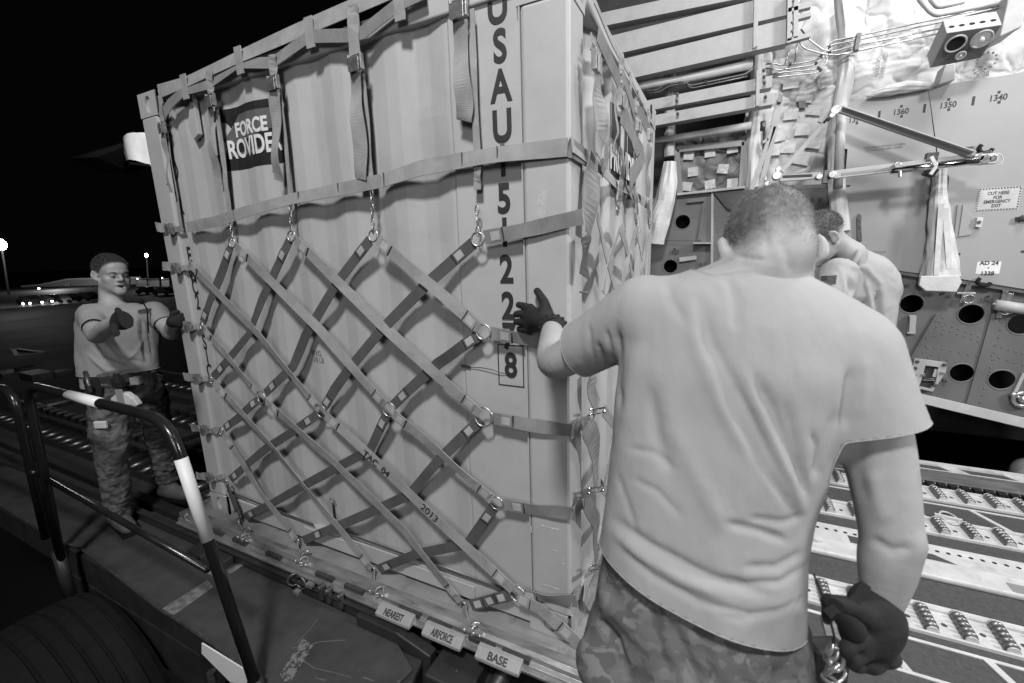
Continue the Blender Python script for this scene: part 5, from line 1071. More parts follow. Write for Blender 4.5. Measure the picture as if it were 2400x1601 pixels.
# parked cars with lit headlights
def car(x0, x1, yb_, dist, label, lights=(), nm='parked_car'):
    dist = float((at((x0+x1)/2, yb_, 2, ZG)-CPOS)@CR[:, 1]); a, c = dep(x0, yb_, dist), dep(x1, yb_, dist); t = thing(nm, label, 'car', (a+c)/2, group='cars parked along the far road'); L = np.linalg.norm(c-a); X = (c-a)/L; Zv = np.array([0, 0, 1.]); Yv = np.cross(Zv, X); R = np.stack([X, Yv, Zv], 1)
    prof = [(0, .35), (.02*L, .75), (.22*L, .95), (.34*L, 1.42), (.72*L, 1.45), (.88*L, 1.0), (L, .92), (L, .35)]; b = MB(); n = len(prof); V = []
    for yy in (0, 1.7):
        for u, z in prof: V.append(a+R@np.array((u, yy, z)))
    b.add(V, [tuple(range(n)), tuple(range(2*n-1, n-1, -1))]+[(i, i+n, (i+1) % n+n, (i+1) % n) for i in range(n)]); link('body', b, 'car', t)
    for u in (.2*L, .8*L): link('wheel', MB().tube([a+R@np.array((u, -.02, .33)), a+R@np.array((u, .25, .33))], .33, 10), 'rubber', t)
    b = MB(); b.tube([a+R@np.array((.3*L, -.02, 1.44)), a+R@np.array((.72*L, -.02, 1.47))], .04, 5); link('roof_trim', b, 'chrome', t)
    for px, py in lights: link('headlight', MB().ball(dep(px, py, dist-.8), dist*.0019, 10, 7), 'headl', t, smooth=True)
car(38, 76, 715, 95, 'dark parked car with two lit headlights, leftmost of the row', ((54, 711.5), (70, 710.5)))
car(84, 128, 712, 97, 'dark parked van-sized car with two lit headlights, second of the row', ((99, 708), (122, 706)))
car(134, 170, 710, 100, 'dark unlit parked car between the headlights and the man'); car(176, 214, 706, 100, 'dark unlit parked car just left of the shouting man')
car(318, 352, 690, 95, 'dark parked car under the garage doors'); car(356, 398, 692, 95, 'dark parked car next to the container edge')
b = MB(); b.add([tuple(dep(x, y, 80)) for x, y in ((-20, 694), (190, 686), (190, 688), (-20, 697))], [(0, 1, 2, 3)]); 
tag(link('guard_wall', MB().tube([dep(-20, 694, 99), dep(190, 685, 99)], .06, 6), gm('guard_rail', .5, .4)), 'thin pale guard rail behind the parked cars', 'guard rail')
# lit engine cowling and wing of the aircraft beyond the container
z9 = lambda x, y: (100+x*.1276, 280+y*.1276)
cw = thing('engine_cowling', 'brightly lit pale engine cowling under the dark wing, left of the container top', 'engine', dep(318, 355, 16))
A_ = [dep(*z9(x, y), 16) for x, y in ((1530, 400), (1680, 350), (1830, 300), (1990, 255))]; B2 = [dep(*z9(x, y), 16) for x, y in ((1600, 780), (1740, 800), (1880, 820), (1990, 840))]
b = MB(); V = []; f = CR[:, 1]; K = 12
for i in range(K+1):
    t = i/K*3; k = min(2, int(t)); u = t-k; top = A_[k]+(A_[k+1]-A_[k])*u; bot = B2[k]+(B2[k+1]-B2[k])*u; dz = -f*.35*math.sin(math.pi*min(1, .12+i/K*.9))
    for j in range(9): s = j/8; V.append(top+(bot-top)*s+dz+rng.normal(0, .006, 3)-np.array([.05*math.sin(s*3.14), 0, 0]))
b.add(V, [(i*9+j, (i+1)*9+j, (i+1)*9+j+1, i*9+j+1) for i in range(K) for j in range(8)]); link('cowling_skin', b, gm('lit_cowling', .75, .35, scale=1.5, var=.15, emit=0), cw, smooth=True)
b = MB(); P = [dep(*z9(x, y), 16) for x, y in ((480, 712), (850, 600), (1530, 395), (2050, 230), (2050, 330), (1530, 480), (1000, 690))]; b.add([tuple(p) for p in P]+[tuple(p+f*1.5) for p in P], [tuple(range(7)), tuple(range(13, 6, -1))]+[(i, i+7, (i+1) % 7+7, (i+1) % 7) for i in range(7)]); link('wing_edge', b, gm('wing_dark', .015, .5), cw)
b = MB(); b.tube([dep(*z9(480, 712), 15.9), dep(*z9(1130, 505), 15.9), dep(*z9(1850, 290), 15.9)], [.004, .01, .02], 6); link('wing_lip', b, 'chrome', cw)
b = MB(); b.prism([(0, 0), (1, 0), (1, 1)], 0, 0, 1) if False else b.tube([dep(*z9(1600, 795), 15.9), dep(*z9(1960, 840), 15.9)], .05, 6); link('cowling_sill', b, 'black', cw)
l = lamp('cowling_fill_spot', 'SPOT', tuple(dep(330, 300, 11)+np.array([0, 0, 1.5])), tuple(dep(330, 355, 16)), 1500, .2, .6)  # unseen spot added to brighten the cowling

t = thing('wrapped_frame_post', 'grey wrapped frame post behind the forked strut, under the ends of the hull beams', 'post', at(*z3(1310, 1100), 1, 2.95))
cloth_roll([z3(1330, 380), z3(1330, 600), z3(1322, 860), z3(1305, 1050), z3(1290, 1420)], [.045, .045, .05, .055, .05], 2.96, 'film', t, 'wrapping', 11)
# ================================================================ people: smooth bodies grown from a signed distance grid
from mathutils import noise as mnoise
class Body:
    def __init__(s, lo, hi, h):
        s.lo = np.array(lo, float); s.h = h; s.n = np.ceil((np.array(hi)-s.lo)/h).astype(int)+1
        s.f = np.full(s.n, .2, np.float32); s.ax = [s.lo[i]+h*np.arange(s.n[i]) for i in range(3)]
    def _win(s, lo, hi):
        a = np.maximum(0, ((np.array(lo)-s.lo)/s.h).astype(int)); b = np.minimum(s.n, ((np.array(hi)-s.lo)/s.h).astype(int)+2)
        if np.any(b <= a): return None, None
        sl = tuple(slice(a[i], b[i]) for i in range(3)); P = np.stack(np.meshgrid(*[s.ax[i][sl[i]] for i in range(3)], indexing='ij'), -1); return sl, P
    def _mix(s, sl, d, k):
        f = s.f[sl]; d = d.astype(np.float32)
        if k < 0:                       # carve
            k = -k; h = np.clip(.5-.5*(f+d)/k, 0, 1); s.f[sl] = f+(-d-f)*h+k*h*(1-h)
        else:
            h = np.clip(.5+.5*(f-d)/k, 0, 1); s.f[sl] = f+(d-f)*h-k*h*(1-h)
    def cone(s, a, b, ra, rb, k=.02):
        a = np.array(a, float); b = np.array(b, float); m = max(ra, rb)+abs(k)+.03; sl, P = s._win(np.minimum(a, b)-m, np.maximum(a, b)+m)
        if sl is None: return s
        d = b-a; t = np.clip(((P-a)@d)/(d@d+1e-9), 0, 1); s._mix(sl, np.linalg.norm(P-a-t[..., None]*d, axis=-1)-(ra+(rb-ra)*t), k); return s
    def chain(s, pts, rs, k=.015):
        pts = [np.array(p, float) for p in pts]; m = max(rs)+abs(k)+.03; sl, P = s._win(np.min(pts, 0)-m, np.max(pts, 0)+m)
        if sl is None: return s
        if len(pts) > 2:      # round the joints with a spline through the points
            Pp = [2*pts[0]-pts[1]]+pts+[2*pts[-1]-pts[-2]]; Rp = [2*rs[0]-rs[1]]+list(rs)+[2*rs[-1]-rs[-2]]; np_, nr2 = [], []
            for i in range(1, len(Pp)-2):
                for t in np.linspace(0, 1, 7)[:-1]:
                    c4 = [(-t+2*t*t-t**3)/2, (2-5*t*t+3*t**3)/2, (t+4*t*t-3*t**3)/2, (-t*t+t**3)/2]
                    np_.append(sum(c*p for c, p in zip(c4, Pp[i-1:i+3]))); nr2.append(sum(c*p for c, p in zip(c4, Rp[i-1:i+3])))
            pts, rs = np_+[pts[-1]], nr2+[rs[-1]]
        D_ = None
        for i in range(len(pts)-1):
            a, d = pts[i], pts[i+1]-pts[i]; t = np.clip(((P-a)@d)/(d@d+1e-9), 0, 1); q = np.linalg.norm(P-a-t[..., None]*d, axis=-1)-(rs[i]+(rs[i+1]-rs[i])*t)
            if D_ is None: D_ = q
            else: D_ = np.minimum(D_, q)
        s._mix(sl, D_, k); return s
    def ell(s, c, r, R=None, k=.02):
        c = np.array(c, float); r = np.array(r, float); m = r.max()+abs(k)+.03; sl, P = s._win(c-m, c+m)
        if sl is None: return s
        q = P-c; q = q@R if R is not None else q; l = np.linalg.norm(q/r, axis=-1); g = np.linalg.norm(q/(r*r), axis=-1)+1e-9; s._mix(sl, l*(l-1)/g, k); return s
    def loft(s, secs, k=.03, p=2.0):
        """secs: (z, cx, cy, half width, half depth, angle) with z rising"""
        S = np.array(sorted(secs), float); m = S[:, 3:5].max()+.1
        sl, P = s._win((S[:, 1].min()-m, S[:, 2].min()-m, S[0, 0]-.03), (S[:, 1].max()+m, S[:, 2].max()+m, S[-1, 0]+.03))
        z = P[0, 0, :, 2]; I = [np.interp(z, S[:, 0], S[:, j]) for j in range(1, 6)]; kw = max(1, int(.018/s.h)); ker = np.ones(2*kw+1)/(2*kw+1)
        for _ in range(2): I = [np.convolve(np.pad(q, kw, mode='edge'), ker, 'valid') for q in I]
        ca, sa = np.cos(I[4]), np.sin(I[4]); dx, dy = P[..., 0]-I[0], P[..., 1]-I[1]
        u = dx*ca+dy*sa; v = -dx*sa+dy*ca; kk = (np.abs(u/I[2])**p+np.abs(v/I[3])**p)**(1/p); d = (kk-1)*np.minimum(I[2], I[3])
        d = np.maximum(d, np.maximum(z-S[-1, 0], S[0, 0]-z)); s._mix(sl, d, k); return s
    def mesh(s, name):
        g = vdb.FloatGrid(.2); g.copyFromArray(np.ascontiguousarray(s.f)); p, q = g.convertToQuads(isovalue=0.0); V = s.lo+np.asarray(p, float)*s.h
        me = bpy.data.meshes.new(name); me.from_pydata(V.tolist(), [], np.asarray(q).tolist()); me.update()
        bm = bmesh.new(); bm.from_mesh(me); bmesh.ops.recalc_face_normals(bm, faces=bm.faces); bm.to_mesh(me); bm.free(); return me
def vnormals(me):
    n = np.zeros(len(me.vertices)*3); me.vertices.foreach_get('normal', n); return n.reshape(-1, 3)
def smooth_mesh(me, it=2, f=.5):
    co = getco(me); e = np.zeros(len(me.edges)*2, int); me.edges.foreach_get('vertices', e); e = e.reshape(-1, 2)
    for _ in range(it):
        acc = np.zeros_like(co); cnt = np.zeros(len(co)); np.add.at(acc, e[:, 0], co[e[:, 1]]); np.add.at(acc, e[:, 1], co[e[:, 0]]); np.add.at(cnt, e[:, 0], 1); np.add.at(cnt, e[:, 1], 1)
        co += f*(acc/np.maximum(cnt, 1)[:, None]-co)
    setco(me, co)
def cut(me, planes):
    """drop the mesh beyond planes (point, normal[, centre, radius])"""
    bm = bmesh.new(); bm.from_mesh(me)
    for pl_ in planes:
        p, n = Vector(pl_[0]), Vector(pl_[1]).normalized(); near = (lambda c: True) if len(pl_) < 4 else (lambda c: (c-Vector(pl_[2])).length < pl_[3])
        gs = [f for f in bm.faces if near(f.calc_center_median())]; geom = set(gs)
        for f in gs: geom.update(f.edges); geom.update(f.verts)
        bmesh.ops.bisect_plane(bm, geom=list(geom), plane_co=p, plane_no=n, dist=1e-5)
        bm.faces.ensure_lookup_table(); dead = [f for f in bm.faces if (f.calc_center_median()-p).dot(n) > 1e-5 and near(f.calc_center_median())]
        bmesh.ops.delete(bm, geom=dead, context='FACES')
    # keep the biggest island
    bm.to_mesh(me); bm.free()
def folds(me, lines, view=True, hard=True):
    co = getco(me); nr_ = vnormals(me); px = projv(co); dv = co-CPOS; dv /= np.linalg.norm(dv, axis=1)[:, None]; face = np.clip(-(dv*nr_).sum(1)*1.6, 0, 1) if view else np.ones(len(co)); disp = np.zeros(len(co))
    for pts, w_, dm in lines:
        P = np.array(pts, float); best = np.full(len(co), 1e9); tt = np.zeros(len(co)); L = np.r_[0, np.cumsum(np.linalg.norm(P[1:]-P[:-1], axis=1))]
        for i in range(len(P)-1):
            a, d = P[i], P[i+1]-P[i]; t = np.clip(((px-a)@d)/(d@d), 0, 1); q = np.linalg.norm(px-a-t[:, None]*d, axis=1); m = q < best; best[m] = q[m]; tt[m] = (L[i]+t[m]*(L[i+1]-L[i]))/L[-1]
        env = np.minimum(1, np.minimum(tt, 1-tt)*5+.15); disp += dm*np.exp(-(best/w_)**2)*env
    setco(me, co+nr_*(disp*face)[:, None])
def crumple(me, amp, scale, sz=(1, 1, 1), seed=0.):
    co = getco(me); nr_ = vnormals(me); d = np.array([mnoise.noise(Vector((c[0]*scale*sz[0]+seed, c[1]*scale*sz[1], c[2]*scale*sz[2])))+.5*abs(mnoise.noise(Vector((c[0]*scale*2.1*sz[0]+seed+9, c[1]*scale*2.1*sz[1], c[2]*scale*2.1*sz[2])))) for c in co]); setco(me, co+nr_*(d*amp)[:, None])
def cloth(name, me, mat, parent, th=.0025):
    me.shade_smooth(); o = link(name, me, mat, parent); m = o.modifiers.new('thickness', 'SOLIDIFY'); m.thickness = th; m.offset = -1; return o
def basis(fwd, up):
    f = np.array(fwd, float); f /= np.linalg.norm(f); r = np.cross(f, up); r /= np.linalg.norm(r); u = np.cross(r, f); return np.stack([r, f, u], 1)    # local x right, y forward, z up
def head(B, c, R, s=1., neck=None, mouth=0.012, ears=True):
    """head with face; c = centre between the ears"""
    L = lambda x, y, z: np.array(c)+R@(np.array((x, y, z))*s); E = lambda p, r, k=.015, Q=None: B.ell(L(*p), np.array(r)*s, R if Q is None else R@Q, k*s)
    E((0, -.012, .038), (.076, .097, .086), .02); E((0, .030, -.030), (.058, .064, .078), .03); E((0, .052, .045), (.060, .050, .050), .03)
    for x in (-1, 1):
        B.cone(L(x*.054, .0, -.045), L(x*.012, .078, -.092), .019*s, .020*s, .02*s); E((x*.044, .062, -.018), (.020, .020, .016), .02); B.cone(L(x*.012, .098, .026), L(x*.044, .080, .024), .010*s, .009*s, .012*s)
    B.cone(L(0, .092, .016), L(0, .113, -.018), .0075*s, .0105*s, .012*s); 
    for x in (-1, 1): E((x*.012, .102, -.024), (.0085, .010, .007), .006); E((x*.032, .104, .006), (.016, .012, .0095), -.008); E((x*.031, .084, .004), (.0135, .0125, .0115), .003); E((x*.031, .086, .011), (.0165, .0125, .006), .004)
    B.cone(L(-.018, .092, -.050), L(.018, .092, -.050), .0065*s, .0065*s, .008*s); B.cone(L(-.015, .091, -.050-mouth-.008), L(.015, .091, -.050-mouth-.008), .007*s, .007*s, .008*s); E((0, .085, -.097), (.020, .016, .016), .02)
    for x in (-1, 1): E((x*.036, .046, -.052), (.026, .036, .040), .03)
    E((0, .105, -.054-mouth/2), (.019, .022, .0025+mouth*.45), -.003)
    if ears:
        for x in (-1, 1):
            Q = np.array(Matrix.Rotation(x*.45, 3, 'Z')); E((x*.083, -.012, -.004), (.008, .020, .033), .006, Q); E((x*.090, -.008, .002), (.006, .011, .018), -.004, Q); E((x*.080, .002, -.026), (.008, .010, .012), .008)
    if neck is not None: B.cone(L(0, -.030, -.035), neck, .055*s, .062*s, .03)
    return L
def eyes(L, R, par, s=1., lid=.5):
    for x in (-1, 1):
        o = link('eye', MB().ball(L(x*.031, .0855, .004), .0118*s, 14, 10), 'eye', par, smooth=True); link('iris', MB().ball(L(x*.031, .0943, .002), .0052*s, 10, 8), 'iris', o, smooth=True)
        b = MB(); b.tube([L(x*.014, .104, .021), L(x*.030, .103, .027), L(x*.048, .090, .022)], [.0022*s, .0032*s, .002*s], 6); link('eyebrow', b, 'hair', par, smooth=True)
def hairs(par, me, mask, n, ln, mat, lean=(0, 0, -1), r=.00035, seed=1):
    """short strands rooted on the scalp: one object of many hairs"""
    g = np.random.default_rng(seed); co = getco(me); nr_ = vnormals(me); idx = np.nonzero(mask > .02)[0]; pr = mask[idx]/mask[idx].sum(); pick = g.choice(idx, n, p=pr); V = []; F = []
    for j, i in enumerate(pick):
        p = co[i]+g.normal(0, .0018, 3); d = nr_[i]+np.array(lean)*.45+g.normal(0, .22, 3); d /= np.linalg.norm(d); q = np.cross(d, g.normal(0, 1, 3)); q /= np.linalg.norm(q); l = ln*g.uniform(.6, 1.2)
        V += [tuple(p-q*r), tuple(p+q*r), tuple(p+d*l)]; F.append((3*j, 3*j+1, 3*j+2))
    m = bpy.data.meshes.new('hair'); m.from_pydata(V, [], F); m.update(); return link('hair', m, mat, par, kind='stuff')
def skin_with_scalp(name, skinbase, hairbase):
    """skin whose scalp is tinted by the cropped hair's roots: follows a vertex attribute"""
    m = M_['skin'].copy(); m.name = name; nt = m.node_tree; N = nt.nodes; L = nt.links; p = N['Principled BSDF']; old = p.inputs['Base Color'].links[0].from_socket
    at_ = N.new('ShaderNodeAttribute'); at_.attribute_name = 'scalp'; n = N.new('ShaderNodeTexNoise'); n.inputs['Scale'].default_value = 70; n.inputs['Detail'].default_value = 6; tc = N.new('ShaderNodeTexCoord'); L.new(tc.outputs['Object'], n.inputs[0])
    r = N.new('ShaderNodeMapRange'); r.inputs['To Min'].default_value = .65; r.inputs['To Max'].default_value = 1.25; r.inputs['From Min'].default_value = .3; r.inputs['From Max'].default_value = .7; L.new(n.outputs[0], r.inputs[0])
    mu = N.new('ShaderNodeMath'); mu.operation = 'MULTIPLY'; mu.use_clamp = True; L.new(at_.outputs['Fac'], mu.inputs[0]); L.new(r.outputs[0], mu.inputs[1])
    mx = N.new('ShaderNodeMix'); mx.data_type = 'FLOAT'; L.new(mu.outputs[0], mx.inputs[0]); L.new(old, mx.inputs[2]); mx.inputs[3].default_value = hairbase; L.new(mx.outputs[0], p.inputs['Base Color']); return m
def scalp_attr(me, L_inv, fn):
    co = getco(me); loc = L_inv(co); v = np.clip(fn(loc), 0, 1); a = me.attributes.new('scalp', 'FLOAT', 'POINT'); a.data.foreach_set('value', v.astype(np.float32)); return v
def hand_on(B, wrist, palm, knuckles, tips, thumb, r=.0105, pr=.030, palm_n=None):
    """glove: palm slab, four bent fingers, thumb leaving the side"""
    B.cone(wrist, palm, .030, .032, .02)
    for i, (k_, t_) in enumerate(zip(knuckles, tips)):
        B.cone(palm, k_, pr*.72, r*1.25, .018); path = [np.array(k_, float)]+[np.array(q, float) for q in t_]; B.chain(path, [r*(1.12-.1*j)*(1, 1.04, .98, .86)[i] for j in range(len(path))], .004)
    B.chain([np.array(q, float) for q in thumb], [r*1.7, r*1.35, r*1.1, r*1.0][:len(thumb)], .008)
def bbox(pts, m): P = np.array(pts); return P.min(0)-m, P.max(0)+m

# ---------------------------------------------------------------- the tall man in front, seen from behind
p1 = thing('person', 'tall man in pale t-shirt seen from behind, one gloved hand braced on the container corner', 'person', (.62, -.50, -.1))
Rt = np.stack([np.array([CR[0, 0], CR[1, 0], 0])/np.hypot(CR[0, 0], CR[1, 0])], 1)[:, 0]
FW = np.array([CR[0, 1], CR[1, 1], 0]); FW /= np.linalg.norm(FW)
ang0 = math.atan2(Rt[1], Rt[0])
def sec(y, xl, xr, d, b_, ang=None, dw=0.):
    c = dep((xl+xr)/2, y, d); a = (xr-xl)/2*d/CF*1.0+dw; return (c[2], c[0], c[1], a, b_, ang0-.28 if ang is None else ang)
TS = [sec(606, 1705, 1812, .855, .055), sec(626, 1650, 1838, .86, .078), sec(648, 1560, 1872, .865, .092), sec(690, 1500, 1955, .865, .108), sec(742, 1480, 2010, .86, .120), sec(790, 1472, 2024, .86, .125), sec(850, 1462, 2020, .86, .130), sec(950, 1448, 1985, .87, .124),
      sec(1050, 1440, 1930, .875, .118), sec(1150, 1430, 1882, .885, .114), sec(1250, 1418, 1860, .895, .116), sec(1350, 1408, 1854, .905, .124), sec(1450, 1400, 1854, .915, .132), sec(1600, 1400, 1860, .93, .135)]
shL, cuL, elL, wrL = dep(1515, 735, .93), dep(1362, 818, 1.08), dep(1302, 848, 1.14), at(1293, 765, 1, -.14)
shR, cuR, elR, wrR = dep(1992, 838, .80), dep(2040, 990, .79), dep(2086, 1255, .78), dep(2062, 1440, .80)
allp = [shL, elL, wrL, shR, elR, wrR, dep(1800, 420, .8), dep(1640, 1600, .95)]
lo, hi = bbox(allp, .16); lo[2] = max(lo[2], .62)
B = Body(lo, hi, .0045)
B.loft([(z, x, y, a-.012, b_-.012, g_) for z, x, y, a, b_, g_ in TS[:-3]], .02)
B.chain([shL, shL*.4+elL*.6, elL, elL*.55+wrL*.45, wrL], [.056, .051, .045, .043, .029], .02)
mR = (cuR+elR)/2
B.chain([shR, cuR, mR+.004*Rt, elR, elR*.62+wrR*.38+Rt*.002, wrR], [.062, .057, .052, .046, .044, .027], .02); B.ell(elR-FW*.022+Rt*.010, (.022, .022, .026), None, .02)
hc = dep(1800, 590, .865); Rh = basis(FW*.80+Rt*.14+np.array([0, 0, -.70]), (0, 0, 1)); neckp = dep(1765, 680, .875)
HL_ = head(B, hc, Rh, 1.0, neckp); B.cone(HL_(0, -.040, -.02), dep(1765, 665, .86), .052, .060, .03); B.cone(HL_(-.03, -.035, -.06), dep(1690, 700, .87), .036, .040, .04)
for sx in (-1, 1): B.ell(HL_(sx*.089, -.014, -.004), (.0075, .014, .031), Rh@np.array(Matrix.Rotation(sx*.9, 3, 'Z')), .005)
me = B.mesh('body'); smooth_mesh(me, 2)
folds(me, [([(1735, 540), (1740, 580), (1732, 615)], 10, -.0015), ([(1790, 530), (1800, 580), (1812, 625)], 12, -.0018), ([(1700, 590), (1750, 604), (1800, 612)], 5, -.002), ([(1830, 560), (1845, 600), (1850, 640)], 11, -.0022), ([(2040, 1100), (2060, 1180), (2080, 1230)], 22, .004), ([(2040, 1262), (2090, 1290), (2140, 1285)], 12, -.005), ([(2020, 1000), (2010, 1100), (2030, 1180)], 20, -.003)])
skinA = skin_with_scalp('skin_cropped_head', .42, .085)
inv = lambda co: ((co-hc)@Rh)
def scalpA(q):
    x, y, z = q[:, 0], q[:, 1], q[:, 2]; th = z+.55*np.maximum(0, y)-.30*np.maximum(0, -y)*0+.004*np.sin(y*200)
    v = np.clip((z-(-.060+.35*np.maximum(0, y)))/.06, 0, 1)*(.75+.25*np.clip((z+.02)/.05,0,1)); v *= np.clip((.062-y*.9+z*.35)/.03, 0, 1); ear = ((np.abs(x) > .079) & (np.abs(z) < .045)); v[ear] = 0; far = np.linalg.norm(q, axis=1) > .16; v[far] = 0; return v
sv = scalp_attr(me, inv, scalpA); me.shade_smooth(); me.materials.append(skinA)
body = link('body', me, None, p1); eyes(HL_, Rh, body)
hairs(body, me, sv, 15000, .0042, 'hairL', lean=tuple(-Rh[:, 2]), r=.0003)
# t-shirt
T = Body(lo-.03, hi+.03, .0055)
T.loft(TS, .02)
T.chain([shL+np.array([0, 0, .005]), cuL, cuL+(cuL-shL)*.5], [.078, .070, .070], .035); T.chain([shR, (shR+cuR)/2, cuR, cuR+(cuR-shR)*.4], [.078, .080, .080, .080], .03)
me = T.mesh('shirt'); smooth_mesh(me, 2)
nk = HL_(0, -.06, -.085); 
hemP = [dep(1415, 1275, .95), dep(1893, 1462, .865), dep(1690, 1482, .79)]; hn = np.cross(hemP[1]-hemP[0], hemP[2]-hemP[0]); hn = hn/np.linalg.norm(hn); hn = hn if hn[2] < 0 else -hn
uL = (cuL-shL)/np.linalg.norm(cuL-shL); cL = cuL+uL*.0; nLc = uL+np.array([0, 0, .12])
uR = (cuR-shR)/np.linalg.norm(cuR-shR); cRr = cuR+uR*.01
S_ = [ # valleys (-) and ridges (+), read from the photograph
 ([(1640, 700), (1665, 800), (1720, 900), (1790, 1030), (1830, 1130)], 16, -.0085), ([(1610, 720), (1640, 830), (1690, 950), (1760, 1080)], 18, .006), ([(1560, 900), (1580, 1010), (1640, 1130), (1700, 1250)], 22, .006), ([(1520, 900), (1540, 1020), (1570, 1120)], 15, -.006),
 ([(1765, 870), (1810, 960), (1850, 1060), (1895, 1160)], 12, -.009), ([(1750, 900), (1790, 1000), (1860, 1130), (1890, 1220)], 12, .006), ([(1840, 940), (1860, 1030), (1880, 1110), (1895, 1180)], 9, -.008), ([(1690, 880), (1730, 990), (1800, 1110), (1870, 1215)], 10, -.005),
 ([(1435, 1215), (1520, 1275), (1620, 1330), (1710, 1372), (1810, 1396)], 12, -.009), ([(1430, 1240), (1500, 1300), (1600, 1360), (1700, 1400)], 13, .008), ([(1445, 1275), (1530, 1350), (1640, 1410), (1760, 1440), (1850, 1428)], 9, -.005), ([(1700, 1225), (1780, 1245), (1850, 1270)], 9, -.007), ([(1750, 1215), (1840, 1225), (1890, 1205)], 8, -.005),
 ([(1890, 1290), (1820, 1330), (1740, 1330)], 10, -.006), ([(1895, 1320), (1830, 1365), (1750, 1370), (1680, 1350)], 9, -.006), ([(1895, 1395), (1820, 1435), (1740, 1452), (1680, 1440)], 7, -.0035), ([(1480, 1120), (1540, 1150), (1600, 1215)], 8, -.004), ([(1470, 1050), (1530, 1060), (1580, 1100)], 8, -.0035), ([(1445, 1110), (1470, 1180), (1490, 1240)], 8, -.004),
 ([(1445, 760), (1450, 830), (1447, 900), (1455, 960)], 9, -.011), ([(1400, 800), (1412, 840), (1420, 870)], 6, -.006), ([(1420, 770), (1432, 820), (1437, 860)], 5, -.006), ([(1380, 760), (1385, 810), (1398, 860)], 6, -.004), ([(1495, 800), (1480, 900), (1460, 1010)], 18, .005),
 ([(1560, 640), (1570, 700), (1610, 760)], 12, -.004), ([(1700, 640), (1725, 700), (1730, 780)], 12, -.004), ([(1995, 860), (1985, 940), (1975, 1010)], 12, -.009), ([(2030, 830), (2025, 900), (2010, 980)], 14, .004), ([(1960, 960), (1930, 1040), (1905, 1130)], 10, -.006), ([(1900, 1010), (1915, 1050), (1920, 1120)], 7, -.006)]
folds(me, [(p_, w_*1.05, d_m*.78) for p_, w_, d_m in S_]); 
crumple(me, .0022, 13, (1, 1, .4), 3.3); crumple(me, .0009, 34, (1, 1, .6), 7.3)
cut(me, [(hemP[0], hn), (cL, nLc, cL+uL*.05, .15), (cRr, uR, cRr+uR*.07+Rt*.02, .135)])
# neck hole
ncen = dep(1748, 636, .865); cut(me, [(dep(1748, 632, .79), np.array([0, 0, .55])+FW*.55+Rt*.12, ncen, .105)])
shirt = cloth('shirt', me, 'shirt', p1)
# collar rib, sleeve and bottom hems follow the open edges
def edge_loops(me):
    bm = bmesh.new(); bm.from_mesh(me); bm.verts.ensure_lookup_table(); bd = [e for e in bm.edges if len(e.link_faces) == 1]; adj = {}
    for e in bd:
        a, b_ = e.verts[0].index, e.verts[1].index; adj.setdefault(a, []).append(b_); adj.setdefault(b_, []).append(a)
    seen = set(); loops = []
    for s_ in adj:
        if s_ in seen: continue
        lp = [s_]; seen.add(s_); cur = s_
        while True:
            nx = [q for q in adj[cur] if q not in seen]
            if not nx: break
            cur = nx[0]; seen.add(cur); lp.append(cur)
        if len(lp) > 12: loops.append([np.array(bm.verts[i].co) for i in lp])
    bm.free(); return loops
def hems(o, me, mat, r=.0013, cap=6):
    for lp in sorted(edge_loops(me), key=len)[::-1][:cap]:
        P = np.array(lp); 
        for _ in range(3): P = (np.roll(P, 1, 0)+2*P+np.roll(P, -1, 0))/4
        b = MB(); Q = [q for q in P[::2]]+[P[0]]; b.tube(Q, r, 6); link('hem', b, mat, o, smooth=True)
hems(shirt, me, 'shirt')
nl = max(edge_loops(me), key=lambda l: np.mean([q[2] for q in l])); P = np.array(nl)
for _ in range(4): P = (np.roll(P, 1, 0)+2*P+np.roll(P, -1, 0))/4
b = MB(); b.tube([q-np.array((0, 0, .004)) for q in P[::2]]+[P[0]-np.array((0, 0, .004))], .0042, 8); link('collar', b, 'shirt', shirt, smooth=True)
# trousers: hips, two legs, boots
tz = lambda y, xl, xr, d, b_: sec(y, xl, xr, d, b_)
knL, knR = np.array((.30, -.62, .42)), np.array((.60, -.52, .42)); anL, anR = np.array((.30, -.66, .02)), np.array((.66, -.56, .02))
Hp = [sec(1255, 1440, 1840, .905, .098), sec(1350, 1418, 1845, .91, .108), sec(1450, 1396, 1858, .918, .119), sec(1520, 1385, 1875, .925, .130), sec(1600, 1375, 1900, .93, .142)]
c0 = Hp[-1]; hipL = np.array((c0[1], c0[2], c0[0]))-Rt*.13-np.array([0, 0, .08]); hipR = hipL+Rt*.24
lo2, hi2 = bbox([hipL, hipR, knL, knR, anL, anR, dep(1640, 1240, .9)], .21); K = Body(lo2, hi2, .0085)
K.loft(Hp, .03); K.chain([hipL, knL, anL], [.115, .085, .07], .03); K.chain([hipR, knR, anR], [.115, .085, .07], .03); K.ell(dep(1425, 1555, .93), (.065, .06, .05), None, .03)
me = K.mesh('trousers'); smooth_mesh(me, 1); folds(me, [([(1420, 1290), (1480, 1380), (1530, 1440), (1570, 1601)], 14, -.010), ([(1560, 1450), (1600, 1520), (1640, 1610)], 16, -.012), ([(1640, 1500), (1660, 1560), (1680, 1620)], 14, -.008), ([(1400, 1450), (1440, 1500), (1470, 1600)], 12, -.014), ([(1390, 1350), (1430, 1420), (1490, 1500)], 14, .008), ([(1720, 1540), (1800, 1530), (1880, 1500)], 12, -.008), ([(1600, 1470), (1700, 1520), (1850, 1525)], 10, -.006)]); crumple(me, .010, 9, (1, 1, .8), 1.1); crumple(me, .006, 24, (1, 1, 1), 5.1)
cut(me, [(dep(1650, 1262, .9), (0, 0, 1))]); cloth('trousers', me, 'camo', p1)
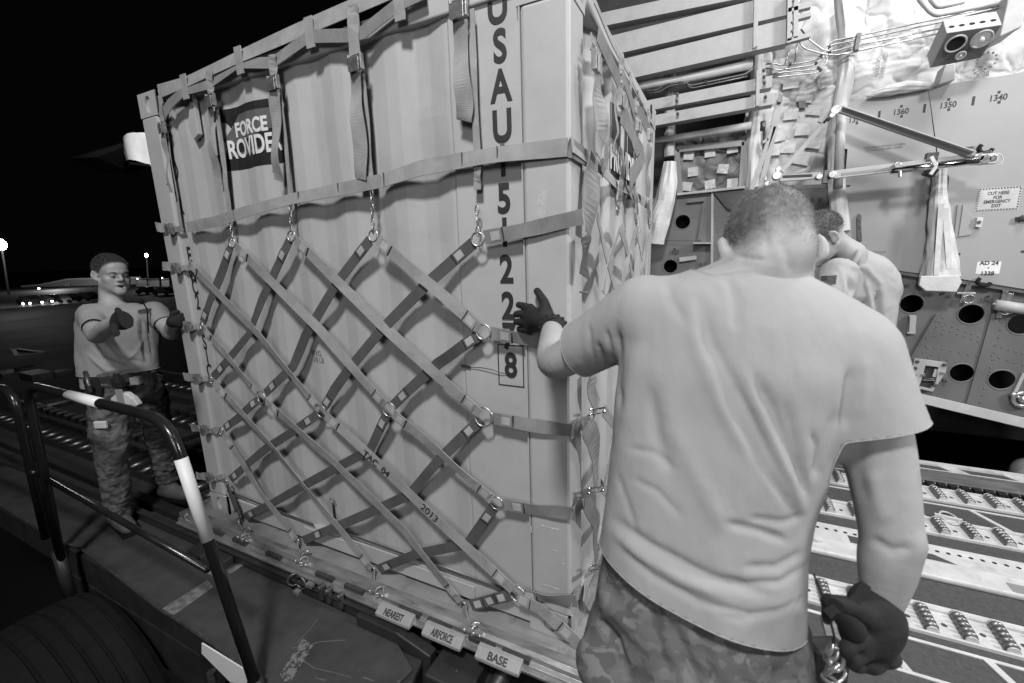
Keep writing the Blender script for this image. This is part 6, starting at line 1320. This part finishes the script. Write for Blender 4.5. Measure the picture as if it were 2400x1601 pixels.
for nm_, an in (('l', anL), ('r', anR)):
    Q = Body(an-np.array([.2, .2, .16]), an+np.array([.2, .3, .15]), .008); Q.chain([an+[0, 0, .06], an+[0, 0, -.04]], [.055, .05], .02); Q.chain([an+[0, -.03, -.07], an+FW*.16+[0, 0, -.08]], [.045, .04], .03); link('boot', Q.mesh('boot'), 'boot', p1, smooth=True)
# left glove braced on the corner post
G = lambda x, y, o=-.04: at(x, y, 1, o)
lo3, hi3 = bbox([wrL, G(1255, 670), G(1200, 790), G(1320, 790, -.12)], .06); Q = Body(lo3, hi3, .0032)
palm = G(1262, 748, -.065)
hand_on(Q, G(1292, 762, -.135), palm, [G(1243, 722, -.055), G(1236, 738, -.055), G(1235, 755, -.052), G(1240, 772, -.05)],
        [[G(1228, 717, -.045), G(1216, 714, -.024)], [G(1220, 735, -.045), G(1210, 736, -.022)], [G(1221, 754, -.043), G(1210, 754, -.022)], [G(1228, 772, -.042), G(1217, 771, -.022)]],
        [G(1278, 738, -.085), G(1277, 713, -.062), G(1266, 692, -.04), G(1259, 682, -.026)], r=.0125, pr=.036)
Q.ell(G(1275, 745, -.075), (.036, .022, .036), None, .02); Q.cone(G(1290, 758, -.12), G(1301, 765, -.155), .034, .034, .01)
gl = link('glove', Q.mesh('glove'), 'glove', p1, smooth=True)
wa = G(1296, 764, -.150); wd = (elL-wrL)/np.linalg.norm(elL-wrL)
b = MB(); b.torus(wa+wd*.012, .034, .009, wd, 26, 8); 
for k in range(16): a = k/16*6.283; u = np.cross(wd, (0, 0, 1.)); u /= np.linalg.norm(u); v = np.cross(wd, u); c = wa+wd*.012+.042*(math.cos(a)*u+math.sin(a)*v); b.ball(c, .0055, 6, 4)
link('braided_wristband', b, 'glove', p1, smooth=True); b = MB(); b.torus(G(1322, 776, -.18), .013, .0022, (.3, -1, .1), 18, 6); link('wrist_loop', b, 'black', p1, smooth=True)
b = MB(); b.torus(wa+wd*.022, .031, .004, wd, 20, 6, 2.0, 4.0); link('watch_case', b, 'chrome', p1, smooth=True)
# right glove hanging, holding a headset cord
H = lambda x, y, d=.79: dep(x, y, d)
lo4, hi4 = bbox([H(1925, 1380, .8), H(2130, 1560, .8), wrR], .07); Q = Body(lo4, hi4, .0036)
hand_on(Q, H(2062, 1438), H(2040, 1480), [H(2000, 1500, .76), H(2020, 1525, .77), H(2050, 1535, .79), H(2080, 1530, .81)],
        [[H(1985, 1525, .755), H(1995, 1540, .78), H(2015, 1535, .80)], [H(2000, 1550, .765), H(2015, 1560, .785), H(2035, 1550, .80)], [H(2040, 1562, .78), H(2060, 1560, .80), H(2070, 1545, .81)], [H(2085, 1552, .80), H(2100, 1545, .81), H(2095, 1530, .82)]],
        [H(2030, 1445, .77), H(2000, 1425, .75), H(1970, 1415, .74), H(1950, 1412, .735)], r=.0125, pr=.040)
Q.ell(H(2035, 1475), (.045, .030, .055), None, .02); Q.cone(H(2045, 1415), H(2055, 1450), .036, .040, .02)
link('glove', Q.mesh('glove'), 'glove', p1, smooth=True)
b = MB(); b.ribbon([H(2030, 1368, .745), H(2010, 1400, .74), H(1985, 1420, .735), H(1955, 1425, .73), H(1938, 1440, .73)], .016, (0, -1, .3), .003); link('glove_strap', b, 'black', p1)
hs1 = thing('handheld_intercom', 'black intercom unit with a cord in the right glove of the tall man', 'intercom', H(1995, 1480, .77))
Q = Body(*bbox([H(1930, 1400, .75), H(2010, 1500, .78)], .05), .004); Q.chain([H(1948, 1415, .745), H(1975, 1440, .75), H(2000, 1475, .755)], [.016, .018, .020], .01); Q.cone(H(1940, 1440, .745), H(1938, 1452, .745), .010, .008, .006); link('unit', Q.mesh('unit'), 'black', hs1, smooth=True)
b = MB(); b.tube([H(1907, 1345, .80), H(1925, 1390, .78), H(1945, 1450, .75), H(1955, 1490, .75), H(1950, 1530, .76)], .0022, 6); link('cord', b, 'black', hs1, smooth=True)
hs2 = tag(link('equipment_pouch', MB().box(0, .075, 0, .05, -.16, 0, np.stack([Rt, FW, np.array([0, 0, 1.])], 1), H(1915, 1535, .86)), 'belt', bevel=.012), 'small black pouch hanging at the right hip of the tall man', 'pouch')
cl = thing('metal_clip_bunch', 'bunch of shiny metal clips hanging below the black glove', 'clips', H(1955, 1540, .76))
for k in range(7):
    c = H(1940+10*(k % 3)+rng.uniform(-6, 6), 1520+k*12, .76+.01*(k % 2)); b = MB(); b.torus(c, .011+.003*(k % 3), .0032, rng.normal(0, 1, 3), 16, 6, sc=(.7, 1.2)); link('clip', b, 'steel', cl, smooth=True)

# ---------------------------------------------------------------- man leaning over, flight suit
p2 = thing('person', 'man in a pale flight suit with a flag patch leaning over behind the tall man', 'person', (1.3, 1.45, -.1))
E_ = lambda x, y, d: dep(x, y, d)
hc2 = E_(1926, 556, 2.18); Rh2 = basis(-Rt*.78+np.array([0, 0, -.62])+FW*.10, (0, 0, 1.))
neck2 = E_(1990, 600, 2.20); chest = E_(1998, 680, 2.25); hip2 = E_(2020, 860, 2.32)
lo, hi = bbox([hc2, E_(1900, 640, 2.1), E_(2130, 700, 2.4), E_(2050, 800, 2.3)], .2); B = Body(lo, hi, .006); HL2 = head(B, hc2, Rh2, 1.0, neck2); B.cone(neck2, chest, .06, .12, .05)
me = B.mesh('body'); smooth_mesh(me, 1); inv2 = lambda co: ((co-hc2)@Rh2)
def scalpB(q):
    x, y, z = q[:, 0], q[:, 1], q[:, 2]; v = np.clip((z-(-.020+.75*np.maximum(0, y)-.2*np.minimum(0, y+.02)))/.03, 0, 1); v[(np.abs(x) > .079) & (np.abs(z) < .04)] = 0; v[np.linalg.norm(q, axis=1) > .15] = 0; return v
sv = scalp_attr(me, inv2, scalpB); me.shade_smooth(); me.materials.append(skin_with_scalp('skin_short_hair', .4, .10)); body2 = link('body', me, None, p2); eyes(HL2, Rh2, body2)
hairs(body2, me, sv, 9000, .014, 'hairL', lean=tuple(Rh2[:, 1]), r=.0007, seed=4)
lo, hi = bbox([E_(1900, 600, 2.1), E_(2140, 640, 2.4), hip2-[0, 0, .1], E_(1940, 800, 2.1)], .2); Q = Body(lo, hi, .008)
Q.chain([E_(1990, 614, 2.24), E_(2010, 668, 2.27), E_(2015, 760, 2.30), hip2], [.09, .145, .150, .14], .05); Q.ell(E_(2015, 662, 2.28), (.165, .14, .14), None, .04)
Q.chain([E_(1965, 645, 2.15), E_(1950, 700, 2.10), E_(1945, 790, 2.05)], [.085, .078, .062], .03); Q.chain([E_(2058, 655, 2.35), E_(2082, 688, 2.38), E_(2066, 730, 2.40)], [.085, .06, .05], .03)
me = Q.mesh('flight_suit'); smooth_mesh(me, 1); folds(me, [([(1998, 660), (2010, 720), (2015, 800)], 8, -.02), ([(2028, 650), (2040, 720), (2035, 800)], 7, .014), ([(1990, 650), (2003, 690), (2006, 760), (1998, 800)], 6, -.04), ([(2055, 680), (2060, 740), (2060, 800)], 7, -.02), ([(1985, 620), (2030, 630), (2070, 670)], 8, .01), ([(1930, 690), (1965, 720), (1975, 760)], 6, -.012), ([(1975, 640), (1980, 690), (1970, 740)], 5, .01)]); crumple(me, .008, 14, (1, 1, .6), 2.)
cut(me, [(E_(1985, 606, 2.2), (neck2-chest)*.7+(hc2-neck2), neck2, .13)]); suit = cloth('flight_suit', me, 'suit', p2, .004)
b = MB(); b.torus(E_(1976, 612, 2.19), .076, .015, (hc2-neck2), 24, 8, sc=(1, 1.02)); link('collar', b, 'suit', suit, smooth=True)
# flag patch: small flat embroidered flag
pc = E_(1942, 656, 1.985); X = Rt*.985+np.array([0, 0, .02]); X /= np.linalg.norm(X); Zp = np.array([0, 0, 1.]); Np = np.cross(X, Zp)
def pq(u0, u1, v0, v1, mat, off, nm, par): b = MB(); b.add([pc+X*u+Zp*v+Np*off for u, v in ((u0, v0), (u1, v0), (u1, v1), (u0, v1))]+[pc+X*u+Zp*v-Np*.02*(off < .001) for u, v in ((u0, v0), (u1, v0), (u1, v1), (u0, v1))], [(0, 1, 2, 3), (7, 6, 5, 4), (0, 4, 5, 1), (1, 5, 6, 2), (2, 6, 7, 3), (3, 7, 4, 0)]); return link(nm, b, mat, par)
pp = pq(-.036, .036, -.022, .022, 'linerD', .0, 'flag_patch', suit)
for i in range(7): pq(-.034, .034, -.020+i*.0060, -.017+i*.0060, 'dsteel', .0016, 'stripe', suit)
pq(-.034, -.008, .0, .021, 'print', .0028, 'canton', suit)
lo, hi = bbox([hip2, (1.35, 1.5, -.05)], .22); Q = Body(lo, hi, .014); Q.chain([hip2-Rt*.03, hip2*.5+np.array((.80, 1.55, .0))*.5, (.72, 1.55, -.02)], [.15, .10, .07], .03); Q.chain([hip2-Rt*.0, hip2*.5+np.array((.92, 1.75, .0))*.5, (.86, 1.78, -.02)], [.14, .10, .07], .03); link('suit_legs', Q.mesh('suit_legs'), 'suit', suit, smooth=True)
link('boot', MB().ball((.67, 1.48, -.05), .05, 12, 8, (1.5, 2.4, 1.)), 'boot', p2, smooth=True); link('boot', MB().ball((.81, 1.72, -.05), .05, 12, 8, (1.5, 2.4, 1.)), 'boot', p2, smooth=True)

# ---------------------------------------------------------------- man on the loader catwalk at the left
p3 = thing('person', 'young man in t-shirt and camouflage trousers shouting and reaching out on the dark loader', 'person', (-3.0, -.2, ZC))
hc3 = E_(262, 643, 2.60); Rh3 = basis(-FW*.42+Rt*.86+np.array([0, 0, -.12]), (0.05, 0, 1.)); neck3 = E_(262, 712, 2.62)
sA, sB = E_(215, 738, 2.58), E_(362, 730, 2.68)      # shoulders
eA, hA = E_(226, 785, 2.42), E_(276, 752, 2.12); eB, hB = E_(402, 778, 2.62), E_(404, 756, 2.52)
wst = E_(285, 868, 2.72); ang3 = math.atan2((sB-sA)[1], (sB-sA)[0])
lo, hi = bbox([hc3, sA, sB, eA, hA, eB, wst], .16); B = Body(lo, hi, .005); HL3 = head(B, hc3, Rh3, .96, neck3, mouth=.016)
def sec3(y, xl, xr, d, b_): c = dep((xl+xr)/2, y, d); return (c[2], c[0], c[1], (xr-xl)/2*d/CF*.96, b_*.92, ang3)
T3 = [sec3(712, 238, 300, 2.63, .06), sec3(724, 205, 365, 2.64, .085), sec3(745, 195, 372, 2.65, .105), sec3(790, 194, 364, 2.67, .115), sec3(830, 196, 362, 2.69, .115), sec3(876, 198, 364, 2.72, .12), sec3(900, 200, 362, 2.73, .12)]
B.loft([(a, b_, c, d-.014, e-.014, f_) for a, b_, c, d, e, f_ in T3], .03); B.chain([sA, eA, eA*.5+hA*.5, hA], [.055, .045, .043, .030], .02); B.chain([sB, eB], [.052, .044], .02); B.chain([eB, hB], [.043, .030], .02)
me = B.mesh('body'); smooth_mesh(me, 1); inv3 = lambda co: ((co-hc3)@Rh3)
def scalpC(q):
    x, y, z = q[:, 0], q[:, 1], q[:, 2]; v = np.clip((z-(.012+.95*np.maximum(0, y-.02)-.3*np.minimum(0, y)*0))/.02, 0, 1)*.98; v[(np.abs(x) > .079) & (z < .03)] = 0; v[np.linalg.norm(q, axis=1) > .15] = 0; return v
sv = scalp_attr(me, inv3, scalpC); me.shade_smooth(); me.materials.append(skin_with_scalp('skin_dark_hair', .4, .03)); body3 = link('body', me, None, p3); eyes(HL3, Rh3, body3)
hairs(body3, me, sv, 9000, .010, 'hair', lean=tuple(Rh3[:, 1]*.6), r=.0007, seed=6)
b = MB(); b.tube([HL3(-.017, .098, -.0515), HL3(-.006, .1025, -.0495), HL3(0, .102, -.0508), HL3(.006, .1025, -.0495), HL3(.017, .098, -.0515)], [.0015, .0028, .0026, .0028, .0015], 6); b.tube([HL3(-.014, .097, -.075), HL3(0, .1005, -.0765), HL3(.014, .097, -.075)], [.0015, .0035, .0015], 6); link('lips', b, 'lips', body3, smooth=True); link('open_mouth', MB().ball(HL3(0, .088, -.062), .010, 10, 8, (1.4, .8, .9)), 'black', body3, smooth=True)
Q = Body(lo-.02, hi+.02, .006); Q.loft(T3, .02); cA = sA*.35+eA*.65; cB = sB*.42+eB*.58; uA = (eA-sA)/np.linalg.norm(eA-sA); uB = (eB-sB)/np.linalg.norm(eB-sB)
Q.chain([sA, cA, cA+uA*.05], [.068, .059, .057], .03); Q.chain([sB, cB, cB+uB*.05], [.064, .056, .054], .03)
me = Q.mesh('shirt'); smooth_mesh(me, 1)
folds(me, [([(330, 735), (335, 790), (345, 850)], 5, -.012), ([(318, 735), (322, 790), (335, 850)], 4, .008), ([(345, 735), (350, 790), (358, 840)], 4, -.008), ([(215, 800), (240, 840), (300, 862)], 6, -.010), ([(205, 830), (250, 868), (330, 860)], 5, .010), ([(240, 800), (275, 840), (340, 850)], 6, -.008), ([(200, 760), (225, 775), (245, 800)], 5, -.008), ([(290, 850), (320, 825), (340, 790)], 5, .006)]); crumple(me, .006, 14, (1, 1, .6), 8.)
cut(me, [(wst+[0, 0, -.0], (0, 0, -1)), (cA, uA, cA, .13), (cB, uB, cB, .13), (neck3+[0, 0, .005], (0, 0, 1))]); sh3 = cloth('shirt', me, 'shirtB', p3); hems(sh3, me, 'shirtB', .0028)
# trousers and boots
kA, fA = E_(262, 1060, 2.70), E_(278, 1205, 2.83); kB, fB = E_(372, 1010, 2.98), E_(392, 1120, 3.12)
hA_, hB_ = wst-[0, 0, .10]-.09*(sB-sA)/np.linalg.norm(sB-sA), wst-[0, 0, .10]+.10*(sB-sA)/np.linalg.norm(sB-sA)
lo, hi = bbox([wst, kA, fA, kB, fB], .16); Q = Body(lo, hi, .009); Q.loft([(wst[2]+.03, wst[0], wst[1], .165, .115, ang3), (wst[2]-.06, wst[0], wst[1], .165, .115, ang3), (wst[2]-.15, wst[0], wst[1], .168, .12, ang3)], .02)
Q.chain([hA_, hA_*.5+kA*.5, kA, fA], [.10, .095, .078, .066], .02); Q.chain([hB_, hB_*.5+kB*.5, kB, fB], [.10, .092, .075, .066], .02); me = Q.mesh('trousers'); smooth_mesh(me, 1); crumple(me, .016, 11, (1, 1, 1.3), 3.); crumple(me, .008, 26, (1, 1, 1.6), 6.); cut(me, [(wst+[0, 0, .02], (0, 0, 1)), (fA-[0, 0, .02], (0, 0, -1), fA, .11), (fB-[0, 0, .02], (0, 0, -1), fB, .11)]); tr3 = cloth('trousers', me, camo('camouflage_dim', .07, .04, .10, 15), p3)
for f_, dr in ((fA, Rt*.75-FW*.5), (fB, Rt*.8-FW*.3)):
    g0 = np.array((f_[0], f_[1], ZC+.055 if f_ is fA else f_[2]-.10)); dr = dr/np.linalg.norm(dr); lo, hi = bbox([f_, g0, g0+dr*.2], .09); Q = Body(lo, hi, .006); Q.chain([f_, g0+[0, 0, .03]], [.058, .055], .02); Q.chain([g0-dr*.05, g0+dr*.07, g0+dr*.16], [.050, .048, .042], .02)
    me = Q.mesh('boot'); bo = link('boot', me, 'boot', p3, smooth=True); b = MB(); b.ribbon([g0-dr*.10+[0, 0, -.048], g0+[0, 0, -.048], g0+dr*.20+[0, 0, -.045]], .085, (0, 0, 1), .018); link('sole', b, 'rubber', bo, bevel=.004)
# belt with pouches, holster, thigh rig
b = MB(); P = [np.array((wst[0], wst[1], wst[2]-.03))+np.array((.175*math.cos(t)*math.cos(ang3)-.125*math.sin(t)*math.sin(ang3), .175*math.cos(t)*math.sin(ang3)+.125*math.sin(t)*math.cos(ang3), 0)) for t in np.linspace(0, 6.283, 33)]
cw_ = np.array((wst[0], wst[1], wst[2]-.03)); b.ribbon(P, .05, [(p-cw_)/np.linalg.norm(p-cw_) for p in P], .006); bl = link('belt', b, 'belt', p3)
for x, y, w_, h_, mt in ((318, 892, .05, .045, 'linerD'), (345, 888, .03, .07, 'belt'), (356, 888, .025, .07, 'belt'), (300, 885, .035, .05, 'belt')):
    c = E_(x, y, 2.585); b = MB(); R3 = np.stack([Rt, FW, np.array([0, 0, 1.])], 1); b.box(-w_/2, w_/2, -.015, .03, -h_/2, h_/2, R3, c); link('belt_pouch', b, mt, bl, bevel=.004)
c = E_(276, 895, 2.56); b = MB(); b.tube([c+[0, 0, .05], c, c-[0, 0, .04]], [.014, .022, .012], 10); b.box(-.03, .03, -.01, .03, -.03, .02, R3, c); link('torch', b, 'black', bl, smooth=False)
c = E_(222, 905, 2.60); b = MB(); b.prism([(-.05, .05), (.03, .06), (.045, -.02), (.02, -.17), (-.04, -.15)], 1, -.02, .04); V = np.array(b.v)@R3.T+c; b.v = [tuple(v) for v in V]; link('holster', b, 'black', p3, bevel=.01)
b = MB(); b.tube([E_(200, 870, 2.58), E_(212, 920, 2.56)], .012, 8); b.ball(E_(209, 903, 2.54), .012); link('baton', b, 'dsteel', p3, smooth=True)
b = MB(); b.prism([(-.085, -.03), (-.06, .02), (-.02, .045), (.03, .045), (.07, .01), (.09, -.03), (.06, -.045), (-.05, -.045)], 1, -.015, .025); V = np.array(b.v)@R3.T+E_(290, 937, 2.56); b.v = [tuple(v) for v in V]; o = link('thigh_pouch', b, 'rail', p3, bevel=.006)
b = MB(); b.box(-.02, .02, -.022, -.014, -.04, .06, R3, E_(289, 933, 2.56)); link('pouch_strap', b, 'linerD', o, bevel=.002)
b = MB(); b.box(-.05, .05, -.02, .02, -.012, .012, R3, E_(292, 952, 2.56)); link('pouch_base', b, 'black', o, bevel=.003)
b = MB(); b.box(-.036, .036, -.01, .01, -.022, .022, R3, E_(236, 995, 2.60)); link('knee_tab', b, 'rail', p3, bevel=.005)
# throat microphone and gloves
b = MB(); b.tube([E_(305, 705, 2.53), E_(322, 702, 2.53), E_(335, 708, 2.55)], [.010, .014, .016], 10); b.tube([E_(335, 708, 2.55), E_(345, 725, 2.57), E_(348, 780, 2.60)], .004, 6); link('shoulder_microphone', b, 'black', p3, smooth=True)
Q = Body(*bbox([E_(250, 715, 2.0), E_(325, 800, 2.2)], .07), .0038)
hand_on(Q, hA, E_(288, 752, 2.05), [E_(278, 735, 2.0), E_(292, 742, 1.98), E_(303, 752, 1.98), E_(308, 765, 2.0)], [[E_(278, 722, 1.97), E_(288, 716, 1.95)], [E_(300, 745, 1.94), E_(308, 757, 1.94)], [E_(308, 768, 1.96), E_(306, 780, 1.98)], [E_(306, 780, 1.98), E_(300, 790, 2.0), E_(312, 793, 1.99)]], [E_(272, 758, 2.05), E_(268, 775, 2.0), E_(278, 785, 1.97)], r=.0125, pr=.036); Q.ell(E_(284, 750, 2.06), (.042, .035, .045), None, .02); link('glove', Q.mesh('glove'), 'glove', p3, smooth=True)
Q = Body(*bbox([hB, E_(415, 750, 2.45)], .10), .004); pB = hB+np.array([.02, .0, .01]); U3 = np.array([0, 0, 1.])
hand_on(Q, hB, pB, [pB+Rt*.02+U3*.03, pB+Rt*.03+U3*.012, pB+Rt*.032-U3*.008, pB+Rt*.028-U3*.026], [[pB+Rt*.045+U3*.035+FW*.02, pB+Rt*.06+U3*.036+FW*.045], [pB+Rt*.05+U3*.014+FW*.02, pB+Rt*.065+U3*.014+FW*.045], [pB+Rt*.05-U3*.008+FW*.02, pB+Rt*.065-U3*.008+FW*.045], [pB+Rt*.046-U3*.028+FW*.02, pB+Rt*.058-U3*.03+FW*.04]], [pB-Rt*.0+U3*.02, pB+Rt*.01+U3*.045-FW*.01, pB+Rt*.03+U3*.055], r=.011, pr=.032); link('glove', Q.mesh('glove'), 'glove', p3, smooth=True)
# ---------------------------------------------------------------- a helmeted head at the far right edge, below the wall
p4 = thing('person', 'person at the right edge below the side wall, only a rounded pale helmet showing', 'person', at(2395, 1110, 1, 3.2))
B = Body(*bbox([dep(2400, 1105, 3.3), dep(2420, 1200, 3.4)], .2), .009); c = dep(2418, 1112, 3.3); B.ell(c, (.115, .13, .125), None, .02); B.cone(c, c-[0, 0, .25], .06, .12, .05); link('body', B.mesh('body'), 'skin', p4, smooth=True)
b = MB(); b.ball(c+[0, 0, .01], .118, 18, 12); link('helmet', b, 'linerD', p4, smooth=True); b = MB(); b.bar(c+[-.10, -.09, .0], c+[.10, -.13, .0], .012, .03); link('helmet_band', b, 'print', p4)
